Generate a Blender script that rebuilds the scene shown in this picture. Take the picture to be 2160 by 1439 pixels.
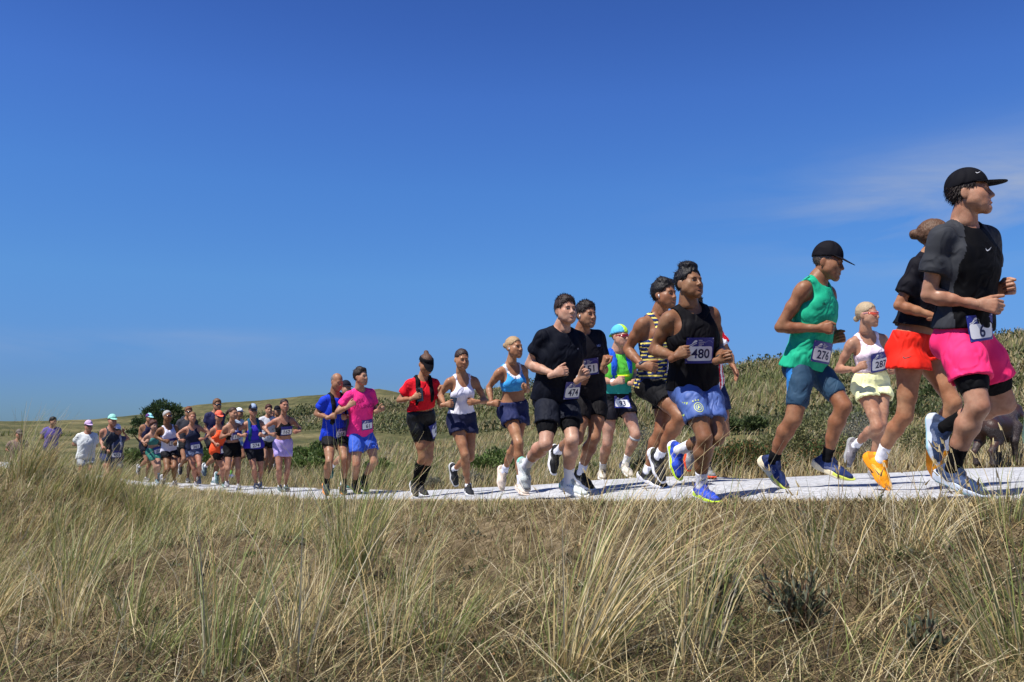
import bpy, bmesh, math, random
import numpy as np
from mathutils import Vector, Matrix
from mathutils.bvhtree import BVHTree

for _o in list(bpy.data.objects):
    bpy.data.objects.remove(_o, do_unlink=True)
scene = bpy.context.scene
COL = scene.collection
rng = np.random.default_rng(11)
random.seed(5)

# ------------------------------------------------------------------ camera, sky, sun, exposure
F_PX, CX, CY = 1800.0, 1080.0, 719.5            # focal length and centre in photograph pixels
PITCH = math.atan((900.0 - CY) / F_PX)          # eye level lies at row 900 of the photograph
cam_data = bpy.data.cameras.new('camera')
cam_data.sensor_width = 36.0
cam_data.lens = 36.0 * F_PX / 2160.0
cam_data.clip_start = 0.05
cam_data.clip_end = 6000.0
cam = bpy.data.objects.new('camera', cam_data)
COL.objects.link(cam)
cam.location = (0, 0, 0)
cam.rotation_euler = (math.radians(90) + PITCH, 0, 0)
scene.camera = cam

SUN_EL = math.radians(60)
SUN_DIR_H = np.array([-0.78, -0.62])            # towards the sun, seen from above
SUN_DIR_H = SUN_DIR_H / np.linalg.norm(SUN_DIR_H)
sun_vec = Vector((SUN_DIR_H[0] * math.cos(SUN_EL), SUN_DIR_H[1] * math.cos(SUN_EL), math.sin(SUN_EL)))
sun_data = bpy.data.lights.new('sun', 'SUN')
sun_data.energy = 5.0
sun_data.angle = math.radians(0.53)
sun_data.color = (1.0, 0.955, 0.88)
sun = bpy.data.objects.new('sun', sun_data)
COL.objects.link(sun)
sun.rotation_euler = sun_vec.to_track_quat('Z', 'Y').to_euler()

world = bpy.data.worlds.new('World')
scene.world = world
world.use_nodes = True
wn, wl = world.node_tree.nodes, world.node_tree.links
wn.clear()
w_out = wn.new('ShaderNodeOutputWorld')
w_bg = wn.new('ShaderNodeBackground')
w_sky = wn.new('ShaderNodeTexSky')
w_sky.sky_type = 'NISHITA'
w_sky.sun_disc = False
w_sky.sun_elevation = SUN_EL
w_sky.sun_rotation = math.atan2(SUN_DIR_H[0], SUN_DIR_H[1])
w_sky.altitude = 0.0
w_sky.air_density = 1.0
w_sky.dust_density = 0.15
w_sky.ozone_density = 4.0
w_bg.inputs['Strength'].default_value = 0.0622
# deeper, more saturated blue as the camera records it, and thin high cloud low above the dunes
w_hsv = wn.new('ShaderNodeHueSaturation')
w_hsv.inputs['Saturation'].default_value = 1.18
w_hsv.inputs['Value'].default_value = 2.0
w_tc = wn.new('ShaderNodeTexCoord')
w_sep = wn.new('ShaderNodeSeparateXYZ')
wl.new(w_tc.outputs['Generated'], w_sep.inputs[0])
w_ramp = wn.new('ShaderNodeValToRGB')            # clear dry air: blue down to the horizon; overhead darkened to cut ambient fill
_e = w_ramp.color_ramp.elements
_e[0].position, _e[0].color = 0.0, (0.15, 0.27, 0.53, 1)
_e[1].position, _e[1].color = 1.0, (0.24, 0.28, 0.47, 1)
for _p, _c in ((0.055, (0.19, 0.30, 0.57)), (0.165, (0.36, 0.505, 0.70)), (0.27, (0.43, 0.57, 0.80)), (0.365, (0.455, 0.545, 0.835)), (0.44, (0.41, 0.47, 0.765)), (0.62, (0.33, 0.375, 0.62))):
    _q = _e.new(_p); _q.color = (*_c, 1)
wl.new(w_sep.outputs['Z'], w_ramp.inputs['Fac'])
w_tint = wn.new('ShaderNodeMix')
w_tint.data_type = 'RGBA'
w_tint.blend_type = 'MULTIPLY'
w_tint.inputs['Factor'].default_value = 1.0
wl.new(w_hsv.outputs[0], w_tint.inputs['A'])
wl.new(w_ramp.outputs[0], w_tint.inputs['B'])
wl.new(w_sky.outputs[0], w_hsv.inputs['Color'])
w_map = wn.new('ShaderNodeMapping')
w_map.inputs['Location'].default_value = (0.37, 0.9, 0.2)
w_map.inputs['Scale'].default_value = (2.2, 2.2, 11.0)
wl.new(w_tc.outputs['Generated'], w_map.inputs[0])
w_n = wn.new('ShaderNodeTexNoise')
w_n.inputs['Scale'].default_value = 1.6
w_n.inputs['Detail'].default_value = 7.0
w_n.inputs['Roughness'].default_value = 0.55
w_n.inputs['Distortion'].default_value = 0.4
wl.new(w_map.outputs[0], w_n.inputs['Vector'])
w_r = wn.new('ShaderNodeMapRange')
w_r.inputs['From Min'].default_value = 0.36
w_r.inputs['From Max'].default_value = 0.72
w_r.inputs['To Max'].default_value = 0.85
wl.new(w_n.outputs['Fac'], w_r.inputs['Value'])
def w_math(op, a, b=None):
    n = wn.new('ShaderNodeMath')
    n.operation = op
    for s, v in ((0, a), (1, b)):
        if v is None: continue
        if isinstance(v, (int, float)): n.inputs[s].default_value = v
        else: wl.new(v, n.inputs[s])
    return n.outputs[0]


w_az = w_math('ARCTAN2', w_sep.outputs['X'], w_sep.outputs['Y'])


def cloud_bank(az, z, saz, sz):
    """soft patch of thin high cloud"""
    u = w_math('DIVIDE', w_math('SUBTRACT', w_az, az), saz)
    v = w_math('DIVIDE', w_math('SUBTRACT', w_sep.outputs['Z'], z), sz)
    return w_math('EXPONENT', w_math('MULTIPLY', w_math('ADD', w_math('MULTIPLY', u, u), w_math('MULTIPLY', v, v)), -1.0))


w_banks = w_math('ADD', w_math('MULTIPLY', cloud_bank(0.52, 0.228, 0.20, 0.048), 1.8), w_math('MULTIPLY', w_math('ADD', cloud_bank(-0.50, 0.080, 0.24, 0.016), cloud_bank(-0.30, 0.098, 0.16, 0.010)), 0.5))
w_mul = wn.new('ShaderNodeMath')
w_mul.operation = 'MULTIPLY'
wl.new(w_r.outputs[0], w_mul.inputs[0])
wl.new(w_banks, w_mul.inputs[1])
w_mix = wn.new('ShaderNodeMix')
w_mix.data_type = 'RGBA'
w_mix.inputs['B'].default_value = (3.9, 4.9, 7.2, 1)
wl.new(w_mul.outputs[0], w_mix.inputs['Factor'])
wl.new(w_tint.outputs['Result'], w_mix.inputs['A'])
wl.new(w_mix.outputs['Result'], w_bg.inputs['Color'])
wl.new(w_bg.outputs[0], w_out.inputs['Surface'])

scene.view_settings.view_transform = 'Standard'
scene.view_settings.look = 'None'
scene.view_settings.gamma = 1.0
scene.view_settings.use_curve_mapping = False
scene.view_settings.exposure = 0.45
scene.render.engine = 'CYCLES'
scene.cycles.max_bounces = 6
scene.cycles.diffuse_bounces = 3
scene.cycles.transparent_max_bounces = 6
scene.cycles.use_denoising = True

# ------------------------------------------------------------------ small helpers
def nz(v):
    v = np.asarray(v, float)
    n = np.linalg.norm(v)
    return v / n if n > 1e-9 else v


def srgb(r, g, b, k=1.0):
    out = []
    for c in (r, g, b):
        c = c / 255.0
        c = c / 12.92 if c <= 0.04045 else ((c + 0.055) / 1.055) ** 2.4
        out.append(min(1.0, c * k))
    return tuple(out)


def pix_ray(px, py):
    """world vector w so that w * depth is the point seen at that photograph pixel at that depth"""
    x = (px - CX) / F_PX
    y = -(py - CY) / F_PX
    c, s = math.cos(PITCH), math.sin(PITCH)
    return np.array([x, c - s * y, s + c * y])


def to_pix(P):
    c, s = math.cos(PITCH), math.sin(PITCH)
    d = P[1] * c + P[2] * s
    yc = -P[1] * s + P[2] * c
    return CX + F_PX * P[0] / d, CY - F_PX * yc / d, d


_lat = rng.random((32, 32, 32)).astype(np.float32) * 2 - 1


def vnoise(x, y, z):
    """value noise in -1..1 on broadcastable float arrays"""
    x, y, z = np.broadcast_arrays(np.asarray(x, np.float32), np.asarray(y, np.float32), np.asarray(z, np.float32))
    xi, yi, zi = np.floor(x), np.floor(y), np.floor(z)
    fx, fy, fz = x - xi, y - yi, z - zi
    fx = fx * fx * (3 - 2 * fx); fy = fy * fy * (3 - 2 * fy); fz = fz * fz * (3 - 2 * fz)
    a, b, c = xi.astype(np.int32) & 31, yi.astype(np.int32) & 31, zi.astype(np.int32) & 31
    a1, b1, c1 = (a + 1) & 31, (b + 1) & 31, (c + 1) & 31
    L = _lat
    x00 = L[a, b, c] * (1 - fx) + L[a1, b, c] * fx
    x10 = L[a, b1, c] * (1 - fx) + L[a1, b1, c] * fx
    x01 = L[a, b, c1] * (1 - fx) + L[a1, b, c1] * fx
    x11 = L[a, b1, c1] * (1 - fx) + L[a1, b1, c1] * fx
    return (x00 * (1 - fy) + x10 * fy) * (1 - fz) + (x01 * (1 - fy) + x11 * fy) * fz


def fbm2(x, y, oct=4, seed=0.0):
    s, a, f = 0.0, 1.0, 1.0
    for i in range(oct):
        s = s + a * vnoise(x * f + 7.3 * i + seed, y * f - 3.1 * i, 0.37 + i + seed)
        a *= 0.5; f *= 2.03
    return s


def mesh_np(name, V, F, smooth=True, mats=(), mat_idx=None, col=None):
    """mesh from numpy arrays; F is an (n, 3|4) array or a list of such arrays"""
    Fs = [f for f in (F if isinstance(F, (list, tuple)) else [F]) if len(f)]
    me = bpy.data.meshes.new(name)
    V = np.asarray(V, np.float32)
    me.vertices.add(len(V))
    me.vertices.foreach_set('co', V.ravel())
    loops = np.concatenate([np.asarray(f, np.int32).ravel() for f in Fs])
    tot = np.concatenate([np.full(len(f), f.shape[1], np.int32) for f in Fs])
    start = np.concatenate([[0], np.cumsum(tot)[:-1]]).astype(np.int32)
    me.loops.add(len(loops))
    me.loops.foreach_set('vertex_index', loops)
    me.polygons.add(len(tot))
    me.polygons.foreach_set('loop_start', start)
    if smooth:
        me.polygons.foreach_set('use_smooth', np.ones(len(tot), bool))
    if mat_idx is not None:
        me.polygons.foreach_set('material_index', np.asarray(mat_idx, np.int32))
    for m in mats:
        me.materials.append(m)
    if col is not None:
        ca = me.color_attributes.new('Col', 'FLOAT_COLOR', 'POINT')
        c4 = np.ones((len(V), 4), np.float32)
        c4[:, :3] = col
        ca.data.foreach_set('color', c4.ravel())
    me.update(calc_edges=True)
    me.validate()
    return me


def add_obj(name, me, parent=None, loc=None, label=None, cat=None, group=None, kind=None):
    o = bpy.data.objects.new(name, me)
    COL.objects.link(o)
    if parent is not None:
        o.parent = parent
    if loc is not None:
        o.location = loc
    if label: o['label'] = label
    if cat: o['category'] = cat
    if group: o['group'] = group
    if kind: o['kind'] = kind
    return o


# ------------------------------------------------------------------ materials
_M = {}


def mat_base(name, rgb, rough=0.8, spec=0.3, bump=None, var=None, sub=0.0, sheen=0.0, metal=0.0, coat=0.0):
    """Principled material; var = (scale, amount) noise on colour, bump = (scale, strength, stretch)"""
    key = (name, tuple(round(c, 4) for c in rgb), rough, spec, bump, var, sub, sheen, metal, coat)
    if key in _M:
        return _M[key]
    m = bpy.data.materials.new(name)
    m.use_nodes = True
    nt = m.node_tree
    b = nt.nodes['Principled BSDF']
    b.inputs['Base Color'].default_value = (*rgb, 1)
    b.inputs['Roughness'].default_value = rough
    b.inputs['Specular IOR Level'].default_value = spec
    b.inputs['Metallic'].default_value = metal
    if sub:
        b.inputs['Subsurface Weight'].default_value = sub
        b.inputs['Subsurface Radius'].default_value = (0.012, 0.004, 0.002)
        b.inputs['Subsurface Scale'].default_value = 1.0
    if sheen:
        b.inputs['Sheen Weight'].default_value = sheen
        b.inputs['Sheen Roughness'].default_value = 0.5
    if coat:
        b.inputs['Coat Weight'].default_value = coat
        b.inputs['Coat Roughness'].default_value = 0.15
    tc = nt.nodes.new('ShaderNodeTexCoord')
    if var:
        n = nt.nodes.new('ShaderNodeTexNoise')
        n.inputs['Scale'].default_value = var[0]
        n.inputs['Detail'].default_value = 4
        nt.links.new(tc.outputs['Object'], n.inputs['Vector'])
        mx = nt.nodes.new('ShaderNodeMix')
        mx.data_type = 'RGBA'
        mx.inputs['A'].default_value = (*[c * (1 - var[1]) for c in rgb], 1)
        mx.inputs['B'].default_value = (*[min(1, c * (1 + var[1])) for c in rgb], 1)
        nt.links.new(n.outputs['Fac'], mx.inputs['Factor'])
        nt.links.new(mx.outputs['Result'], b.inputs['Base Color'])
    if bump:
        mp = nt.nodes.new('ShaderNodeMapping')
        mp.inputs['Scale'].default_value = bump[2] if len(bump) > 2 else (1, 1, 1)
        if len(bump) > 4:
            mp.inputs['Rotation'].default_value = bump[4]
        n2 = nt.nodes.new('ShaderNodeTexNoise')
        n2.inputs['Scale'].default_value = bump[0]
        n2.inputs['Detail'].default_value = 3
        nt.links.new(tc.outputs['Object'], mp.inputs[0])
        nt.links.new(mp.outputs[0], n2.inputs['Vector'])
        bp = nt.nodes.new('ShaderNodeBump')
        bp.inputs['Strength'].default_value = bump[1]
        bp.inputs['Distance'].default_value = bump[3] if len(bump) > 3 else 0.01
        nt.links.new(n2.outputs['Fac'], bp.inputs['Height'])
        nt.links.new(bp.outputs['Normal'], b.inputs['Normal'])
    _M[key] = m
    return m


def fabric(rgb, rough=0.75, name='fabric', shine=0.2):
    """woven cloth: fine weave and long soft creases"""
    key = ('fabric', tuple(round(c, 4) for c in rgb), rough, shine)
    if key in _M:
        return _M[key]
    if max(rgb) < .035:
        rgb = tuple(c * .6 for c in rgb); shine *= .6
    m = mat_base(name, rgb, rough, shine, var=(6, 0.10), metal=0.0, coat=0.0, sheen=0.0001)
    m = m.copy()
    nt = m.node_tree
    b = nt.nodes['Principled BSDF']
    tc = nt.nodes.new('ShaderNodeTexCoord')
    mp = nt.nodes.new('ShaderNodeMapping')
    mp.inputs['Scale'].default_value = (1, 1, 0.6)
    mp.inputs['Rotation'].default_value = (0.5, 0.6, 0.2)
    nt.links.new(tc.outputs['Object'], mp.inputs[0])
    n = nt.nodes.new('ShaderNodeTexNoise')
    n.inputs['Scale'].default_value = 7.5; n.inputs['Detail'].default_value = 2.0; n.inputs['Distortion'].default_value = 0.7
    nt.links.new(mp.outputs[0], n.inputs['Vector'])
    s = nt.nodes.new('ShaderNodeMath'); s.operation = 'SUBTRACT'; s.inputs[1].default_value = 0.5
    nt.links.new(n.outputs['Fac'], s.inputs[0])
    ab = nt.nodes.new('ShaderNodeMath'); ab.operation = 'ABSOLUTE'
    nt.links.new(s.outputs[0], ab.inputs[0])
    mr = nt.nodes.new('ShaderNodeMapRange'); mr.interpolation_type = 'SMOOTHSTEP'
    mr.inputs['From Max'].default_value = 0.11
    nt.links.new(ab.outputs[0], mr.inputs['Value'])
    bp = nt.nodes.new('ShaderNodeBump'); bp.inputs['Strength'].default_value = 0.55; bp.inputs['Distance'].default_value = 0.010
    nt.links.new(mr.outputs[0], bp.inputs['Height'])
    w = nt.nodes.new('ShaderNodeTexNoise'); w.inputs['Scale'].default_value = 260; w.inputs['Detail'].default_value = 1
    nt.links.new(tc.outputs['Object'], w.inputs['Vector'])
    b2 = nt.nodes.new('ShaderNodeBump'); b2.inputs['Strength'].default_value = 0.12; b2.inputs['Distance'].default_value = 0.004
    nt.links.new(w.outputs['Fac'], b2.inputs['Height']); nt.links.new(bp.outputs[0], b2.inputs['Normal'])
    nt.links.new(b2.outputs[0], b.inputs['Normal'])
    _M[key] = m
    return m


def skin_mat(rgb):
    """skin: flushed and paler patches, uneven sheen"""
    key = ('skin', rgb)
    if key in _M:
        return _M[key]
    m = mat_base('skin', rgb, 0.52, 0.26, bump=(60, 0.06), sub=0.05).copy()
    nt = m.node_tree
    b = nt.nodes['Principled BSDF']
    tc = nt.nodes.new('ShaderNodeTexCoord')

    def nse(scale, det):
        n = nt.nodes.new('ShaderNodeTexNoise')
        n.inputs['Scale'].default_value = scale; n.inputs['Detail'].default_value = det
        nt.links.new(tc.outputs['Object'], n.inputs['Vector'])
        r = nt.nodes.new('ShaderNodeMapRange')
        r.inputs['From Min'].default_value = 0.35; r.inputs['From Max'].default_value = 0.68
        nt.links.new(n.outputs['Fac'], r.inputs['Value'])
        return r.outputs[0]
    mx = nt.nodes.new('ShaderNodeMix'); mx.data_type = 'RGBA'
    mx.inputs['A'].default_value = (rgb[0] * 1.06, rgb[1] * 1.08, rgb[2] * 1.08, 1)
    mx.inputs['B'].default_value = (rgb[0] * .92, rgb[1] * .74, rgb[2] * .68, 1)
    nt.links.new(nse(9, 3), mx.inputs['Factor'])
    m2 = nt.nodes.new('ShaderNodeMix'); m2.data_type = 'RGBA'; m2.blend_type = 'MULTIPLY'
    m2.inputs['B'].default_value = (.80, .76, .74, 1)
    nt.links.new(nse(38, 4), m2.inputs['Factor'])
    nt.links.new(mx.outputs['Result'], m2.inputs['A'])
    nt.links.new(m2.outputs['Result'], b.inputs['Base Color'])
    rr = nt.nodes.new('ShaderNodeMapRange'); rr.inputs['To Min'].default_value = 0.36; rr.inputs['To Max'].default_value = 0.62
    nt.links.new(nse(14, 3), rr.inputs['Value'])
    nt.links.new(rr.outputs[0], b.inputs['Roughness'])
    _M[key] = m
    return m


def hair_mat(rgb):
    return mat_base('hair', rgb, 0.55, 0.3, bump=(150, 0.6, (1, 0.35, 0.35)), var=(60, 0.35))


def plain(name, rgb, rough=0.6, spec=0.3, **k):
    return mat_base(name, rgb, rough, spec, **k)


def foliage_mat(name, trans=0.3, rough=0.6, spec=0.2):
    """leaf and blade material: colour from the blade's own attribute, some light passes through"""
    if name in _M:
        return _M[name]
    m = bpy.data.materials.new(name)
    m.use_nodes = True
    nt = m.node_tree
    b = nt.nodes['Principled BSDF']
    b.inputs['Roughness'].default_value = rough
    b.inputs['Specular IOR Level'].default_value = spec
    at = nt.nodes.new('ShaderNodeAttribute')
    at.attribute_name = 'Col'
    nt.links.new(at.outputs['Color'], b.inputs['Base Color'])
    tr = nt.nodes.new('ShaderNodeBsdfTranslucent')
    nt.links.new(at.outputs['Color'], tr.inputs['Color'])
    mx = nt.nodes.new('ShaderNodeMixShader')
    mx.inputs[0].default_value = trans
    nt.links.new(b.outputs[0], mx.inputs[1])
    nt.links.new(tr.outputs[0], mx.inputs[2])
    nt.links.new(mx.outputs[0], nt.nodes['Material Output'].inputs['Surface'])
    _M[name] = m
    return m

# ------------------------------------------------------------------ signed-distance mesher
class Grid:
    def __init__(s, lo, hi, h):
        s.h = h
        s.lo = np.asarray(lo, float) - 3 * h
        s.n = np.maximum(4, np.ceil((np.asarray(hi, float) + 3 * h - s.lo) / h).astype(int) + 1)
        s.ax = [(s.lo[i] + h * np.arange(s.n[i])).astype(np.float32) for i in range(3)]
        s.d = np.full(s.n, 1.0, np.float32)

    def like(s):
        g = Grid.__new__(Grid)
        g.h, g.lo, g.n, g.ax = s.h, s.lo, s.n, s.ax
        g.d = np.full(s.n, 1.0, np.float32)
        return g

    def sub(s, lo, hi):
        i0 = np.clip(np.floor((np.asarray(lo) - s.lo) / s.h).astype(int), 0, s.n - 1)
        i1 = np.clip(np.ceil((np.asarray(hi) - s.lo) / s.h).astype(int) + 1, 0, s.n)
        if np.any(i1 <= i0):
            return None
        sl = tuple(slice(a, b) for a, b in zip(i0, i1))
        return sl, s.ax[0][sl[0]][:, None, None], s.ax[1][sl[1]][None, :, None], s.ax[2][sl[2]][None, None, :]

    def all(s):
        return s.ax[0][:, None, None], s.ax[1][None, :, None], s.ax[2][None, None, :]

    def _u(s, sl, d, k):
        a = s.d[sl]
        if k <= 0:
            np.minimum(a, d, out=a)
        else:
            h = np.clip(0.5 + 0.5 * (d - a) / k, 0, 1)
            s.d[sl] = d + (a - d) * h - k * h * (1 - h)

    def cone(s, a, b, ra, rb, k=0.02):
        a, b = np.asarray(a, float), np.asarray(b, float)
        m = k + 4 * s.h
        r = s.sub(np.minimum(a - ra, b - rb) - m, np.maximum(a + ra, b + rb) + m)
        if r is None: return
        sl, X, Y, Z = r
        ba = b - a
        L2 = max(ba @ ba, 1e-9)
        px, py, pz = X - a[0], Y - a[1], Z - a[2]
        t = np.clip((px * ba[0] + py * ba[1] + pz * ba[2]) / L2, 0, 1)
        d = np.sqrt((px - t * ba[0]) ** 2 + (py - t * ba[1]) ** 2 + (pz - t * ba[2]) ** 2) - (ra + (rb - ra) * t)
        s._u(sl, d, k)

    def chain(s, pts, rs, k=0.02):
        for i in range(len(pts) - 1):
            s.cone(pts[i], pts[i + 1], rs[i], rs[i + 1], k)

    def loft(s, a, b, fa, fb, ra, rb, da, db, k=0.03):
        """elliptic cone a->b: lateral axis fa->fb, half widths ra,rb, half depths da,db"""
        a, b = np.asarray(a, float), np.asarray(b, float)
        R = max(ra, rb) + k + 4 * s.h
        r = s.sub(np.minimum(a, b) - R, np.maximum(a, b) + R)
        if r is None: return
        sl, X, Y, Z = r
        ba = b - a
        L2 = max(ba @ ba, 1e-9)
        px, py, pz = X - a[0], Y - a[1], Z - a[2]
        t = np.clip((px * ba[0] + py * ba[1] + pz * ba[2]) / L2, 0, 1)
        vx, vy, vz = px - t * ba[0], py - t * ba[1], pz - t * ba[2]
        lx, ly, lz = fa[0] + t * (fb[0] - fa[0]), fa[1] + t * (fb[1] - fa[1]), fa[2] + t * (fb[2] - fa[2])
        l = vx * lx + vy * ly + vz * lz
        W = ra + (rb - ra) * t
        Dp = da + (db - da) * t
        rest = vx * vx + vy * vy + vz * vz - l * l
        rest = np.maximum(rest, 0)
        k0 = np.sqrt((l / W) ** 2 + rest / Dp ** 2)
        k1 = np.sqrt((l / W ** 2) ** 2 + rest / Dp ** 4) + 1e-6
        d = k0 * (k0 - 1) / k1
        s._u(sl, d, k)

    def ell(s, c, R, rad, k=0.02, op='u'):
        """oriented ellipsoid, R rows are its axes; op u = union, s = subtract"""
        c = np.asarray(c, float)
        m = max(rad) + k + 4 * s.h
        r = s.sub(c - m, c + m)
        if r is None: return
        sl, X, Y, Z = r
        px, py, pz = X - c[0], Y - c[1], Z - c[2]
        q = [px * R[i][0] + py * R[i][1] + pz * R[i][2] for i in range(3)]
        k0 = np.sqrt(sum((q[i] / rad[i]) ** 2 for i in range(3)))
        k1 = np.sqrt(sum((q[i] / rad[i] ** 2) ** 2 for i in range(3))) + 1e-6
        d = k0 * (k0 - 1) / k1
        if op == 'u':
            s._u(sl, d, k)
        else:
            a = s.d[sl]
            if k <= 0:
                np.maximum(a, -d, out=a)
            else:
                h = np.clip(0.5 - 0.5 * (a + d) / k, 0, 1)
                s.d[sl] = a + (-d - a) * h + k * h * (1 - h)

    def carve(s, a, b, ra, rb):
        """subtract a round cone"""
        g = s.like()
        g.cone(a, b, ra, rb, 0)
        np.maximum(s.d, np.where(g.d >= 1.0, -1.0, -g.d), out=s.d)

    def plane(s, o, n):
        """keep the side the normal points away from"""
        X, Y, Z = s.all()
        np.maximum(s.d, (X - o[0]) * n[0] + (Y - o[1]) * n[1] + (Z - o[2]) * n[2], out=s.d)

    def merge(s, g, k=0.0):
        s._u((slice(None),) * 3, g.d, k)

    def mesh(s):
        d = s.d
        ins = d < 0
        if not ins.any():
            return np.zeros((0, 3)), np.zeros((0, 4), int)
        c = [ins[i:i + d.shape[0] - 1, j:j + d.shape[1] - 1, k:k + d.shape[2] - 1] for i in (0, 1) for j in (0, 1) for k in (0, 1)]
        cnt = np.zeros(c[0].shape, np.int8)
        for q in c: cnt += q
        I, J, K = np.nonzero((cnt > 0) & (cnt < 8))
        idx = np.full(c[0].shape, -1, np.int32)
        idx[I, J, K] = np.arange(len(I))
        cv = np.stack([d[I + i, J + j, K + k] for i in (0, 1) for j in (0, 1) for k in (0, 1)], 1)
        off = np.array([(i, j, k) for i in (0, 1) for j in (0, 1) for k in (0, 1)], np.float32)
        acc = np.zeros((len(I), 3), np.float32)
        num = np.zeros(len(I), np.float32)
        for a in range(8):
            for b in range(a + 1, 8):
                if np.abs(off[a] - off[b]).sum() != 1: continue
                va, vb = cv[:, a], cv[:, b]
                m = (va < 0) != (vb < 0)
                t = np.where(m, va / np.where(m, va - vb, 1), 0)
                acc += m[:, None] * (off[a] + t[:, None] * (off[b] - off[a]))
                num += m
        V = s.lo + s.h * (np.stack([I, J, K], 1) + acc / num[:, None])
        quads = []
        for ax in range(3):
            o1, o2 = [(1, 2), (2, 0), (0, 1)][ax]
            A = [slice(None)] * 3; B = [slice(None)] * 3
            A[ax] = slice(0, -1); B[ax] = slice(1, None)
            a, b = ins[tuple(A)], ins[tuple(B)]
            e = np.array(np.nonzero(a != b)).T
            e = e[(e[:, o1] > 0) & (e[:, o2] > 0) & (e[:, o1] < d.shape[o1] - 1) & (e[:, o2] < d.shape[o2] - 1)]
            if not len(e): continue
            flip = a[e[:, 0], e[:, 1], e[:, 2]]
            u = np.zeros(3, int); u[o1] = 1
            v = np.zeros(3, int); v[o2] = 1
            q = np.stack([idx[tuple((e - u - v).T)], idx[tuple((e - v).T)], idx[tuple(e.T)], idx[tuple((e - u).T)]], 1)
            q[~flip] = q[~flip][:, ::-1]
            quads.append(q)
        Q = np.concatenate(quads)
        return V, Q[(Q >= 0).all(1)]


def join(parts):
    """join (V, F) pairs"""
    Vs, Fs, n = [], [], 0
    for V, F in parts:
        if len(V) == 0: continue
        Vs.append(V); Fs.append(np.asarray(F) + n); n += len(V)
    return np.concatenate(Vs), Fs


def tube(pts, rs, n=8, caps=True):
    """tube mesh along points"""
    pts = [np.asarray(p, float) for p in pts]
    V, F = [], []
    up = np.array([0.13, 0.21, 0.97])
    for i, p in enumerate(pts):
        t = nz(pts[min(i + 1, len(pts) - 1)] - pts[max(i - 1, 0)])
        a = nz(np.cross(t, up)); b = np.cross(a, t)
        r = rs[i] if hasattr(rs, '__len__') else rs
        for j in range(n):
            an = 2 * math.pi * j / n
            V.append(p + r * (math.cos(an) * a + math.sin(an) * b))
    for i in range(len(pts) - 1):
        for j in range(n):
            F.append((i * n + j, i * n + (j + 1) % n, (i + 1) * n + (j + 1) % n, (i + 1) * n + j))
    V = np.array(V)
    F = np.array(F)
    if caps:
        c0, c1 = len(V), len(V) + 1
        V = np.vstack([V, pts[0], pts[-1]])
        m = (len(pts) - 1) * n
        T = [(c0, (j + 1) % n, j, j) for j in range(n)] + [(c1, m + j, m + (j + 1) % n, m + (j + 1) % n) for j in range(n)]
        return V, [F, np.array([t[:3] for t in T])]
    return V, [F]

# ------------------------------------------------------------------ the lie of the land
FRONT = np.array([(22, -12.), (12, -4.5), (6.2, 0.4), (4.0, 2.2), (2.55, 4.0), (1.3, 5.6), (-0.36, 8.1), (-2.3, 11.0), (-3.4, 12.7), (-7.6, 18.7), (-12.5, 24.5), (-20, 33), (-40, 50)])
BACK = np.array([(30, -4.), (16, 4.2), (9.5, 7.6), (5.3, 8.9), (2.5, 9.7), (1.5, 10.3), (-0.54, 12.2), (-3.7, 15.5), (-8.5, 21.2), (-13, 26.6), (-21, 36), (-41, 54)])


def side_dist(x, y, poly):
    """signed distance to a polyline, positive on the camera's side"""
    x = np.asarray(x, float); y = np.asarray(y, float)
    best = np.full(x.shape, 1e9); sg = np.ones(x.shape)
    for (ax, ay), (bx, by) in zip(poly[:-1], poly[1:]):
        dx, dy = bx - ax, by - ay
        t = np.clip(((x - ax) * dx + (y - ay) * dy) / (dx * dx + dy * dy), 0, 1)
        d = np.hypot(x - ax - t * dx, y - ay - t * dy)
        c = dx * (y - ay) - dy * (x - ax)
        m = d < best - 1e-9
        best = np.where(m, d, best); sg = np.where(m, np.where(c >= 0, 1.0, -1.0), sg)
    return best * sg


def smooth(u):
    u = np.clip(u, 0, 1)
    return u * u * (3 - 2 * u)


SKY_X = np.array([-900, -200, 0, 100, 200, 300, 420, 550, 640, 720, 800, 850, 950, 1060, 1200, 1340, 1560, 1640, 1800, 1930, 2110, 2160, 2500, 3200])
SKY_Y = np.array([880, 888, 890, 889, 886, 876, 856, 846, 836, 832, 820, 830, 829, 816, 812, 800, 775, 768, 754, 752, 738, 732, 720, 722])


def path_level(x, y):
    t = 0.293 - 0.055 * x + 0.047 * y
    t = np.where(t > 1.0, 1 + (t - 1) * 0.5, t)
    t = np.where(t > 1.45, 1.45 + (t - 1.45) * 0.1, t)
    return -np.clip(t, 0.12, 1.8)


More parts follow.
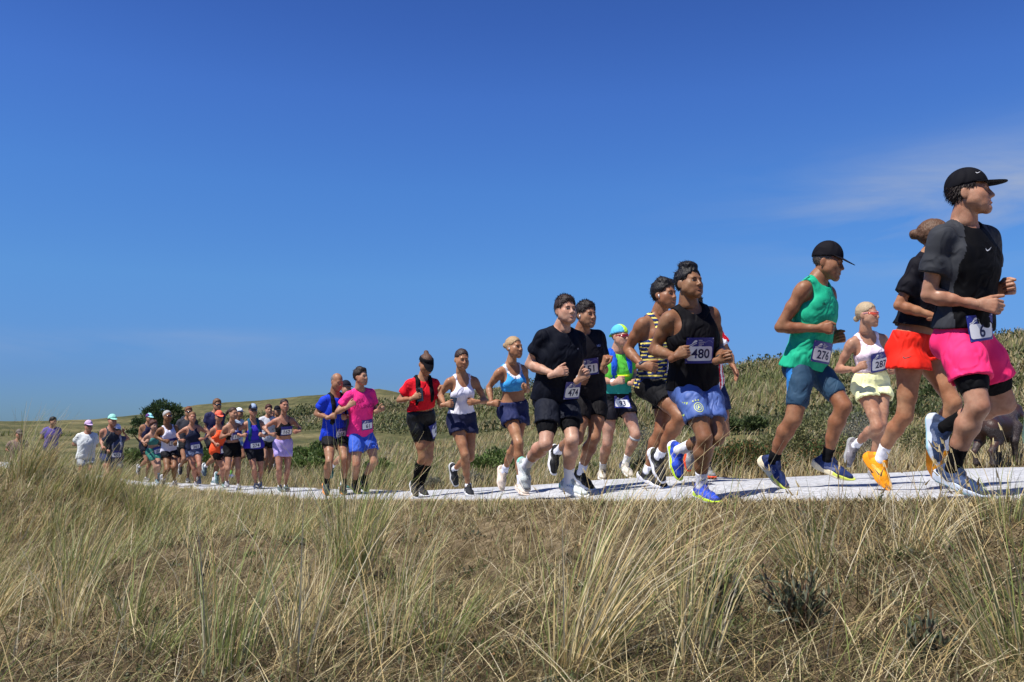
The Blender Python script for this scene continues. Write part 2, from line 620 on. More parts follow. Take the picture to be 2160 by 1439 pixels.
def ground_z(x, y, raw=False):
    x = np.asarray(x, float); y = np.asarray(y, float)
    ef = side_dist(x, y, FRONT)
    eb = -side_dist(x, y, BACK)
    zp = path_level(x, y) + 0.05 * np.clip(-ef, 0, 2.2) * (1 - 0.9 * smooth((x - 1.6) / 1.2)) * (1 - 0.8 * smooth((y - 8.5) / 4))
    near = smooth(ef / 1.9)
    z = zp - 0.34 * near
    z = z + 0.84 * np.exp(-(((x + 5.2) / 1.65) ** 2 + ((y - 8.9) / 2.0) ** 2)) * smooth(ef / 1.5)
    z = z + 0.25 * np.exp(-(((x + 1.9) / 0.9) ** 2 + ((y - 6.0) / 1.2) ** 2)) * smooth(ef / 1.5)
    fade = smooth(np.maximum(ef, eb) / 0.8)
    z = z + 0.05 * fbm2(x * 0.9, y * 0.9, 4) * fade + 0.022 * fbm2(x * 4.2, y * 4.2, 3, 8.0) * fade * (y < 12)
    # beyond the path: rough meadow, then dunes up to the skyline
    u = np.clip(eb / 56.0, 0, 3)
    yy = np.maximum(y, 1.0)
    px = CX + F_PX * x / yy
    px = np.where(y < 3, np.where(x > 0, 2400, -400), px)
    elev = (900 - np.interp(px, SKY_X, SKY_Y)) / F_PX
    r = np.hypot(x, y)
    prof = np.clip(u, 0, 1) ** 1.35
    zr = elev * r * 0.985
    amp = 0.9 * smooth(u / 0.6) * (1 - 0.9 * smooth((u - 0.6) / 0.35))
    zz = zp * (1 - prof) + zr * prof + amp * fbm2(x * 0.07, y * 0.07, 4, 2.0) * 0.8
    zz = np.where(u > 1, zz * (1 - 0.45 * smooth((u - 1) / 1.2)), zz)
    z = np.where(eb > 0, zz + 0.05 * fbm2(x * 0.6, y * 0.6, 3) * fade, z)
    if not raw:                       # the sheet of soil dips a little under the path
        inside = smooth(np.minimum(-ef, -eb) / 0.25)
        z = z - 0.05 * np.where((ef < 0) & (eb < 0), inside, 0)
    return z


def g1(x, y):
    return float(ground_z(np.array([x]), np.array([y]), raw=True)[0])


def path_mask(x, y):
    return (side_dist(x, y, FRONT) < 0) & (side_dist(x, y, BACK) > 0)


def build_ground():
    az = np.concatenate([np.arange(-50, 50.01, 0.42), np.arange(53, 310, 6.0)])
    az = np.radians(az)
    rr = np.concatenate([[0.35], 0.8 * (1.026 ** np.arange(0, 225)), [400, 700, 1500, 4000]])
    rr = rr[np.concatenate([[True], np.diff(rr) > 0])]
    A, R = np.meshgrid(az, rr, indexing='ij')
    X = np.sin(A) * R; Y = np.cos(A) * R
    Z = ground_z(X, Y)
    Z = np.where(R > 320, np.minimum(Z, -2.0), Z)
    na, nr = A.shape
    V = np.stack([X, Y, Z], -1).reshape(-1, 3)
    i = np.arange(na)[:, None]; j = np.arange(nr - 1)[None, :]
    i2 = (i + 1) % na
    Q = np.stack([i * nr + j, i * nr + j + 1, i2 * nr + j + 1, i2 * nr + j], -1).reshape(-1, 4)
    V = np.vstack([V, [0, 0, Z[:, 0].mean()]])
    T = np.stack([np.full(na, len(V) - 1), np.arange(na) * nr, ((np.arange(na) + 1) % na) * nr], -1)
    m = bpy.data.materials.new('dune_soil')
    m.use_nodes = True
    nt = m.node_tree; N = nt.nodes; Lk = nt.links
    b = N['Principled BSDF']
    b.inputs['Roughness'].default_value = 0.95
    b.inputs['Specular IOR Level'].default_value = 0.1
    tc = N.new('ShaderNodeTexCoord')

    def noise(scale, det=5, rough=0.6):
        n = N.new('ShaderNodeTexNoise')
        n.inputs['Scale'].default_value = scale; n.inputs['Detail'].default_value = det; n.inputs['Roughness'].default_value = rough
        Lk.new(tc.outputs['Object'], n.inputs['Vector'])
        return n

    def ramp(src, stops):
        r = N.new('ShaderNodeValToRGB')
        e = r.color_ramp.elements
        e[0].position, e[0].color = stops[0][0], (*stops[0][1], 1)
        e[1].position, e[1].color = stops[-1][0], (*stops[-1][1], 1)
        for p, c in stops[1:-1]:
            q = e.new(p); q.color = (*c, 1)
        Lk.new(src, r.inputs['Fac'])
        return r

    fine = ramp(noise(9.0, 8, 0.75).outputs['Fac'], [(0.30, (0.06, 0.042, 0.024)), (0.45, (0.15, 0.11, 0.062)), (0.58, (0.26, 0.20, 0.125)), (0.76, (0.37, 0.30, 0.20))])
    wide = ramp(noise(0.16, 6, 0.65).outputs['Fac'], [(0.32, (0.05, 0.06, 0.025)), (0.46, (0.095, 0.095, 0.042)), (0.60, (0.165, 0.145, 0.07)), (0.74, (0.24, 0.205, 0.11))])
    # colour of the far sward takes over where single blades can no longer be told apart
    geo = N.new('ShaderNodeSeparateXYZ')
    Lk.new(tc.outputs['Object'], geo.inputs[0])
    mr = N.new('ShaderNodeMapRange')
    mr.inputs['From Min'].default_value = 10; mr.inputs['From Max'].default_value = 24
    Lk.new(geo.outputs['Y'], mr.inputs['Value'])
    mx = N.new('ShaderNodeMix'); mx.data_type = 'RGBA'
    Lk.new(mr.outputs[0], mx.inputs['Factor'])
    Lk.new(fine.outputs[0], mx.inputs['A']); Lk.new(wide.outputs[0], mx.inputs['B'])
    mul = N.new('ShaderNodeMix'); mul.data_type = 'RGBA'; mul.blend_type = 'MULTIPLY'
    mul.inputs['Factor'].default_value = 0.85
    gr = ramp(noise(1.1, 10, 0.78).outputs['Fac'], [(0.36, (0.40, 0.40, 0.36)), (0.50, (0.8, 0.8, 0.76)), (0.64, (1.25, 1.2, 1.1))])
    Lk.new(mx.outputs['Result'], mul.inputs['A']); Lk.new(gr.outputs[0], mul.inputs['B'])
    Lk.new(mul.outputs['Result'], b.inputs['Base Color'])
    bp = N.new('ShaderNodeBump')
    bp.inputs['Strength'].default_value = 0.9; bp.inputs['Distance'].default_value = 0.03
    Lk.new(noise(22, 8, 0.75).outputs['Fac'], bp.inputs['Height'])
    Lk.new(bp.outputs[0], b.inputs['Normal'])
    add_obj('ground', mesh_np('ground', V, [Q, T], True, [m]), label='dry dune ground of brown soil and moss', kind='structure')


def resample(poly, n):
    d = np.concatenate([[0], np.cumsum(np.hypot(*np.diff(poly, axis=0).T))])
    t = np.linspace(0, d[-1], n)
    # smooth the corners of the polyline a little
    P = np.stack([np.interp(t, d, poly[:, 0]), np.interp(t, d, poly[:, 1])], 1)
    for _ in range(6):
        P[1:-1] = 0.25 * P[:-2] + 0.5 * P[1:-1] + 0.25 * P[2:]
    return P


def build_path():
    n, m = 700, 30
    A, B = resample(FRONT, n), resample(BACK, n)
    i = np.arange(n)
    ja = 0.11 * fbm2(i * 0.33, i * 0 + 3, 4) + 0.02
    jb = 0.16 * fbm2(i * 0.33, i * 0 + 9, 4) + 0.03
    w = B - A
    wl_ = np.linalg.norm(w, axis=1, keepdims=True)
    A = A - w / wl_ * ja[:, None]; B = B + w / wl_ * jb[:, None]
    t = np.linspace(0, 1, m)[None, :, None]
    P = A[:, None] * (1 - t) + B[:, None] * t
    X, Y = P[..., 0], P[..., 1]
    Z = ground_z(X, Y, raw=True) + 0.006 + 0.008 * fbm2(X * 1.5, Y * 1.5, 3)
    Z[:, 0] -= 0.04; Z[:, -1] -= 0.04
    V = np.stack([X, Y, Z], -1).reshape(-1, 3)
    a = np.arange(n - 1)[:, None] * m + np.arange(m - 1)[None, :]
    Q = np.stack([a, a + m, a + m + 1, a + 1], -1).reshape(-1, 4)
    mt = bpy.data.materials.new('crushed_shell')
    mt.use_nodes = True
    nt = mt.node_tree; N = nt.nodes; Lk = nt.links
    b = N['Principled BSDF']
    b.inputs['Roughness'].default_value = 0.9; b.inputs['Specular IOR Level'].default_value = 0.2
    tc = N.new('ShaderNodeTexCoord')
    vo = N.new('ShaderNodeTexVoronoi'); vo.inputs['Scale'].default_value = 48
    Lk.new(tc.outputs['Object'], vo.inputs['Vector'])
    n1 = N.new('ShaderNodeTexNoise'); n1.inputs['Scale'].default_value = 1.1; n1.inputs['Detail'].default_value = 8; n1.inputs['Roughness'].default_value = 0.65
    Lk.new(tc.outputs['Object'], n1.inputs['Vector'])
    r1 = N.new('ShaderNodeValToRGB')
    r1.color_ramp.elements[0].position = 0.3; r1.color_ramp.elements[0].color = (0.37, 0.37, 0.375, 1)
    r1.color_ramp.elements[1].position = 0.62; r1.color_ramp.elements[1].color = (0.48, 0.487, 0.505, 1)
    Lk.new(n1.outputs['Fac'], r1.inputs['Fac'])
    hs = N.new('ShaderNodeMapRange'); hs.inputs['To Min'].default_value = 0.62; hs.inputs['To Max'].default_value = 1.28
    sp = N.new('ShaderNodeSeparateColor'); Lk.new(vo.outputs['Color'], sp.inputs[0]); Lk.new(sp.outputs[0], hs.inputs['Value'])
    mu = N.new('ShaderNodeMix'); mu.data_type = 'RGBA'; mu.blend_type = 'MULTIPLY'; mu.inputs['Factor'].default_value = 1
    Lk.new(r1.outputs[0], mu.inputs['A']); Lk.new(hs.outputs[0], mu.inputs['B'])
    Lk.new(mu.outputs['Result'], b.inputs['Base Color'])
    bp = N.new('ShaderNodeBump'); bp.inputs['Strength'].default_value = 0.6; bp.inputs['Distance'].default_value = 0.01
    Lk.new(vo.outputs['Distance'], bp.inputs['Height']); Lk.new(bp.outputs[0], b.inputs['Normal'])
    # soil and sand trodden in from the verges
    at = N.new('ShaderNodeAttribute'); at.attribute_name = 'Col'
    sc = N.new('ShaderNodeSeparateColor'); Lk.new(at.outputs['Color'], sc.inputs[0])
    n3 = N.new('ShaderNodeTexNoise'); n3.inputs['Scale'].default_value = 5; n3.inputs['Detail'].default_value = 8; n3.inputs['Roughness'].default_value = .7
    Lk.new(tc.outputs['Object'], n3.inputs['Vector'])
    ad = N.new('ShaderNodeMath'); ad.operation = 'ADD'; Lk.new(sc.outputs[0], ad.inputs[0]); Lk.new(n3.outputs['Fac'], ad.inputs[1])
    mr = N.new('ShaderNodeMapRange'); mr.inputs['From Min'].default_value = .95; mr.inputs['From Max'].default_value = 1.25; Lk.new(ad.outputs[0], mr.inputs['Value'])
    dm = N.new('ShaderNodeMix'); dm.data_type = 'RGBA'; dm.inputs['B'].default_value = (.24, .195, .135, 1)
    Lk.new(mr.outputs[0], dm.inputs['Factor']); Lk.new(mu.outputs['Result'], dm.inputs['A']); Lk.new(dm.outputs['Result'], b.inputs['Base Color'])
    dist = np.minimum(t[0, :, 0][None, :] * wl_, (1 - t[0, :, 0][None, :]) * wl_)
    edge = np.clip(1 - dist / .32, 0, 1)
    C = np.repeat(edge.reshape(-1, 1), 3, 1)
    add_obj('path', mesh_np('path', V, Q, True, [mt], col=C), label='pale crushed shell path the runners follow', kind='structure')


build_ground()
build_path()

SK = dict(fair=(.40, .222, .142), pale=(.48, .29, .205), tan=(.325, .172, .10), gold=(.37, .195, .107), brown=(.24, .125, .066), deep=(.275, .132, .07), ruddy=(.41, .212, .14))

# ------------------------------------------------------------------ people
E3 = np.eye(3)
LV_H = [0.0042, 0.0066, 0.0110]
_cache = {}


def head_mesh(lv, fem):
    key = ('head', lv, fem)
    if key in _cache: return _cache[key]
    G = Grid((-.10, -.13, -.17), (.10, .14, .14), LV_H[lv])
    G.ell((0, -.012, .034), E3, (.073, .093, .086), 0)
    G.ell((0, .030, -.035), E3, (.060, .060, .080), .03)
    jw = .043 if fem else .049
    for s in (-1, 1):
        G.cone((s * jw, .0, -.052), (s * .014, .072, -.100), .020, .017, .028)
        G.ell((s * .040, .060, -.024), E3, (.024, .020, .024), .028)
        G.chain([(s * .050, .022, -.020), (s * .047, .032, -.052), (s * .036, .050, -.080)], [.020, .020, .018], .03)
        G.cone((s * .026, .072, -.040), (s * .026, .070, -.070), .016, .016, .025)
        G.ell((s * .0765, -.008, -.012), np.array([[.94, .34 * s, 0], [-.34 * s, .94, 0], [0, 0, 1.]]), (.0085, .020, .031), .006)
    G.cone((0, .078, -.103), (0, .083, -.098), .016 if fem else .019, .016, .018)
    G.cone((-.032, .078, .020), (.032, .078, .020), .011, .011, .022)
    for s in (-1, 1):
        G.ell((s * .031, .100, -.001), E3, (.019, .0155, .0115), .014, 's')
    G.cone((0, .090, .004), (0, .108, -.031), .0075, .0115, .010)
    for s in (-1, 1):
        G.cone((s * .010, .097, -.036), (s * .011, .099, -.035), .0085, .0085, .007)
    G.ell((0, .086, -.061), E3, (.026, .013, .014), .012)
    G.cone((-.019, .090, -.0655), (.019, .090, -.0655), .0055, .0055, .005)
    G.cone((-.016, .089, -.076), (.016, .089, -.076), .006, .006, .005)
    G.cone((0, -.022, -.06), (0, -.034, -.15), .047 if fem else .054, .045 if fem else .052, .02)
    _cache[key] = G.mesh()
    return _cache[key]


def hand_mesh(lv, pose):
    """right hand, wrist at origin: y along the hand, z to the thumb side, x towards the palm's inside is -x"""
    key = ('hand', lv, pose)
    if key in _cache: return _cache[key]
    G = Grid((-.09, -.05, -.07), (.05, .21, .08), LV_H[lv] * .85)
    G.loft((0, -.04, 0), (0, .005, 0), E3[2], E3[2], .026, .027, .021, .020, .0)
    G.loft((0, .005, 0), (0, .075, 0), E3[2], E3[2], .027, .040, .019, .015, .012)
    curl = {'fist': 1.0, 'open': 0.25, 'loose': 0.62}[pose]
    for i, v in enumerate((.030, .011, -.009, -.028)):
        ln = (.040, .044, .041, .034)[i]
        k0 = np.array([0, .080 - abs(v - .005) * .25, v])
        a1 = curl * 1.25
        d1 = np.array([-math.sin(a1), math.cos(a1), 0])
        k1 = k0 + d1 * ln
        a2 = a1 + curl * 1.55
        d2 = np.array([-math.sin(a2), math.cos(a2), 0])
        k2 = k1 + d2 * ln * .68
        a3 = a2 + curl * .8
        k3 = k2 + np.array([-math.sin(a3), math.cos(a3), 0]) * ln * .5
        G.cone((0, .02, v * .6), k0, .011, .0115, .006)
        G.cone(k0, k1, .0112, .0098, .003)
        G.cone(k1, k2, .0098, .0090, .002)
        G.cone(k2, k3, .0090, .0078, .002)
    t0 = np.array([-.006, .018, .022]); t1 = np.array([-.022, .052, .046])
    t2 = t1 + np.array([-.012, .030, -.004 if pose == 'fist' else .012]); t3 = t2 + np.array([-.006, .022, -.010 if pose == 'fist' else .006])
    G.cone(t0, t1, .017, .0125, .012); G.cone(t1, t2, .0125, .0108, .003); G.cone(t2, t3, .0108, .0088, .002)
    _cache[key] = G.mesh()
    return _cache[key]


def shoe_mesh(lv):
    """origin under the ankle on the ground plane, y to the toes; returns upper, sole"""
    key = ('shoe', lv)
    if key in _cache: return _cache[key]
    h = LV_H[lv] * 1.4
    G = Grid((-.07, -.10, -.01), (.07, .23, .13), h)
    G.loft((0, -.042, .048), (0, .0, .055), E3[0], E3[0], .036, .040, .040, .045, 0)
    G.loft((0, -.050, .050), (0, -.040, .092), E3[0], E3[0], .030, .030, .026, .018, .015)
    G.loft((0, .0, .050), (0, .010, .098), E3[0], E3[0], .038, .033, .046, .038, .015)
    G.loft((0, .0, .050), (.004, .10, .042), E3[0], E3[0], .040, .046, .045, .034, .02)
    G.loft((.004, .10, .042), (.002, .172, .033), E3[0], E3[0], .046, .035, .034, .023, .02)
    G.cone((0, .055, .092), (0, .020, .112), .016, .014, .012)
    G.carve((0, -.005, .112), (0, .012, .085), .033, .020)
    X, Y, Z = G.all()
    np.maximum(G.d, (.022 - Z) + 0 * X + 0 * Y, out=G.d)
    up = G.mesh()
    S = Grid((-.07, -.10, -.01), (.07, .23, .08), h)
    X, Y, Z = S.all()
    pts = [(0, -.050, .042), (0, .02, .042), (.004, .105, .053), (.001, .178, .039)]
    d2 = np.full(np.broadcast(X, Y).shape, 1.0, np.float32)
    for a, b in zip(pts[:-1], pts[1:]):
        ba = np.array(b[:2]) - np.array(a[:2])
        t = np.clip(((X - a[0]) * ba[0] + (Y - a[1]) * ba[1]) / (ba @ ba), 0, 1)
        q = np.hypot(X - a[0] - t * ba[0], Y - a[1] - t * ba[1]) - (a[2] + (b[2] - a[2]) * t)
        d2 = np.minimum(d2, q)
    top = .046 - .012 * smooth((Y + .02) / .2) + .010 * smooth((-Y - .03) / .06)
    bot = .026 * smooth((Y - .10) / .12) ** 1.5 + .012 * smooth((-Y - .04) / .06)
    mid, hf = (top + bot) / 2, (top - bot) / 2
    dz = np.abs(Z - mid) - hf
    bulge = -.005 + .004 * np.cos((Z - mid) / .016)
    S.d = np.maximum(d2 + bulge * 0, dz + 0 * d2).astype(np.float32)
    S.d = (np.sqrt(np.maximum(d2 + .008, 0) ** 2 + np.maximum(dz + .008, 0) ** 2) - .008 + np.minimum(np.maximum(d2 + .008, dz + .008), 0)).astype(np.float32)
    so = S.mesh()
    _cache[key] = (up, so)
    return _cache[key]


def xf(VF, o, R, sc=1.0):
    """local mesh to world: columns of R are local axes"""
    V, F = VF
    return np.asarray(o) + (V * sc) @ np.asarray(R).T, F


TEMPL_R = dict(Rkn=(.085, .07, -.43), Ran=(.07, -.06, -.85), Rto=(.075, .145, -.915),
               Lkn=(-.085, .22, -.375), Lan=(-.07, -.16, -.55), Lto=(-.07, -.19, -.765),
               Rel=(.235, -.19, .31), Rwr=(.13, .05, .30), Lel=(-.235, -.09, .29), Lwr=(-.09, .13, .36))


class P:
    pass


def solve_person(sp):
    p = P(); p.sp = sp
    s = sp['s']; D0 = F_PX / s; D = D0
    p.fem = sp.get('fem', False)
    H = sp.get('H', 1.68 if p.fem else 1.80)
    st = sp.get('st')
    if st and (st + 'to') in sp:
        w = pix_ray(sp[st + 'to'][0], sp[st + 'to'][1])
        ds = np.linspace(D0 * .72, D0 * 1.4, 260)
        zz = w[2] * ds - ground_z(w[0] * ds, w[1] * ds, raw=True) - .03
        cr = np.nonzero((zz[:-1] > 0) & (zz[1:] <= 0))[0]
        if len(cr):
            Dg = ds[cr[np.argmin(abs(ds[cr] - D0))]]
            D = float(np.clip(Dg, D0 * .88, D0 * 1.15))
    H = H * D / D0
    p.H = H; p.k = k = H / 1.8; p.D = D
    p.g = sp.get('g', 1.0)
    yaw = math.radians(sp['yaw']); cyaw = math.radians(sp.get('cyaw', sp['yaw'])); hyaw = math.radians(sp.get('hyaw', sp['yaw']))
    if 'pv' in sp:
        pv = pix_ray(*sp['pv']) * D
        nk = pix_ray(*sp['nk']) * (D - sp.get('lean', .06) * math.cos(yaw))
        hd = pix_ray(*sp['hd']) * (D - sp.get('hl', .11) * math.cos(yaw))
    else:                         # only the head shows: the rest follows from where the ground is
        w = pix_ray(*sp['hd'])
        ds = np.linspace(D0 * .7, D0 * 1.4, 300)
        hh = (w[2] * ds - ground_z(w[0] * ds, w[1] * ds, raw=True)) / .935
        D = p.D = float(ds[np.argmin(abs(hh - H) + abs(ds - D0) * .01)])
        hd = w * D
        gz = g1(hd[0], hd[1])
        H = (hd[2] - gz) / .935
        p.H = H; p.k = k = H / 1.8
        c0 = nz(np.array([-hd[0], -hd[1], 0])); e0 = np.array([-c0[1], c0[0], 0])
        f0 = math.cos(yaw) * c0 + math.sin(yaw) * e0
        pv = hd - f0 * .10 * k; pv[2] = gz + .945 * k
        nk = pv + f0 * .05 * k + np.array([0, 0, .565 * k])
    c = nz(np.array([-pv[0], -pv[1], 0])); e = np.array([-c[1], c[0], 0])
    fd = lambda a: math.cos(a) * c + math.sin(a) * e
    Zv = np.array([0, 0, 1.])
    up = nz(nk - pv)
    p.up = up; p.T = np.linalg.norm(nk - pv)
    p.cr = nz(np.cross(fd(cyaw), up)); p.cf = np.cross(up, p.cr)
    pup = nz(up * .5 + Zv * .5)
    p.pr = nz(np.cross(fd(yaw), pup)); p.pf = np.cross(pup, p.pr); p.pup = pup
    tilt = math.radians(sp.get('hroll', 0))
    pit = math.radians(sp.get('hpit', 0))
    hf = fd(hyaw) * math.cos(pit) - Zv * math.sin(pit)
    hup = nz(Zv + fd(hyaw) * math.sin(pit) + np.cross(fd(hyaw), Zv) * math.sin(tilt))
    p.hr = nz(np.cross(hf, hup)); p.hf = nz(hf); p.hu = np.cross(p.hr, p.hf)
    p.HR = np.stack([p.hr, p.hf, p.hu], 1)
    J = p.J = dict(pv=pv, nk=nk, hd=hd)
    sw = (.152 if p.fem else .172) * k * sp.get('sw', 1.0)
    for sd, sg in (('R', 1), ('L', -1)):
        J[sd + 'sh'] = pv + up * (p.T - .055 * k) + p.cr * sg * sw - p.cf * .005
        J[sd + 'hp'] = pv + p.pr * sg * .088 * k
    T = TEMPL_R
    if sp.get('ph', st or 'R') == 'L':
        T = {('L' if a[0] == 'R' else 'R') + a[1:]: (-v[0], v[1], v[2]) for a, v in TEMPL_R.items()}
    hor_f = nz(np.array([p.pf[0], p.pf[1], 0])); hor_r = np.cross(hor_f, Zv)

    def templ(n):
        v = T[n]
        return pv + k * (v[0] * hor_r + v[1] * hor_f + v[2] * Zv)

    def solve(a, n, L, sg):
        if n not in sp:
            t = templ(n)
            J[n] = J[a] + nz(t - J[a]) * L if n[1:] != 'to' else J[a] + nz(t - templ(a)) * L
            return
        q = sp[n]
        if len(q) > 2: sg = q[2]
        w = pix_ray(q[0], q[1]); Pa = J[a]
        A = w @ w; B = w @ Pa; C = Pa @ Pa - L * L
        disc = B * B - A * C
        dd = B / A if disc <= 0 else (B + sg * math.sqrt(disc)) / A
        X = w * dd
        if len(q) > 3:          # damp the depth swing
            X = w * (B / A + (dd - B / A) * q[3])
        J[n] = X

    for sd in 'RL':
        solve(sd + 'sh', sd + 'el', .295 * k, 1)
        solve(sd + 'el', sd + 'wr', .262 * k, -1)
        solve(sd + 'hp', sd + 'kn', .44 * k, -1)
        solve(sd + 'kn', sd + 'an', .43 * k, 1)
        solve(sd + 'an', sd + 'to', .215 * k, -1)
    # wrists and forearms stay clear of the trunk: slide them along the line of sight
    S_ = SEC_F if p.fem else SEC_M

    def inside(q, m):
        v = q - J['pv']; t = (v @ up) / p.T
        if t < -.35 or t > .95: return False
        W = np.interp(t, [a[0] for a in S_], [a[1] for a in S_]) * k * p.g + m
        Dp = np.interp(t, [a[0] for a in S_], [a[2] for a in S_]) * k * p.g + m + (.03 * k if p.fem and t > .5 else 0)
        return ((v @ p.cr) / W) ** 2 + ((v @ p.cf) / Dp) ** 2 < 1

    for sd in 'RL':
        if sd + 'wr' not in sp or sp.get('nopush'): continue
        w = nz(J[sd + 'wr']); el = J[sd + 'el']
        for _ in range(40):
            q = J[sd + 'wr']
            if inside(q, .062) or inside(q * .6 + el * .4, .058): J[sd + 'wr'] = q + (p.cf if sp['yaw'] > 50 and sd == 'L' else -w) * .01
            else: break
        we = nz(el)
        for _ in range(12):
            if inside(J[sd + 'el'], .03): J[sd + 'el'] = J[sd + 'el'] + p.cr * (.008 if sd == 'R' else -.008)
            else: break
    # foot frames
    for sd in 'RL':
        v = nz(J[sd + 'to'] - J[sd + 'an'])
        r = nz(p.pr - v * (v @ p.pr))
        u0 = np.cross(r, v)
        th = math.radians(19)
        f = v * math.cos(th) + u0 * math.sin(th); u = u0 * math.cos(th) - v * math.sin(th)
        setattr(p, sd + 'foot', (J[sd + 'an'] - u * .088 * k, np.stack([r, f, u], 1)))
    # stand on the ground
    low = 9
    for sd in 'RL':
        o, R = getattr(p, sd + 'foot')
        for y in (-.07, .0, .08, .14, .19):
            q = o + R @ np.array([0, y, .026 * max(0, (y - .10) / .12) ** 1.5]) * k
            low = min(low, q[2] - g1(q[0], q[1]) - (.006 if path_mask(q[0], q[1]) else 0))
    air = sp.get('air', 0.0)
    shift = -(low - air)
    p.shift = shift
    shift = float(np.clip(shift, -.16, .16))
    dv = np.array([0, 0, shift])
    for n in J: J[n] = J[n] + dv
    for sd in 'RL':
        o, R = getattr(p, sd + 'foot')
        setattr(p, sd + 'foot', (o + dv, R))
    p.base = np.array([J['pv'][0], J['pv'][1], g1(J['pv'][0], J['pv'][1])])
    p.lv = sp.get('lv', 0 if D < 7.2 else 1 if D < 11 else 2)
    p.h = max(.0102, D * .00200)
    return p


SEC_M = [(-.06, .148, .100), (.12, .158, .110), (.38, .142, .102), (.62, .160, .114), (.82, .168, .108), (.92, .125, .072)]
SEC_F = [(-.06, .156, .104), (.10, .168, .114), (.42, .118, .086), (.62, .132, .098), (.82, .140, .090), (.92, .100, .062)]


def torso(G, p, off=0.0, kk=.03, tmin=-1, tmax=2, loose=0.0, lower=1.0, chest=True):
    S = SEC_F if p.fem else SEC_M
    k, J = p.k, p.J
    g = p.g
    belly = p.sp.get('belly', 0.0)
    pts = []
    for t, w, d in S:
        a = min(1, max(0, t))
        lat = nz(p.pr * (1 - a) + p.cr * a)
        fw = nz(p.pf * (1 - a) + p.cf * a)
        bl = belly * math.exp(-((t - .30) / .22) ** 2)
        c = J['pv'] + p.up * (t * p.T) + fw * ((.006 if .3 < t < .7 else -.012 if t > .7 else -.012) + bl * .5) * k
        lo = loose * (1 if t < .7 else .35)
        low = lower if t < .2 else 1.0
        pts.append((t, c, lat, (w * g * low + bl * .3) * k + off + lo, (d * g * low + bl * .5) * k + off + lo))
    for a, b in zip(pts[:-1], pts[1:]):
        if b[0] < tmin or a[0] > tmax: continue
        G.loft(a[1], b[1], a[2], b[2], a[3], b[3], a[4], b[4], kk)
    if chest and tmax > .7:
        for sd, sg in (('R', 1), ('L', -1)):
            c = J['pv'] + p.up * (.66 if p.fem else .74) * p.T + p.cr * sg * (.062 if p.fem else .072) * k + p.cf * (.066 if p.fem else .070) * k * g
            r = (.058, .056, .060) if p.fem else (.078, .042, .062)
            G.ell(c, np.stack([p.cr, p.cf, p.up]), [q * k * (p.sp.get('bust', 1) if p.fem else 1) + off for q in r], .03)
            sh = J[sd + 'sh']
            G.cone(J['pv'] + p.up * (p.T - .045 * k) + p.cr * sg * .05 * k - p.cf * .012, sh, .050 * k * g + off, .042 * k * g + off, .03)
            G.cone(J['nk'] + p.up * .03 * k - p.cf * .02, sh + p.up * .008 * k, .040 * k + off * .4, .032 * k * g + off, .03)
    if tmin < 0:
        for sg in (1, -1):
            G.ell(J['pv'] + p.pr * sg * .075 * k - p.pf * .052 * k - p.pup * .015, np.stack([p.pr, p.pf, p.pup]), [(.088 * g * lower) * k + off + loose] * 3, .03)


def arm_r(p):
    f = .84 if p.fem else 1.0
    g = p.g ** .7 * f
    return [(0, .054 * g), (.2, .047 * g), (.48, .050 * g), (.85, .037 * f), (1.0, .036 * f)], [(0, .036 * f), (.24, .0435 * g), (.5, .037 * g), (.8, .027 * f), (1.0, .0255 * f)]


def limb(G, a, b, prof, k, off=0, kk=.015, t0=0, t1=1, bow=None, loose0=0.0, loose1=0.0):
    ts = sorted(set([t0, t1] + [t for t, _ in prof if t0 < t < t1]))
    T = [t for t, _ in prof]; R = [r for _, r in prof]
    pts, rs = [], []
    for t in ts:
        q = a + (b - a) * t
        if bow is not None:
            q = q + bow * math.sin(math.pi * t)
        u = (t - t0) / max(1e-6, t1 - t0)
        pts.append(q); rs.append(float(np.interp(t, T, R)) * k + off + loose0 + (loose1 - loose0) * u)
    G.chain(pts, rs, kk)


def leg_prof(p):
    g = p.g ** .8
    if p.fem:
        return [(0, .086 * g), (.3, .080 * g), (.7, .060 * g), (.9, .050), (1, .049)], [(0, .048), (.1, .046), (.30, .053 * g), (.6, .040 * g), (.85, .029), (1, .031)]
    return [(0, .086 * g), (.3, .084 * g), (.62, .072 * g), (.88, .055), (1, .054)], [(0, .052), (.1, .049), (.30, .060 * g), (.6, .045 * g), (.85, .032), (1, .035)]


def leg(G, p, sd, off=0, kk=.018, th=(0, 1), sh=(0, 1), loose=(0, 0)):
    a, b = leg_prof(p)
    J, k = p.J, p.k
    hp, kn, an = J[sd + 'hp'], J[sd + 'kn'], J[sd + 'an']
    ax = nz(kn - hp); fw = nz(p.pf - ax * (p.pf @ ax))
    if th: limb(G, hp, kn, a, k, off, kk, th[0], th[1], fw * .014 * k, loose[0], loose[1])
    if sh:
        ax2 = nz(an - kn); bk = -nz(p.pf - ax2 * (p.pf @ ax2))
        limb(G, kn, an, b, k, off, kk, sh[0], sh[1], bk * .016 * k)
        if th and th[1] >= 1 and sh[0] <= 0:
            G.cone(kn + fw * .012 * k, kn + ax2 * .03 * k + fw * .008 * k, .040 * k + off, .036 * k + off, .02)


def arm(G, p, sd, off=0, kk=.014, ua=(0, 1), fa=(0, 1), loose=(0, 0), delt=1.0):
    a, b = arm_r(p)
    J, k = p.J, p.k
    if ua:
        limb(G, J[sd + 'sh'], J[sd + 'el'], a, k, off, kk, ua[0], ua[1], None, loose[0], loose[1])
        if ua[0] <= 0:
            d = nz(J[sd + 'el'] - J[sd + 'sh'])
            G.ell(J[sd + 'sh'] + d * .035 * k, E3, [.057 * k * delt * p.g ** .7 * (.84 if p.fem else 1) + off] * 3, .025)
    if fa: limb(G, J[sd + 'el'], J[sd + 'wr'], b, k, off, kk, fa[0], fa[1])


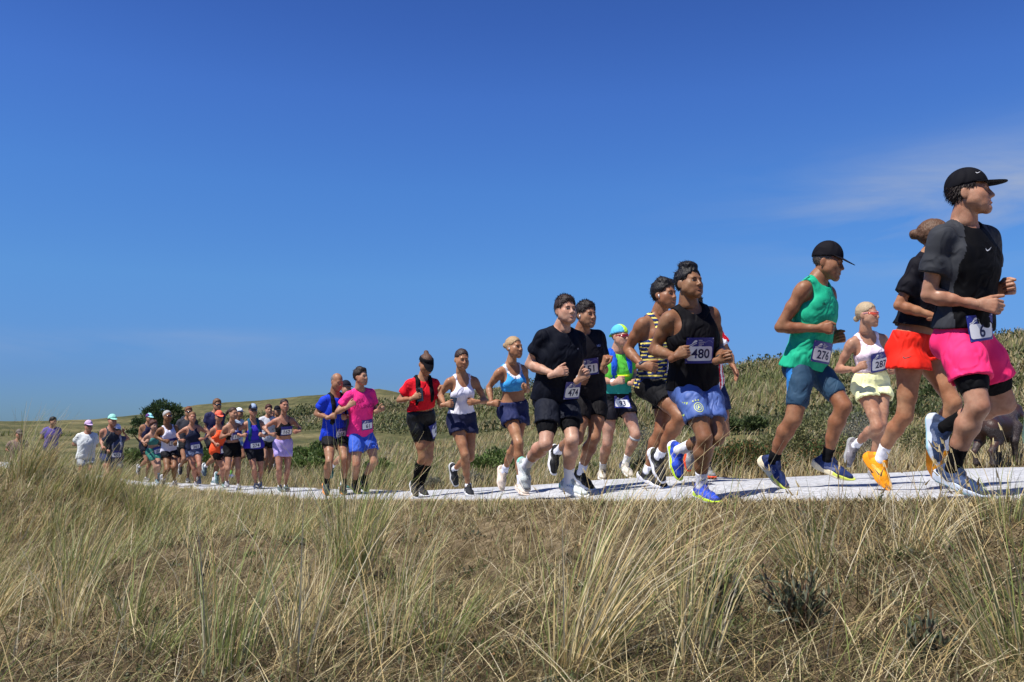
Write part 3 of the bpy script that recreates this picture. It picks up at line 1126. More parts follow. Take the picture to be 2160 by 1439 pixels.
def bounds(pts, m):
    A = np.array(pts)
    return A.min(0) - m, A.max(0) + m


def finish(p, name, VF, mats, parent, smooth=True, idx=None, label=None, **kw):
    V, F = VF
    if len(V) == 0: return None
    me = mesh_np(name, np.asarray(V) - p.base, F, smooth, mats, idx)
    return add_obj(name, me, parent, label=label, **kw)


def build_body(p):
    J, k = p.J, p.k
    G = Grid(*bounds(list(J.values()), .16), p.h)
    torso(G, p)
    neck_r = (.046 if p.fem else .056) * k * p.g ** .5
    hb = J['hd'] + p.HR @ np.array([0, -.026, -.075]) * k
    G.chain([J['nk'] - p.up * .03 + p.cf * .0, J['nk'] * .4 + hb * .6 - p.cf * .004, hb], [neck_r * 1.12, neck_r, neck_r * .97], .03)
    for sd in 'RL':
        arm(G, p, sd)
        leg(G, p, sd)
    parts = [G.mesh()]
    hs = p.sp.get('hs', 1.0)
    hw = p.sp.get('hw', 1.0)
    parts.append(xf(head_mesh(p.lv, p.fem), J['hd'], p.HR * np.array([hw, 1, 1]), k * hs))
    for sd, sg in (('R', 1), ('L', -1)):
        y = nz(J[sd + 'wr'] - J[sd + 'el'])
        if sd + 'ha' in p.sp:
            q = p.sp[sd + 'ha']
            w = pix_ray(q[0], q[1])
            tgt = w * (np.dot(w, J[sd + 'wr']) / (w @ w))
            y = nz(nz(tgt - J[sd + 'wr']) + .35 * y)
        pref = np.array([0, 0, 1.]) if abs(y[2]) < .8 else p.cf
        pref = pref + p.cr * sg * p.sp.get('pron', -.1)
        z = nz(pref - y * (pref @ y))
        x = np.cross(y, z)
        V, F = hand_mesh(p.lv, p.sp.get(sd + 'hand', p.sp.get('hand', 'fist')))
        if sg < 0:
            V = V * np.array([-1, 1, 1]); F = F[:, ::-1]
        # palm faces the body's middle line
        parts.append(xf((V, F), J[sd + 'wr'], np.stack([x, y, z], 1), k * (.9 if p.fem else 1.0)))
        setattr(p, sd + 'handframe', (J[sd + 'wr'], np.stack([x, y, z], 1)))
    V, F = join(parts)
    return V, F


def wrinkle(G, p, amp, freq, seed=0.0, vert=.5):
    X, Y, Z = G.all()
    o = p.J['pv']
    a = (X - o[0]) * p.cr[0] + (Y - o[1]) * p.cr[1] + (Z - o[2]) * p.cr[2]
    b = (X - o[0]) * p.cf[0] + (Y - o[1]) * p.cf[1] + (Z - o[2]) * p.cf[2]
    c = (X - o[0]) * p.up[0] + (Y - o[1]) * p.up[1] + (Z - o[2]) * p.up[2]
    n = vnoise(a * freq + seed, b * freq + 3.7, c * freq * vert + a * freq * .6 + seed * 1.7)
    n2 = vnoise(a * freq * 2.1 + seed + 9, b * freq * 2.1, c * freq * 2.1 * vert - a * freq * .9 + 5)
    G.d = (G.d + amp * (.75 - 1.6 * np.abs(n)) + amp * .5 * (.6 - 1.4 * np.abs(n2))).astype(np.float32)


def lcoords(G, p, o=None):
    X, Y, Z = G.all()
    o = p.J['pv'] if o is None else o
    dot = lambda v: (X - o[0]) * v[0] + (Y - o[1]) * v[1] + (Z - o[2]) * v[2]
    return dot(p.cr), dot(p.cf), dot(p.up)


def build_top(p, t):
    J, k = p.J, p.k
    kind = t['type']
    off = t.get('off', {'tee': .012, 'sleeveless': .012, 'tank': .010, 'bra': .007, 'singlet': .010}[kind])
    loose = t.get('loose', {'tee': .016, 'sleeveless': .016, 'tank': .010, 'bra': 0, 'singlet': .008}[kind])
    h = p.h
    G = Grid(*bounds([J['pv'] - p.up * .12, J['nk'], J['Rsh'], J['Lsh'], J['Rel'], J['Lel']], .17), h * (.72 if p.lv == 0 else .92))
    torso(G, p, off, tmin=-.2, loose=loose)
    if kind == 'tee':
        for sd in 'RL':
            g = G.like()
            sl = t.get('sleeve', .55)
            arm(g, p, sd, off, ua=(0, min(1, sl + .15)), fa=None, loose=(.0, .022), delt=.9)
            d = nz(J[sd + 'el'] - J[sd + 'sh'])
            g.plane(J[sd + 'sh'] + (J[sd + 'el'] - J[sd + 'sh']) * sl, d)
            G.merge(g, .028)
    else:
        for sd in 'RL':      # cloth over the shoulder end
            pass
    wr = t.get('wr', .005 if kind in ('tee', 'sleeveless', 'tank') else .0015)
    wrinkle(G, p, wr * .9, 10 / k, sum(map(ord, p.sp['id'])) % 97 * .37)
    u, f, v = lcoords(G, p)
    T = p.T
    hem = t.get('hem', {'tee': -.06, 'sleeveless': -.10, 'tank': -.08, 'bra': .52, 'singlet': -.03}[kind])
    slant = t.get('slant', 0.0)
    G.d = np.maximum(G.d, (hem * T - v + .012 * k * np.sin(u * 14) * (kind != 'bra') + slant * u)).astype(np.float32)
    X, Y, Z = G.all()

    def cut(c, rad, rr=None):
        G.ell(c, np.stack([p.cr, p.cf, p.up]) if rr is None else rr, rad, 0, 's')

    nk = J['nk']
    if kind == 'tee':
        cut(nk + p.cf * .030 * k + p.up * .055 * k, (.082 * k, .090 * k, .075 * k))
    elif kind == 'sleeveless':
        cut(nk + p.cf * .045 * k + p.up * .05 * k, (.078 * k, .085 * k, .085 * k))
    elif kind in ('tank', 'singlet'):
        cut(nk + p.cf * .06 * k + p.up * .045 * k, (t.get('neckw', .085) * k, .10 * k, t.get('neckd', .11) * k))
        cut(nk - p.cf * .05 * k + p.up * .06 * k, (.085 * k, .07 * k, .075 * k))
    else:
        cut(nk + p.cf * .07 * k + p.up * .015 * k, (t.get('neckw', .088) * k, .12 * k, t.get('neckd', .13) * k))
        cut(nk - p.cf * .07 * k + p.up * .015 * k, (t.get('neckw', .088) * k, .10 * k, .15 * k))
    if kind != 'tee':
        ar = t.get('arm', {'sleeveless': .082, 'tank': .098, 'singlet': .105, 'bra': .098}[kind])
        for sd, sg in (('R', 1), ('L', -1)):
            c = J[sd + 'sh'] + p.cr * sg * (.035 if kind != 'sleeveless' else .040) * k - p.up * .015 * k
            cut(c, (ar * k, .20 * k, ar * 1.25 * k))
    p.top_d = G
    return G.mesh()


def build_bottom(p, t):
    J, k = p.J, p.k
    kind = t['type']
    tight = kind == 'tight'
    off = t.get('off', .006 if tight else .009)
    G = Grid(*bounds([J['pv'] + p.up * .22, J['Rhp'], J['Lhp'], J['Rkn'], J['Lkn']], .19), p.h * (.78 if p.lv == 0 else .9))
    torso(G, p, off, tmin=-.2, tmax=.36, loose=0 if tight else .003, chest=False)
    ln = t.get('len', .45)
    fl = t.get('flare', 0 if tight else .030) * .8
    LG = G.like()
    for sd in 'RL':
        g = G.like()
        lnn = t.get('len' + sd, ln)
        hp, kn = J[sd + 'hp'], J[sd + 'kn']
        ax = nz(kn - hp)
        leg(g, p, sd, off, th=(0, min(1.0, lnn + .2)), sh=None, loose=(0 if tight else .002, fl * 1.15))
        if not tight:
            wrv = .004
        end = hp + (kn - hp) * lnn
        g.plane(end, nz(ax * .9 - np.array([0, 0, 1.]) * t.get('tilt', .25) if not tight else ax))
        LG.merge(g, 0)
    G.merge(LG, .02)
    if not tight:
        wrinkle(G, p, t.get('wr', .0055) * 1.0, 9 / k, sum(map(ord, p.sp['id'])) % 89 * .41, .35)
        if kind == 'frill':
            u, f, v = lcoords(G, p)
            G.d = (G.d + .006 * np.sin(u * 95 / k) * np.cos(f * 80 / k) * smooth((.10 - v) / .2)).astype(np.float32)
        for sd in 'RL':
            lnn = t.get('len' + sd, ln)
            hp, kn = J[sd + 'hp'], J[sd + 'kn']
            a, _ = leg_prof(p)
            e0 = hp + (kn - hp) * max(0.05, lnn - .10); e1 = hp + (kn - hp) * (lnn + .10)
            r0 = float(np.interp(lnn - .1, [q[0] for q in a], [q[1] for q in a])) * k
            r1 = float(np.interp(lnn + .1, [q[0] for q in a], [q[1] for q in a])) * k
            G.carve(e0, e1, r0 + .002, r1 + off + fl * 1.1 - .006)
    wt = t.get('waist', .20)
    G.plane(J['pv'] + p.up * wt * p.T, p.up)
    return G.mesh()


def sock_leg(p, sd, top, off=.0045):
    J, k = p.J, p.k
    G = Grid(*bounds([J[sd + 'an'], J[sd + 'kn']], .11), max(.0055, p.h * .8))
    o, R = getattr(p, sd + 'foot')
    leg(G, p, sd, off, th=None, sh=(1 - top, 1))
    G.cone(J[sd + 'an'], o + R @ np.array([0, 0, .05]) * k, .036 * k + off, .034 * k, .015)
    ax = nz(J[sd + 'kn'] - J[sd + 'an'])
    G.plane(J[sd + 'an'] + (J[sd + 'kn'] - J[sd + 'an']) * top, ax)
    return G.mesh()


def hgrid(lv):
    return LV_H[lv] * 1.45


def head_obj(p, name, VF, mats, body, idx=None, parent=None, smooth=True):
    V, F = VF
    if len(V) == 0: return None
    s = p.k * p.sp.get('hs', 1.0)
    return finish(p, name, (p.J['hd'] + (np.asarray(V) * s) @ (p.HR * np.array([p.sp.get('hw', 1.0), 1, 1])).T, F), mats, parent or body, smooth, idx)


def build_hair(p, style):
    G = Grid((-.14, -.26, -.22), (.14, .15, .20), hgrid(p.lv))
    th = .010
    X, Y, Z = G.all()
    if style in ('bald',):
        G.ell((0, -.014, .030), E3, (.0775, .098, .084), 0)
        np.maximum(G.d, (Y * .9 + Z * .75 - .045) + 0 * X, out=G.d)
        np.maximum(G.d, (-.07 - Z) + 0 * X + 0 * Y, out=G.d)
        np.maximum(G.d, (Y - .012) + 0 * X + 0 * Z, out=G.d)
        return G.mesh()
    vol = {'short': .012, 'quiff': .010, 'messy': .016, 'bun': .006, 'topbun': .006, 'pony': .006, 'curly': .030, 'long': .012, 'crop': .004, 'mullet': .009, 'low': .006}[style]
    G.ell((0, -.014, .036), E3, (.0735 + vol, .094 + vol, .086 + vol * 1.1), 0)
    if style in ('quiff',):
        G.loft((0, .045, .118), (0, -.03, .136), E3[0], E3[0], .052, .050, .026, .026, .02)
        G.loft((0, .020, .140), (.0, -.055, .150), E3[0], E3[0], .038, .025, .018, .010, .02)
    if style == 'messy':
        G.loft((0, .055, .105), (0, -.02, .128), E3[0], E3[0], .060, .058, .022, .022, .02)
    capped = bool(p.sp.get('cap')) and p.sp['cap'].get('kind') != 'visor'
    if style == 'short' and not capped:
        G.ell((0, .002, .062), E3, (.074, .088, .074), .02)
    nz_ = vnoise(X * 70, Y * 35, Z * 45) + .6 * vnoise(X * 140 + 3, Y * 70, Z * 90)
    amp = {'curly': .012, 'messy': .006, 'quiff': .005, 'short': .0026, 'crop': .0012}.get(style, .0012)
    G.d = (G.d + amp * nz_).astype(np.float32)
    # hairline: forehead, temple, round the ear, nape
    hl = .016 if style not in ('curly', 'long') else .022
    if style == 'crop': hl = .008
    line = Y * .80 - Z * .60 + .10 * np.abs(X) * 0
    np.maximum(G.d, (line - hl + .007 * vnoise(X * 75, Y * 40, Z * 40)).astype(np.float32), out=G.d)
    nape = -.075 if style not in ('mullet', 'long', 'curly') else -.125
    np.maximum(G.d, (nape - Z) + 0 * X + 0 * Y, out=G.d)
    G.ell((.078, .012, -.016), E3, (.022, .024, .040), 0, 's')
    G.ell((-.078, .012, -.016), E3, (.022, .024, .040), 0, 's')
    if capped:
        np.maximum(G.d, (Z - .040 + .1 * np.minimum(Y, 0)) + 0 * X, out=G.d)
    if style == 'bun':
        G.ell((0, -.125, .035), E3, (.034, .030, .034), .012)
        G.d = (G.d + .003 * vnoise(X * 90, Y * 60, Z * 90)).astype(np.float32)
    elif style == 'low':
        G.ell((0, -.112, -.03), E3, (.030, .026, .030), .012)
        G.d = (G.d + .003 * vnoise(X * 90, Y * 60, Z * 90)).astype(np.float32)
    elif style == 'topbun':
        G.ell((0, -.065, .125), E3, (.030, .034, .026), .012)
    elif style == 'pony':
        G.chain([(0, -.10, .065), (0, -.15, .055), (.02, -.19, .01), (.03, -.21, -.06)], [.020, .027, .026, .012], .015)
    elif style == 'long':
        G.chain([(0, -.08, .0), (0, -.10, -.08), (.0, -.10, -.17)], [.06, .05, .03], .02)
    return G.mesh()


def strands(VF, style, n):
    """locks lying on the hair so that its surface and outline are not smooth"""
    V, F = VF
    if len(V) < 50: return VF
    r_ = np.random.default_rng(len(V))
    i = r_.integers(0, len(V), n)
    P0 = V[i]
    nr = P0 - np.array([0, -.012, .03]); nr /= np.linalg.norm(nr, axis=1, keepdims=True)
    if style in ('short', 'crop', 'mullet', 'bald'):
        d = nr * .10 + np.array([.1, .25, -.75])
        d = np.where(P0[:, 2:3] > .085, nr * .12 + np.array([.45, .5, .05]), d)
        if style == 'mullet': d = nr * .12 + np.array([0, -.3, -.8])
    elif style in ('quiff', 'messy'):
        d = np.where(P0[:, 2:3] > .085, nr * .25 + np.array([.2, -.8, .35]), nr * .08 + np.array([0, -.5, -.4]))
    elif style == 'curly':
        d = r_.normal(0, 1, (n, 3)) + nr
    else:
        tgt = np.array({'bun': (0, -.13, .035), 'low': (0, -.12, -.03), 'topbun': (0, -.07, .13), 'pony': (0, -.11, .06), 'long': (0, -.1, -.15)}[style])
        d = tgt - P0; d /= np.linalg.norm(d, axis=1, keepdims=True) + 1e-6
        d = d + nr * .12
    d = d + r_.normal(0, .16, (n, 3))
    d /= np.linalg.norm(d, axis=1, keepdims=True)
    L = r_.uniform(.012, .028, (n, 1)) * (.5 if style in ('crop', 'bald') else 1)
    s = np.cross(d, nr); s /= np.linalg.norm(s, axis=1, keepdims=True) + 1e-6
    w = .0016
    A = P0 - nr * .002
    mid = A + d * L * .55 + nr * .0018
    tip = A + d * L + nr * .001
    Vs = np.stack([A - s * w, A + s * w, mid + s * w * .8, mid - s * w * .8, tip], 1).reshape(-1, 3)
    b = np.arange(n) * 5 + len(V)
    Q = np.stack([b, b + 1, b + 2, b + 3], 1)
    T = np.stack([b + 3, b + 2, b + 4], 1)
    return np.concatenate([V, Vs]), [np.asarray(F), Q, T]


def build_cap(p, c):
    """running cap: crown, and brim as its sub-part"""
    G = Grid((-.13, -.14, -.06), (.13, .16, .19), hgrid(p.lv))
    X, Y, Z = G.all()
    tilt = c.get('tilt', 0.0)
    if c.get('kind') == 'visor':
        G.ell((0, -.012, .036), E3, (.088, .108, .104), 0)
        np.maximum(G.d, (Z - .082 + .25 * Y * 0) + 0 * X + 0 * Y, out=G.d)
        np.maximum(G.d, (.034 + .10 * (Y + .02) * 0 - Z) + 0 * X + 0 * Y, out=G.d)
    else:
        G.ell((0, -.012, .040), E3, (.0865, .107, .103 + c.get('tall', 0)), 0)
        np.maximum(G.d, ((.034 + .12 * np.minimum(Y, .06)) - Z) + 0 * X, out=G.d)
    crown = G.mesh()
    ln, drop = c.get('brim', .085), c.get('drop', .30)
    V, F = [], []
    na, nt_ = 16, 6
    for lay in (.0022, -.0022):
        for a_ in np.linspace(-1.15, 1.15, na + 1):
            for t_ in np.linspace(0, 1, nt_ + 1):
                x = .079 * math.sin(a_)
                y = -.012 + .096 * math.cos(a_) + t_ * (ln + .012) * max(0, math.cos(a_ * 1.30)) ** .55
                V.append((x, y, .050 - drop * (y - .075) - 2.4 * x * x + lay))
    m_ = nt_ + 1
    n1 = (na + 1) * m_
    for i_ in range(na):
        for j_ in range(nt_):
            b = i_ * m_ + j_
            F.append((b, b + 1, b + m_ + 1, b + m_))
            F.append((n1 + b, n1 + b + m_, n1 + b + m_ + 1, n1 + b + 1))
        b = i_ * m_ + nt_
        F.append((b, n1 + b, n1 + b + m_, b + m_))
    brim = (np.array(V), np.array(F))
    if c.get('back'):
        crown = (crown[0], crown[1])
        brim = (brim[0] * np.array([-1, -1, 1]), brim[1])
    return crown, brim


def band(r, half, z0, z1, th=.004, n=20, cy=.004, ry=None):
    """curved strip round the front of the head, for lenses"""
    ry = ry or r
    V, F = [], []
    for i in range(n + 1):
        a = -half + 2 * half * i / n
        edge = abs(a) / half
        lo = z0 + (z1 - z0) * .45 * max(0, edge - .55) / .45
        nose = .012 * math.exp(-(a / .13) ** 2)
        for q in (0, 1):
            for z in (lo + nose, z1 - .004 * edge):
                rr = r + q * th
                V.append((rr * math.sin(a), cy + (ry + q * th) * math.cos(a), z))
    V = np.array(V)
    for i in range(n):
        b, c = 4 * i, 4 * i + 4
        for x, y in ((0, 1), (1, 3), (3, 2), (2, 0)):
            F.append((b + x, c + x, c + y, b + y))
    F += [(0, 1, 3, 2), (4 * n, 4 * n + 2, 4 * n + 3, 4 * n + 1)]
    return V, [np.array(F)]


_txt = {}


def text_mesh(s, bold=.018):
    if s in _txt: return _txt[s]
    cu = bpy.data.curves.new('lettering', 'FONT')
    cu.body = s
    cu.align_x = 'CENTER'; cu.align_y = 'CENTER'
    cu.offset = bold
    cu.resolution_u = 3
    cu.fill_mode = 'FRONT'
    o = bpy.data.objects.new('lettering', cu)
    COL.objects.link(o)
    dg = bpy.context.evaluated_depsgraph_get()
    me = bpy.data.meshes.new_from_object(o.evaluated_get(dg))
    bm = bmesh.new(); bm.from_mesh(me)
    bmesh.ops.triangulate(bm, faces=bm.faces[:])
    V = np.array([v.co[:] for v in bm.verts]); F = np.array([[v.index for v in f.verts] for f in bm.faces])
    bm.free()
    bpy.data.objects.remove(o); bpy.data.curves.remove(cu); bpy.data.meshes.remove(me)
    V = V[:, :2]
    c = (V.max(0) + V.min(0)) / 2
    V = (V - c) / max(1e-6, (V[:, 1].max() - V[:, 1].min()))     # height 1
    _txt[s] = (V, F)
    return _txt[s]


def rounded(w, h, r, n=4):
    P_ = []
    for cx, cy, a0 in ((w / 2 - r, h / 2 - r, 0), (-w / 2 + r, h / 2 - r, 90), (-w / 2 + r, -h / 2 + r, 180), (w / 2 - r, -h / 2 + r, 270)):
        for i in range(n + 1):
            a = math.radians(a0 + 90 * i / n)
            P_.append((cx + r * math.cos(a), cy + r * math.sin(a)))
    return P_


def fan(poly):
    V = np.array([(np.mean([q[0] for q in poly]), np.mean([q[1] for q in poly]))] + list(poly))
    n = len(poly)
    return V, np.array([(0, i + 1, (i + 1) % n + 1) for i in range(n)])


def earclip(poly):
    """triangulate a simple polygon through bmesh"""
    bm = bmesh.new()
    f = bm.faces.new([bm.verts.new((x, y, 0)) for x, y in poly])
    bm.normal_update()
    if f.normal.z < 0: f.normal_flip()
    bmesh.ops.triangulate(bm, faces=[f])
    bm.verts.index_update()
    V = np.array([v.co[:2] for v in bm.verts]); F = np.array([[v.index for v in q.verts] for q in bm.faces])
    bm.free()
    return V, F


def gridrect(w, h, nx=8, ny=6):
    V = np.array([(w * (i / nx - .5), h * (j / ny - .5)) for j in range(ny + 1) for i in range(nx + 1)])
    F = np.array([(j * (nx + 1) + i, j * (nx + 1) + i + 1, (j + 1) * (nx + 1) + i + 1, (j + 1) * (nx + 1) + i) for j in range(ny) for i in range(nx)])
    return V, F


class Surf:
    """smooth sheet fitted over a garment in front of a point, for bibs and prints"""
    def __init__(s, p, VF, c, r, u, f, w, h, lift=.004, quad=True, stiff=1.0):
        V, F = VF
        Fl = F if isinstance(F, list) else [F]
        polys = [tuple(q) for a in Fl for q in a.tolist()]
        bv = BVHTree.FromPolygons([Vector(v) for v in V], polys)
        s.bv = bv
        s.c, s.r, s.u, s.f = c, r, u, f
        A, b = [], []
        for i in np.linspace(-.5, .5, 9):
            for j in np.linspace(-.5, .5, 9):
                o = c + r * w * i + u * h * j + f * .35
                hit = bv.ray_cast(Vector(o), Vector(-f), .7)
                if hit[0] is None: continue
                d = .35 - hit[3]
                x, y = w * i, h * j
                A.append([1, x, y, x * x, y * y, x * y] if quad else [1, x, y]); b.append(d)
        s.ok = len(b) > 12
        if not s.ok:
            s.q = np.array([.12, 0, 0, 0, 0, 0.]); s.n = 6
            s.lift = lift; return
        A, b = np.array(A), np.array(b)
        m = b > np.median(b) - .09
        q = np.linalg.lstsq(A[m], b[m], rcond=None)[0]
        res = b[m] - A[m] @ q
        if stiff < 1 and len(q) > 3:
            q[3:6] *= stiff
            res = b[m] - A[m] @ q
        q[0] += float(np.percentile(res, 98 if stiff < 1 else 96))
        s.q = q; s.lift = lift

    def hug(s, xy):
        P0 = s.at(xy)
        out = []
        for q in P0:
            hit = s.bv.ray_cast(Vector(q + s.f * .05), Vector(-s.f), .12)
            out.append(np.array(hit[0]) + s.f * s.lift if hit[0] is not None else q)
        return np.array(out)

    def at(s, xy, extra=0.0):
        x, y = xy[:, 0], xy[:, 1]
        M = np.stack([np.ones_like(x), x, y, x * x, y * y, x * y], 1)[:, :len(s.q)]
        d = M @ s.q + s.lift + extra
        return s.c + np.outer(x, s.r) + np.outer(y, s.u) + np.outer(d, s.f)


NAVY = srgb(28, 30, 110)
BIBB = srgb(40, 46, 130)
WHITE = (.78, .78, .78)


def swoosh(w):
    """a tick-shaped mark"""
    top = [(-.5, .02), (-.44, -.13), (-.33, -.19), (-.18, -.17), (.0, -.09), (.5, .16)]
    bot = [(.02, -.17), (-.2, -.27), (-.36, -.31), (-.48, -.26), (-.54, -.14)]
    return [(x * w, (y + .05) * w) for x, y in top + bot]


def build_bib(p, body, num, VF, t, du=0.0, yaw=0.0, roll=0.0, w=.20, h=.175, tiny=False):
    k = p.k
    a = math.radians(yaw)
    r0 = p.cr * math.cos(a) - p.cf * math.sin(a)
    f = nz(p.cf * math.cos(a) + p.cr * math.sin(a))
    up = p.up
    rr = math.radians(roll)
    r = r0 * math.cos(rr) + up * math.sin(rr); u = up * math.cos(rr) - r0 * math.sin(rr)
    # seen from the front, the wearer's right is on the reader's left
    c = p.J['pv'] + p.up * t * p.T + p.cr * du * k
    S = Surf(p, VF, c, -r, u, f, w, h, stiff=.5)
    m_b = plain('bib_film', BIBB, .35, .4, var=(9, .2))
    m_w = plain('bib_paper', WHITE, .5, .3)
    m_n = plain('bib_ink', srgb(22, 22, 70), .5, .3)
    V, F = gridrect(w, h)
    bib = finish(p, 'race_bib', (S.at(V), F), [m_b], body)

    def piece(name, VF2, mat, ex):
        V2, F2 = VF2
        finish(p, name, (S.at(V2, ex), F2), [mat], bib, smooth=False)

    Vp, Fp = gridrect(w * .90, h * .56, 12, 6)
    rc = .014                                   # rounded corners
    qx, qy = w * .45 - rc, h * .28 - rc
    ex, ey = np.maximum(np.abs(Vp[:, 0]) - qx, 0), np.maximum(np.abs(Vp[:, 1]) - qy, 0)
    ln_ = np.maximum(np.hypot(ex, ey), 1e-9); sc_ = np.minimum(1, rc / ln_)
    Vp = np.sign(Vp) * np.stack([np.minimum(np.abs(Vp[:, 0]), qx) + ex * sc_, np.minimum(np.abs(Vp[:, 1]), qy) + ey * sc_], 1)
    Vp[:, 1] -= h * .12
    piece('number_panel', (Vp, Fp), m_w, .0015)
    Vn, Fn = text_mesh(num)
    hh = .062 if len(num) > 1 else .066
    wn = (Vn[:, 0].max() - Vn[:, 0].min()) * hh
    sc = min(1, w * .80 / wn)
    Vn = Vn * np.array([hh * sc, hh]) + np.array([w * .02, -h * .12])
    piece('number', (Vn, Fn), m_n, .003)
    if not tiny:
        lg = [(-.085, .036), (-.066, .042), (-.048, .066), (-.036, .072), (-.026, .066), (-.028, .058), (-.05, .050), (-.064, .038), (-.084, .032)]
        lg = [(x * w / .2, y * h / .175) for x, y in lg]
        piece('logo', earclip(lg), m_w, .0015)
        lg2 = [(-.085, .028), (-.064, .034), (-.044, .047), (-.028, .052), (-.030, .047), (-.046, .040), (-.064, .028), (-.080, .023)]
        piece('logo', earclip([(x * w / .2, y * h / .175) for x, y in lg2]), m_w, .0015)
        for i, s_ in enumerate(('halve', 'marathon', 'vlieland', '2025')):
            Vt, Ft = text_mesh(s_, .008)
            Vt = (Vt - np.array([Vt[:, 0].min(), 0])) * .0085
            piece('lettering', (Vt + np.array([-.016, .070 - i * .0125]) * np.array([w / .2, h / .175]), Ft), m_w, .0015)
        arc = [(.05 + .03 * math.cos(a_), .035 + .022 * math.sin(a_)) for a_ in np.linspace(.2, 3.0, 10)]
        arc += [(.05 + .027 * math.cos(a_), .035 + .019 * math.sin(a_)) for a_ in np.linspace(3.0, .2, 10)]
        piece('logo', earclip([(x * w / .2 + .012, y * h / .175 + .01) for x, y in arc]), plain('bib_line', srgb(120, 125, 190), .5), .0012)
        for q in ((-.092, .080), (.092, .080), (-.092, -.080), (.092, -.080)):
            Vq, Fq = fan(rounded(.006, .006, .0028, 2))
            piece('safety_pin', (Vq + np.array(q) * np.array([w / .2, h / .175]), Fq), plain('pin', (.6, .6, .62), .25, .5, metal=.9), .002)
    return bib


def decal(p, parent, name, VF, c, r, u, f, flats, mat, w, h, lift=.0025, quad=True):
    """print on cloth: flats = list of (V2, F2)"""
    S = Surf(p, VF, c, r, u, f, w, h, lift, quad)
    if not S.ok: return
    Vs, Fs, n = [], [], 0
    for V2, F2 in flats:
        Vs.append(S.hug(V2)); Fs.append(F2 + n); n += len(V2)
    return finish(p, name, (np.concatenate(Vs), Fs), [mat], parent, smooth=False)


def ring(p, sd, name, at, mat, body, r=.031, w=.016, limb_='fa'):
    """band round a wrist or a leg"""
    J = p.J
    if limb_ == 'fa': a, b = J[sd + 'el'], J[sd + 'wr']
    else: a, b = J[sd + 'kn'], J[sd + 'an']
    c = a + (b - a) * at; d = nz(b - a)
    V, F = tube([c - d * w / 2, c - d * w * .2, c + d * w * .2, c + d * w / 2], [r * p.k * .96, r * p.k * 1.06, r * p.k * 1.06, r * p.k * .96], 16)
    return finish(p, name, (V, F), [mat], body)


def build_vest(p, c):
    """running vest: two padded front straps joined behind the shoulders"""
    J, k = p.J, p.k
    G = Grid(*bounds([J['pv'], J['nk'], J['Rsh'], J['Lsh']], .18), p.h)
    torso(G, p, .030, tmin=.3)
    u, f, v = lcoords(G, p)
    a = np.abs(u)
    c0 = c.get('c', .088) * k; hw_ = c.get('w', .036) * k
    x0 = c0 + (v - .75 * p.T) * -.05
    d = np.maximum(np.abs(a - x0) - hw_, (c.get('low', .42) * p.T) - v)
    backp = np.maximum(np.maximum(np.abs(u) - .12 * k, f + .03 * k), np.maximum(.45 * p.T - v, v - .95 * p.T))
    G.d = np.maximum(G.d, np.minimum(d, backp)).astype(np.float32)
    G.ell(J['nk'] + p.cf * .03 * k + p.up * .06 * k, np.stack([p.cr, p.cf, p.up]), (.068 * k, .10 * k, .08 * k), 0, 's')
    return G.mesh()


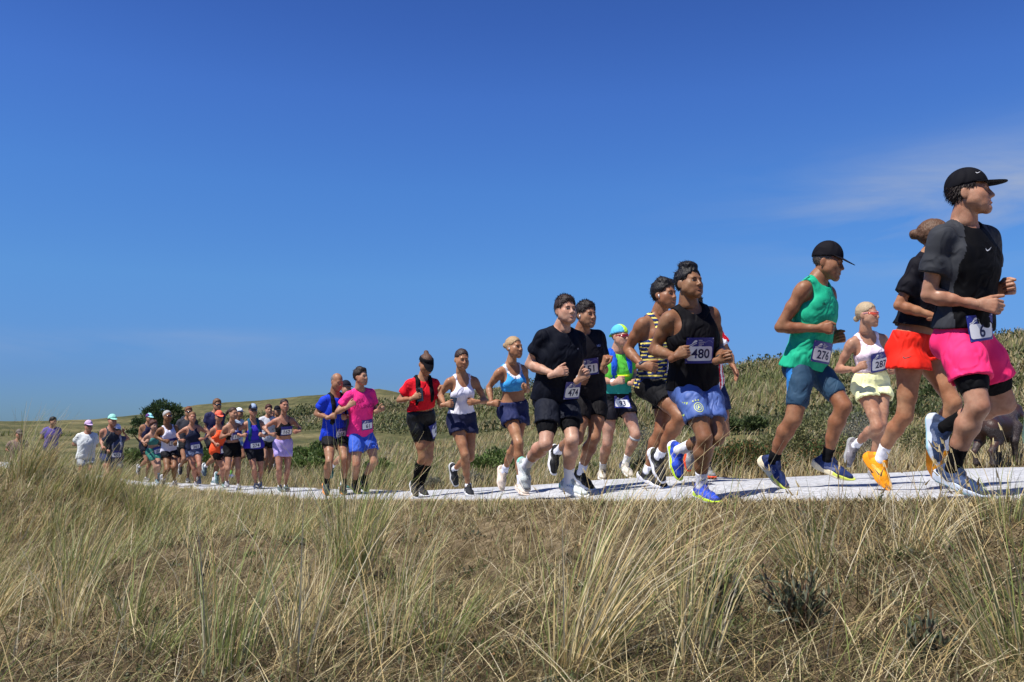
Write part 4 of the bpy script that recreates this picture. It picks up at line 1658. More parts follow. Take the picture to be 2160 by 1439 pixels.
def person(sp):
    p = solve_person(sp)
    body_V, body_F = build_body(p)
    me = mesh_np('person', body_V - p.base, body_F, True, [skin_mat(sp.get('skin', SK['fair']))])
    body = add_obj('person', me, loc=p.base, label=sp['label'], cat='person', group='runners on the shell path')
    p.body = body
    # garments
    p.topVF = p.botVF = None
    if sp.get('top'):
        t = sp['top']
        p.topVF = build_top(p, t)
        V, F = p.topVF
        mats = [t['mat'] if 'mat' in t else fabric(t['col'])]
        idx = None
        if 'col2' in t:         # raglan shoulders, side panels or shaded bands of a second cloth
            cen = V[F].mean(1) - p.J['pv']
            uu, ff, vv = cen @ p.cr, cen @ p.cf, cen @ p.up
            idx = t['fn'](uu / p.k, ff / p.k, vv / p.T).astype(int)
            mats += [fabric(c) for c in ([t['col2']] if not isinstance(t['col2'], list) else t['col2'])]
        top = finish(p, t.get('name', 'shirt'), (V, F), mats, body, idx=idx)
        p.top = top
        if 'trim' in t:
            pass
    if sp.get('bot'):
        t = sp['bot']
        p.botVF = build_bottom(p, t)
        V, F = p.botVF
        mats = [fabric(t['col'], shine=t.get('shine', .25), rough=t.get('rough', .75))]
        idx = None
        if 'col2' in t:
            cen = V[F].mean(1) - p.J['pv']
            idx = t['fn'](cen @ p.pr / p.k, cen @ p.pf / p.k, cen @ p.pup / p.k).astype(int)
            mats.append(fabric(t['col2']))
        p.bot = finish(p, t.get('name', 'shorts'), (V, F), mats, body, idx=idx)
        if 'under' in t:
            u = dict(type='tight', len=t['under'], off=.0055, waist=-.10)
            finish(p, 'tights', build_bottom(p, u), [fabric(srgb(18, 18, 22))], body)
    for sd in 'RL':
        sk = sp.get('sock')
        if sk:
            finish(p, 'sock', sock_leg(p, sd, sk[1]), [fabric(sk[0], .85)], body)
        shc = sp.get('shoe', (srgb(30, 30, 34), srgb(220, 220, 220)))
        up, so = shoe_mesh(p.lv)
        o, R = getattr(p, sd + 'foot')
        V, F = xf(up, o, R, p.k * sp.get('fs', 1.0))
        cu = up[0][up[1]].mean(1)
        ui = np.select([(cu[:, 1] < -.030) & (cu[:, 2] < .085), (cu[:, 1] > .150) & (cu[:, 2] < .050), (np.abs(cu[:, 0]) < .020) & (cu[:, 1] > .02) & (cu[:, 1] < .12) & (cu[:, 2] > .06), (cu[:, 1] > .0) & (cu[:, 1] < .075) & (np.abs(cu[:, 2] - .050 - .2 * (cu[:, 1] - .04)) < .010) & (np.abs(cu[:, 0]) > .03)], [1, 1, 1, 2], 0)
        s_o = finish(p, 'shoe', (V, F), [mat_base('shoe_mesh', q, .7, .3, bump=(120, .4), var=(30, .15)) for q in (shc[0], tuple(v * .55 for v in shc[0]), tuple(min(.8, v * 1.3 + .10) for v in shc[0]))], body, idx=ui)
        Vs, Fs = xf(so, o, R, p.k * sp.get('fs', 1.0))
        idx = None
        mats = [plain('sole', shc[1], .6, .3, var=(12, .08))]
        if len(shc) > 2:
            cen = so[0][so[1]].mean(1)
            idx = shc[3](cen[:, 0], cen[:, 1], cen[:, 2]).astype(int) if len(shc) > 3 else (cen[:, 2] < .012 + .02 * np.clip(cen[:, 1], 0, 1)).astype(int)
            mats.append(plain('sole', shc[2], .6, .3))
        finish(p, 'sole', (Vs, Fs), mats, s_o, idx=idx)
        if p.lv <= 1:
            lm = plain('lace', sp.get('lace', tuple(min(1, c * 1.6 + .06) for c in shc[0])), .8)
            parts = []
            for i, y in enumerate((.040, .058, .076, .094)):
                z = .093 - i * .0075
                parts.append(tube([o + R @ np.array(q) * p.k for q in ((-.028, y - .004, z - .010), (0, y + .004, z + .003), (.028, y - .004, z - .010))], .0028 * p.k, 5))
            Vl, Fl = [], []; n = 0
            for Va, Fa in parts:
                Vl.append(Va); Fl += [q + n for q in Fa]; n += len(Va)
            finish(p, 'laces', (np.concatenate(Vl), Fl), [lm], s_o)
        setattr(p, sd + 'shoe', (s_o, (V, F), o, R))
    # head
    hc = sp.get('hairc', srgb(60, 42, 30))
    if sp.get('hair'):
        Vh = strands(build_hair(p, sp['hair']), sp['hair'], (1800, 1000, 300)[p.lv] // (2 if sp['hair'] in ('quiff', 'messy') else 1))
        head_obj(p, 'hair', Vh, [hair_mat(hc)], body)
    if p.lv <= 1 or sp.get('face'):
        brow = plain('brow', tuple(c * .8 for c in sp.get('browc', hc)), .8)
        for s in (-1, 1):
            head_obj(p, 'eyebrow', tube([(s * .013, .0915, .0165), (s * .022, .0905, .0185), (s * .031, .0880, .0195), (s * .040, .0830, .0185), (s * .047, .0770, .0150)], [.0026, .0034, .0034, .0028, .0014], 6), [brow], body)
        if not sp.get('glasses'):
            for s in (-1, 1):
                V, F = [], []
                n, m_ = 12, 6
                for i in range(m_ + 1):
                    ph = math.pi * i / m_
                    for j in range(n):
                        a = 2 * math.pi * j / n
                        V.append((s * .031 + .0125 * math.sin(ph) * math.cos(a), .0790 + .0070 * math.cos(ph), -.001 + .0046 * math.sin(ph) * math.sin(a)))
                F = np.array([(i * n + j, i * n + (j + 1) % n, (i + 1) * n + (j + 1) % n, (i + 1) * n + j) for i in range(m_) for j in range(n)])
                V = np.array(V)
                idx = (np.hypot(V[F].mean(1)[:, 0] - s * .031, V[F].mean(1)[:, 2] + .001) < .0068).astype(int)
                head_obj(p, 'eye', (V, F), [plain('eye_white', (.30, .28, .26), .4, .3), plain('iris', (.03, .02, .015), .15, .6)], body, idx=idx)
        lips = plain('lips', tuple(np.clip(np.array(sp.get('skin', SK['fair'])) * np.array([.85, .55, .55]), 0, 1)), .45, .4)
        head_obj(p, 'lips', tube([(-.024, .0900, -.0715), (-.012, .0975, -.0700), (0, .1000, -.0705), (.012, .0975, -.0700), (.024, .0900, -.0715)], [.0020, .0042, .0048, .0042, .0020], 6), [lips], body)
    if sp.get('cap'):
        c = sp['cap']
        crown, brim = build_cap(p, c)
        mats = [fabric(c['col'], .8)]
        idx = None
        if 'col2' in c:
            cen = crown[0][crown[1]].mean(1)
            idx = c['fn'](cen[:, 0], cen[:, 1], cen[:, 2]).astype(int)
            mats.append(fabric(c['col2'], .8))
        co = head_obj(p, 'visor' if c.get('kind') == 'visor' else 'running_cap', crown, mats, body, idx=idx)
        head_obj(p, 'brim', brim, [fabric(c.get('bcol', c['col']), .8)], body, parent=co)
        p.cap = co
    if sp.get('glasses'):
        gl = sp['glasses']
        lens = plain('lens', gl, .08, .8, coat=.6)
        fr = plain('glasses_frame', sp.get('gframe', (.02, .02, .02)), .35, .5)
        go = head_obj(p, 'sunglasses', band(.073, 1.12, -.026, .017, ry=.098), [lens], body)
        for s in (-1, 1):
            head_obj(p, 'temple', tube([(s * .066, .046, .010), (s * .078, .010, .008), (s * .078, -.012, .004)], .0035, 6), [fr], body, parent=go)
        head_obj(p, 'frame', band(.0735, 1.12, .013, .019, .005, ry=.0985), [fr], body, parent=go)
    # bib
    for b in (sp['bib'] if isinstance(sp.get('bib'), list) else [sp['bib']] if sp.get('bib') else []):
        VF = p.topVF if b.get('on', 'top') == 'top' else p.botVF
        build_bib(p, body, b['n'], VF, b['t'], b.get('du', 0), b.get('yaw', 0), b.get('roll', 0), tiny=p.D > 14, h=b.get('h', .150), w=b.get('w', .195))
    if sp.get('vest'):
        finish(p, 'running_vest', build_vest(p, sp['vest']), [fabric(sp['vest']['col'])], body)
    for x in sp.get('extra', ()):
        x(p)
    return p

# ------------------------------------------------------------------ the runners, read from the photograph (joint positions in its pixels)
BLACK = srgb(24, 24, 30)
INK = srgb(20, 22, 30)
DNAVY = srgb(26, 32, 62)
OFFW = srgb(225, 225, 232)
SW = (.60, .60, .62)


def ex_swoosh(where, w, col, du=0., t=.8, on='top', yaw=0, lift=.0025, roll=0):
    def f(p):
        a = math.radians(yaw)
        if on == 'cap':
            r, u, fw = -p.hr, p.hu, nz(p.hf + p.hu * .45)
            r2 = nz(p.hf * math.sin(a) * -1 + -p.hr * math.cos(a)); fw = nz(p.hf * math.cos(a) - p.hr * math.sin(a) * -1 + p.hu * .4)
            fw = nz(p.hf * math.cos(a) + p.hr * math.sin(a) + p.hu * .35)
            r2 = nz(np.cross(p.hu, fw)); u2 = np.cross(fw, r2)
            me = p.cap.data
            V = np.array([v.co[:] for v in me.vertices]) + p.base
            F = np.array([q.vertices[:] for q in me.polygons])
            c = p.J['hd'] + p.hu * .066 * p.k
            decal(p, p.cap, 'logo', (V, F), c, r2, u2, fw, [earclip(swoosh(w))], plain('print', col, .6), w, w * .5, lift, False)
            return
        VF = p.topVF if on == 'top' else p.botVF
        par = p.top if on == 'top' else p.bot
        fw = nz(p.cf * math.cos(a) + p.cr * math.sin(a)); r = nz(np.cross(p.up, fw))
        c = p.J['pv'] + p.up * t * p.T + p.cr * du * p.k
        decal(p, par, 'logo', VF, c, r, p.up, fw, [earclip(swoosh(w))], plain('print', col, .6), w, w * .5, lift)
    return f


def ex_text(s, hgt, col, du, t, on='top', yaw=0, roll=0., bold=.02, name='lettering'):
    def f(p):
        a = math.radians(yaw)
        VF = p.topVF if on == 'top' else p.botVF
        par = p.top if on == 'top' else p.bot
        fw = nz(p.cf * math.cos(a) + p.cr * math.sin(a)); r = nz(np.cross(p.up, fw)); u = p.up
        q = math.radians(roll)
        r, u = r * math.cos(q) + u * math.sin(q), u * math.cos(q) - r * math.sin(q)
        V, F = text_mesh(s, bold)
        V = V * hgt
        w = V[:, 0].max() - V[:, 0].min()
        decal(p, par, name, VF, p.J['pv'] + p.up * t * p.T + p.cr * du * p.k, r, u, fw, [(V, F)], plain('print', col, .7), w, hgt)
    return f


def ex_flats(flats, col, du, t, w, h, on='top', yaw=0, name='logo', rough=.7, up=None):
    def f(p):
        a = math.radians(yaw)
        VF = p.topVF if on == 'top' else p.botVF
        par = p.top if on == 'top' else p.bot
        fw = nz(p.cf * math.cos(a) + p.cr * math.sin(a)); r = nz(np.cross(p.up, fw))
        if up is not None: fw = nz(fw + p.up * up)
        u = nz(np.cross(fw, r))
        decal(p, par, name, VF, p.J['pv'] + p.up * t * p.T + p.cr * du * p.k, r, u, fw, flats, plain('print', col, rough), w, h)
    return f


def bars(n, w, h, gap, skew=0.0):
    out = []
    for i in range(n):
        x = (i - (n - 1) / 2) * (w + gap)
        out.append((np.array([(x - w / 2 + skew, -h / 2), (x + w / 2 + skew, -h / 2), (x + w / 2 - skew, h / 2), (x - w / 2 - skew, h / 2)]), np.array([(0, 1, 2, 3)])))
    return out


def mountain(s):
    out = []
    for i, hh in enumerate((.45, .75, 1.05)):
        x = (i - 1) * .42
        out.append((np.array([(x + .05, -.4), (x + .33, -.4), (x + .33 - hh * .5 + .02, -.4 + hh * .85), (x + .05 - hh * .5 + .16, -.4 + hh * .6)]) * s, np.array([(0, 1, 2, 3)])))
    return out


def circle(r0, r1, n=20, cx=0., cy=0.):
    a = np.linspace(0, 2 * math.pi, n, endpoint=False)
    V = np.concatenate([np.stack([cx + r * np.cos(a), cy + r * np.sin(a)], 1) for r in (r0, r1)])
    F = np.array([(i, n + i, n + (i + 1) % n, (i + 1) % n) for i in range(n)])
    return V, F


def ex_shoe(flats, col, sd='R', z=.052, y=.045, side=1, name='logo'):
    """mark on the outer side of a shoe"""
    def f(p):
        so, VF, o, R = getattr(p, sd + 'shoe')
        k = p.k
        c = o + R @ np.array([0, y, z]) * k
        fw = R[:, 0] * side; r = R[:, 1] * (1 if side > 0 else -1)
        r = nz(np.cross(R[:, 2], fw))
        decal(p, so, name, VF, c, r, R[:, 2], fw, flats, plain('print', col, .6), .07, .035, .002, True)
    return f


def ex_shoulder(p):
    """three dark stripes across the shoulder seam"""
    c = p.J['nk'] * .42 + p.J['Rsh'] * .58 + p.up * .02
    f = nz(p.up + p.cr * .45 - p.cf * .1); u = nz(p.cr - f * (p.cr @ f)); r = np.cross(u, f)
    decal(p, p.top, 'stripe', p.topVF, c, r, u, f, bars(3, .011, .085, .013), plain('print', INK, .7), .07, .08)


def ex_ring(sd, name, at, col, r=.031, w=.016, limb_='fa'):
    return lambda p: ring(p, sd, name, at, plain(name, col, .5), p.body, r, w, limb_)


def ex_earbud(side):
    def f(p):
        m = plain('earbud', (.75, .75, .76), .3, .5)
        s = side
        head_obj(p, 'earbud', tube([(s * .079, .006, -.010), (s * .085, .010, -.014), (s * .083, .014, -.034)], [.006, .006, .0032], 8), [m], p.body)
    return f


def ex_trim(col, grow=.004):
    """contrast edge round neck and armholes of a bra top"""
    def f(p):
        pass
    return f


PEOPLE = []


def add(**k):
    PEOPLE.append(k)


SHOE_W = OFFW
# 1 --- leading man, black shirt and pink shorts
add(id='a6', nopush=True, s=385, H=1.83, yaw=62, cyaw=52, hyaw=80, hpit=-2, skin=SK['fair'], st='R',
    label='man in black cap, black shirt and bright pink shorts running in front',
    hd=(2044, 402), nk=(2036, 474), pv=(2036, 712),
    Rel=(1958, 617, -1, .6), Rwr=(2064, 636, -1, .15), Rha=(2122, 645), Lel=(2084, 598, 1, .6), Lwr=(2104, 607, -1, .45), Lha=(2136, 603), Rhand='loose', Lhand='fist',
    Rkn=(2062, 852, -1, .5), Ran=(2010, 985, 1, .5), Rto=(2070, 1034, -1, .3), Lkn=(2118, 846, 1, .5), Lan=(1990, 897, 1, .6), Lto=(1974, 967, 1, .3),
    hair='mullet', hairc=srgb(38, 28, 24), cap=dict(col=srgb(20, 20, 28), drop=.16, brim=.088),
    top=dict(type='tee', col=srgb(12, 12, 16), hem=.10, sleeve=.62, col2=srgb(50, 52, 57), wr=.004,
             fn=lambda u, f, v: ((np.abs(u) > .118 - .25 * (v - .85)) & (v > .45)) | ((np.abs(u) > .165))),
    bot=dict(type='short', col=srgb(250, 46, 112), len=.62, flare=.034, waist=.24, under=.80, wr=.007),
    sock=(srgb(18, 18, 20), .36), shoe=(srgb(44, 62, 96), srgb(190, 200, 215), srgb(150, 190, 200)), lace=srgb(90, 120, 160),
    bib=dict(n='6', t=.12, on='bot', du=.0, yaw=20, roll=-3, h=.135, w=.17),
    extra=[ex_swoosh('chest', .052, SW, du=-.01, t=.80), ex_swoosh('cap', .032, SW, on='cap', yaw=38, roll=0), ex_ring('L', 'wristwatch', .93, (.02, .02, .02))])
# 2 --- woman in orange skirt behind him
add(id='a2', s=335, H=1.70, fem=True, yaw=66, cyaw=70, hyaw=85, skin=SK['gold'], st='R',
    label='woman in orange running skirt and cropped black shirt with orange shoes',
    hd=(1972, 489), nk=(1960, 538), pv=(1928, 724),
    Rel=(1895, 632, -1, .6), Rwr=(1972, 655, -1, .1), Rha=(1998, 660), Lel=(1975, 640, 1), Lwr=(2010, 650, -1),
    Rkn=(1907, 866, -1, .5), Ran=(1856, 958, 1, .5), Rto=(1876, 1026, -1, .6), Lkn=(2010, 838, -1, .5), Lan=(1986, 932, 1, .4), Lto=(1968, 992, 1, .4),
    hair='bun', hairc=srgb(92, 66, 48),
    top=dict(type='tee', col=srgb(28, 27, 36), hem=.24, sleeve=.72, loose=.03, wr=.006, slant=0),
    bot=dict(type='short', col=srgb(226, 34, 16), len=.32, flare=.085, waist=.18, wr=.006, tilt=.1, name='running_skirt'),
    sock=(OFFW, .30), shoe=(srgb(255, 160, 20), srgb(250, 150, 20)), lace=srgb(160, 90, 20),
    extra=[ex_swoosh('hip', .05, INK, on='bot', du=.12, t=-.10, yaw=62)])
# 3 --- woman 287
add(id='a287', s=238, H=1.66, fem=True, yaw=35, cyaw=24, hyaw=62, skin=SK['fair'], st='L', bust=.95,
    label='blonde woman in orange sunglasses, pale pink top and pale yellow shorts',
    hd=(1829, 656), nk=(1828, 700), pv=(1838, 806),
    Rel=(1767, 772, 1, .5), Rwr=(1808, 770, -1), Rha=(1832, 760), Lel=(1885, 768, 1, .7), Lwr=(1884, 772, -1),
    Rkn=(1850, 893, -1), Ran=(1804, 933, 1), Rto=(1788, 975, 1, .3), Lkn=(1858, 888, -1), Lan=(1844, 978, 1, .5), Lto=(1853, 1003, -1),
    hair='low', hairc=srgb(170, 150, 120), glasses=srgb(190, 70, 30), gframe=srgb(230, 160, 170),
    top=dict(type='bra', col=srgb(238, 218, 226), hem=.30, neckw=.075, neckd=.10, arm=.098, name='sports_top'),
    bot=dict(type='frill', col=srgb(238, 238, 180), len=.34, flare=.045, waist=.30, wr=.007),
    sock=(OFFW, .25), shoe=(srgb(120, 116, 122), srgb(150, 150, 150)),
    bib=dict(n='287', t=.50, du=-.035, yaw=-8, h=.175))
# 4 --- man in green sleeveless shirt
add(id='a27', nopush=True, s=300, H=1.80, yaw=62, cyaw=62, hyaw=72, hpit=14, skin=SK['deep'], g=.93, st='R',
    label='older man in black cap, green sleeveless shirt and dark blue tight shorts',
    hd=(1746, 542), nk=(1725, 585), pv=(1702, 764),
    Rel=(1645, 679, -1, .6), Rwr=(1727, 681, -1, .1), Rha=(1772, 690), Lel=(1752, 684, 1, .5), Lwr=(1756, 706, -1, .3), Lha=(1772, 708),
    Rkn=(1672, 874, -1, .4), Ran=(1631, 962, 1, .4), Rto=(1660, 1022, -1, .4), Lkn=(1779, 846, -1, .5), Lan=(1745, 958, 1, .5), Lto=(1802, 1004, -1, .3),
    hair='crop', hairc=srgb(90, 80, 74), cap=dict(col=srgb(26, 24, 32), drop=.42, brim=.088, tall=.01),
    top=dict(type='sleeveless', col=srgb(30, 172, 130), hem=-.03, loose=.020, wr=.007),
    bot=dict(type='tight', col=srgb(40, 68, 92), len=.76, waist=.2, col2=srgb(46, 120, 190), fn=lambda u, f, v: (u > .10) & (v < .05) & (v > -.28) & (np.abs(f - .16 * v + .035) < .034 * (1 - ((v + .10) / .19) ** 2))),
    sock=(srgb(20, 20, 24), .22), shoe=(srgb(34, 50, 98), srgb(225, 212, 180), srgb(200, 210, 90), lambda x, y, z: ((y > .07) & (z > .014))),
    bib=dict(n='276', t=.20, du=.02, yaw=12, roll=4),
    extra=[ex_flats(mountain(.022), INK, .055, .76, .05, .04, yaw=25), ex_shoulder,
           ex_shoe([(text_mesh('N')[0] * .042, text_mesh('N')[1])], srgb(150, 150, 160), 'R'), ex_shoe([(text_mesh('N')[0] * .040, text_mesh('N')[1])], srgb(90, 100, 120), 'L', side=-1)])
# 5 --- man 480
add(id='a480', s=296, H=1.76, yaw=38, cyaw=30, hyaw=44, hpit=-6, skin=SK['brown'], g=1.08, st='R', hw=1.05,
    label='muscular man in black tank top and blue football shorts with number 480',
    hd=(1453, 580), nk=(1456, 634), pv=(1466, 800),
    Rel=(1378, 722, 1, .6), Rwr=(1425, 734, -1), Rha=(1452, 732), Lel=(1516, 716, 1, .6), Lwr=(1519, 741, -1, .8), Lha=(1545, 750),
    Rkn=(1486, 906, -1, .8), Ran=(1480, 1008, 1, .6), Rto=(1516, 1043, -1), Lkn=(1511, 906, -1, .8), Lan=(1432, 933, 1, .8), Lto=(1432, 992, 1, .3),
    hair='quiff', hairc=srgb(16, 14, 16),
    top=dict(type='tank', col=srgb(20, 19, 24), hem=-.02, loose=.016, arm=.092, neckw=.075, neckd=.085, wr=.007),
    bot=dict(type='short', col=srgb(74, 98, 160), len=.68, flare=.018, waist=.18, shine=.4, rough=.6),
    sock=(OFFW, .30), shoe=(srgb(40, 74, 190), srgb(205, 245, 40), srgb(225, 225, 235), lambda x, y, z: (z < .018) | (y < -.05)), lace=srgb(50, 90, 210),
    bib=dict(n='480', t=.50, du=.025, yaw=4, roll=5, h=.168, w=.19),
    extra=[ex_ring('L', 'wristwatch', .90, (.015, .015, .017), w=.022),
           lambda p: decal(p, p.bot, 'crest', p.botVF, p.J['Rhp'] + (p.J['Rkn'] - p.J['Rhp']) * .36, nz(np.cross(p.up, nz(p.pf + p.pr * .35))), p.up, nz(p.pf + p.pr * .35),
                           [circle(.026, .030), circle(.015, .018), earclip([(-.012, -.012), (.0, .014), (.012, -.012), (.004, -.002)]), circle(.001, .005, 8, -.026, .040), circle(.001, .005, 8, -.008, .044), circle(.001, .005, 8, .010, .044)], plain('print', srgb(205, 215, 130), .6), .07, .08),
           lambda p: decal(p, p.bot, 'stripe', p.botVF, p.J['Rhp'] + (p.J['Rkn'] - p.J['Rhp']) * .40 + p.pr * .05, nz(np.cross(p.up, nz(p.pf * .5 + p.pr))), p.up, nz(p.pf * .5 + p.pr),
                           bars(3, .008, .09, .008, -.012), plain('print', srgb(205, 225, 90), .6), .05, .09),
           lambda p: ex_sockmark(p, 'R')])
# 6 --- red and white striped shirt behind 480
add(id='a_rw', s=218, H=1.76, yaw=38, hyaw=60, skin=SK['tan'], st='R', ph='R',
    label='runner in red and white striped football shirt half hidden behind number 480',
    hd=(1464, 645), nk=(1478, 688), pv=(1494, 812),
    Lel=(1537, 742, 1, .4), Lwr=(1545, 766, -1, .5), Lha=(1556, 790), Lhand='open',
    Lkn=(1527, 905, -1), Lan=(1462, 946, 1), Lto=(1452, 985, 1, .4), Rkn=(1502, 905), Ran=(1492, 982), Rto=(1506, 1003),
    hair='short', hairc=srgb(40, 30, 24),
    top=dict(type='tee', col=srgb(238, 238, 242), col2=srgb(200, 24, 44), sleeve=.6, hem=-.08, fn=lambda u, f, v: (np.mod(np.arctan2(u, f + .02) * 2.6 + .3, 1) < .45)),
    bot=dict(type='short', col=srgb(22, 34, 74), len=.55, flare=.03, waist=.15), sock=(srgb(60, 60, 64), .2), shoe=(srgb(130, 130, 134), srgb(225, 70, 30)),
    extra=[ex_flats([circle(.020, .026), circle(.001, .012)], srgb(90, 90, 140), -.085, .80, .06, .06), ex_ring('L', 'bracelet', .9, (.25, .18, .08))])
# 7 --- blue and yellow striped singlet
add(id='a_st', s=256, H=1.80, yaw=42, cyaw=42, hyaw=52, skin=SK['deep'], st='L', g=1.02,
    label='dark haired man in blue and yellow striped singlet and black shorts',
    hd=(1401, 617), nk=(1391, 664), pv=(1386, 808),
    Rel=(1323, 733, 1, .6), Rwr=(1356, 768, -1), Rha=(1386, 771), Rhand='loose',
    Rkn=(1437, 876, -1), Ran=(1390, 958, 1, .7), Rto=(1398, 1010, 1, .4), Lkn=(1394, 905, -1, .5), Lan=(1366, 990, 1, .5), Lto=(1404, 1022, -1, .4),
    hair='messy', hairc=srgb(22, 18, 18),
    top=dict(type='singlet', col=srgb(34, 52, 110), col2=[srgb(235, 215, 110), srgb(24, 30, 60)], hem=-.06, fn=lambda u, f, v: np.select([np.mod(v * 17 + u * 3, 1) < .30, np.mod(v * 17 + u * 3, 1) < .60], [1, 2], 0)),
    bot=dict(type='short', col=srgb(26, 26, 30), len=.58, flare=.022, waist=.14), sock=(OFFW, .16), shoe=(srgb(34, 34, 38), srgb(228, 228, 236)),
    bib=dict(n='512', t=.33, du=-.05, yaw=-5),
    extra=[ex_ring('R', 'wristwatch', .92, (.02, .03, .06), w=.03), ex_earbud(1)])
# 8 --- 93
add(id='a93', s=190, H=1.80, yaw=28, hyaw=45, skin=SK['pale'], st='R',
    label='man in green shirt with blue vest, bright backwards cap and red sunglasses',
    hd=(1308, 703), nk=(1302, 737), pv=(1299, 838),
    Rel=(1261, 793, 1, .6), Rwr=(1298, 799, -1), Rha=(1322, 795), Lel=(1338, 785, 1, .6), Lwr=(1334, 801, -1), Lha=(1340, 808),
    Rkn=(1281, 928, -1), Ran=(1271, 985, 1), Rto=(1272, 1007, -1), Lkn=(1341, 910, -1), Lan=(1320, 970, 1, .6), Lto=(1334, 1003, -1),
    hair='crop', hairc=srgb(120, 84, 56), cap=dict(col=srgb(190, 235, 70), col2=srgb(90, 180, 220), fn=lambda x, y, z: x > .025, back=True, bcol=srgb(120, 220, 90), drop=.5, brim=.06),
    glasses=srgb(120, 12, 16), gframe=srgb(190, 20, 24),
    top=dict(type='tee', col=srgb(96, 200, 66), col2=[srgb(36, 140, 130), srgb(22, 28, 32)], sleeve=.5, hem=-.04, fn=lambda u, f, v: np.select([v < .18, v < .42], [2, 1], 0)),
    bot=dict(type='short', col=srgb(40, 38, 46), len=.45, flare=.034, waist=.12), sock=(srgb(228, 228, 226), .30), shoe=(srgb(205, 196, 184), srgb(230, 228, 222)),
    vest=dict(col=srgb(26, 84, 190), w=.034, c=.095, low=.40), bib=dict(n='93', t=.02, on='bot', du=0),
    extra=[ex_ring('R', 'sweatband', .90, (.75, .75, .75), r=.034, w=.045), ex_ring('L', 'knee_strap', .10, (.35, .36, .38), r=.056, w=.03, limb_='sh'),
           lambda p: finish(p, 'chest_strap', tube([p.J['pv'] + p.up * p.T * .56 + p.cr * x * p.k + p.cf * y * p.k for x, y in ((.07, .150), (.03, .165), (-.03, .165), (-.07, .150))], .012, 8), [fabric(srgb(225, 240, 40))], p.body)])
# 9 --- 151
add(id='a151', s=228, H=1.80, yaw=34, hyaw=42, hpit=3, skin=SK['tan'], st='L', g=1.06,
    label='man with white earbud in black shirt and black shorts with number 151',
    hd=(1236, 656), nk=(1228, 696), pv=(1241, 828),
    Rel=(1196, 770, 1), Rwr=(1222, 790, -1), Lel=(1264, 776, 1, .7), Lwr=(1273, 762, -1), Lha=(1280, 748),
    Lkn=(1253, 916, -1), Lan=(1226, 990, 1), Lto=(1252, 1027, -1), Rkn=(1217, 918, -1), Ran=(1176, 946, 1), Rto=(1166, 996, 1, .4),
    hair='short', hairc=srgb(34, 26, 24),
    top=dict(type='tee', col=srgb(32, 30, 38), hem=-.06, sleeve=.6), bot=dict(type='short', col=srgb(26, 24, 28), len=.56, flare=.022, waist=.14),
    sock=(srgb(220, 222, 236), .28), shoe=(srgb(20, 20, 23), srgb(226, 226, 230)), bib=dict(n='151', t=.50, du=.05, yaw=6),
    extra=[ex_earbud(1), ex_shoe([earclip(swoosh(.08))], SW, 'R'), ex_ring('L', 'wristwatch', .90, (.02, .02, .02)), ex_text('NU', .022, srgb(150, 165, 210), -.08, .80, name='logo')])
# 10 --- 474
add(id='a474', s=242, H=1.86, yaw=33, cyaw=33, hyaw=30, hpit=-3, skin=SK['pale'], st='L', g=1.09, belly=.02,
    label='smiling tall man in dark navy shirt and shorts giving a thumb up',
    hd=(1193, 644), nk=(1184, 688), pv=(1172, 832),
    Rel=(1116, 758, 1, .6), Rwr=(1169, 778, -1), Rha=(1192, 777), Lel=(1222, 772, 1, .6), Lwr=(1223, 788, -1), Lha=(1234, 790), Rhand='loose', Lhand='loose',
    Lkn=(1207, 918, -1), Lan=(1200, 1004, 1, .6), Lto=(1240, 1037, -1), Rkn=(1151, 926, -1), Ran=(1110, 972, 1), Rto=(1112, 1022, 1, .4),
    hair='short', hairc=srgb(52, 38, 34), browc=srgb(60, 44, 38),
    top=dict(type='tee', col=srgb(20, 24, 38), hem=-.03, sleeve=.60, loose=.022, wr=.006), bot=dict(type='short', col=srgb(32, 36, 50), len=.60, flare=.026, waist=.16, under=.80),
    sock=(srgb(214, 214, 220), .36), shoe=(srgb(205, 212, 210), srgb(232, 230, 224), srgb(120, 200, 180), lambda x, y, z: (y < -.05) & (z > .02)), lace=(.75, .75, .75),
    bib=dict(n='474', t=.18, du=-.05, yaw=-4),
    extra=[ex_shoe(bars(3, .010, .045, .009, -.010), srgb(44, 52, 150), 'L', side=-1), ex_shoe(bars(3, .010, .045, .009, -.010), srgb(44, 52, 150), 'R'), ex_text('H', .014, (.5, .5, .5), -.085, .78, name='logo'),
           ex_shoe(bars(3, .010, .045, .009, .010), srgb(44, 52, 150), 'L'), ex_ring('L', 'wristwatch', .92, (.5, .5, .52))])
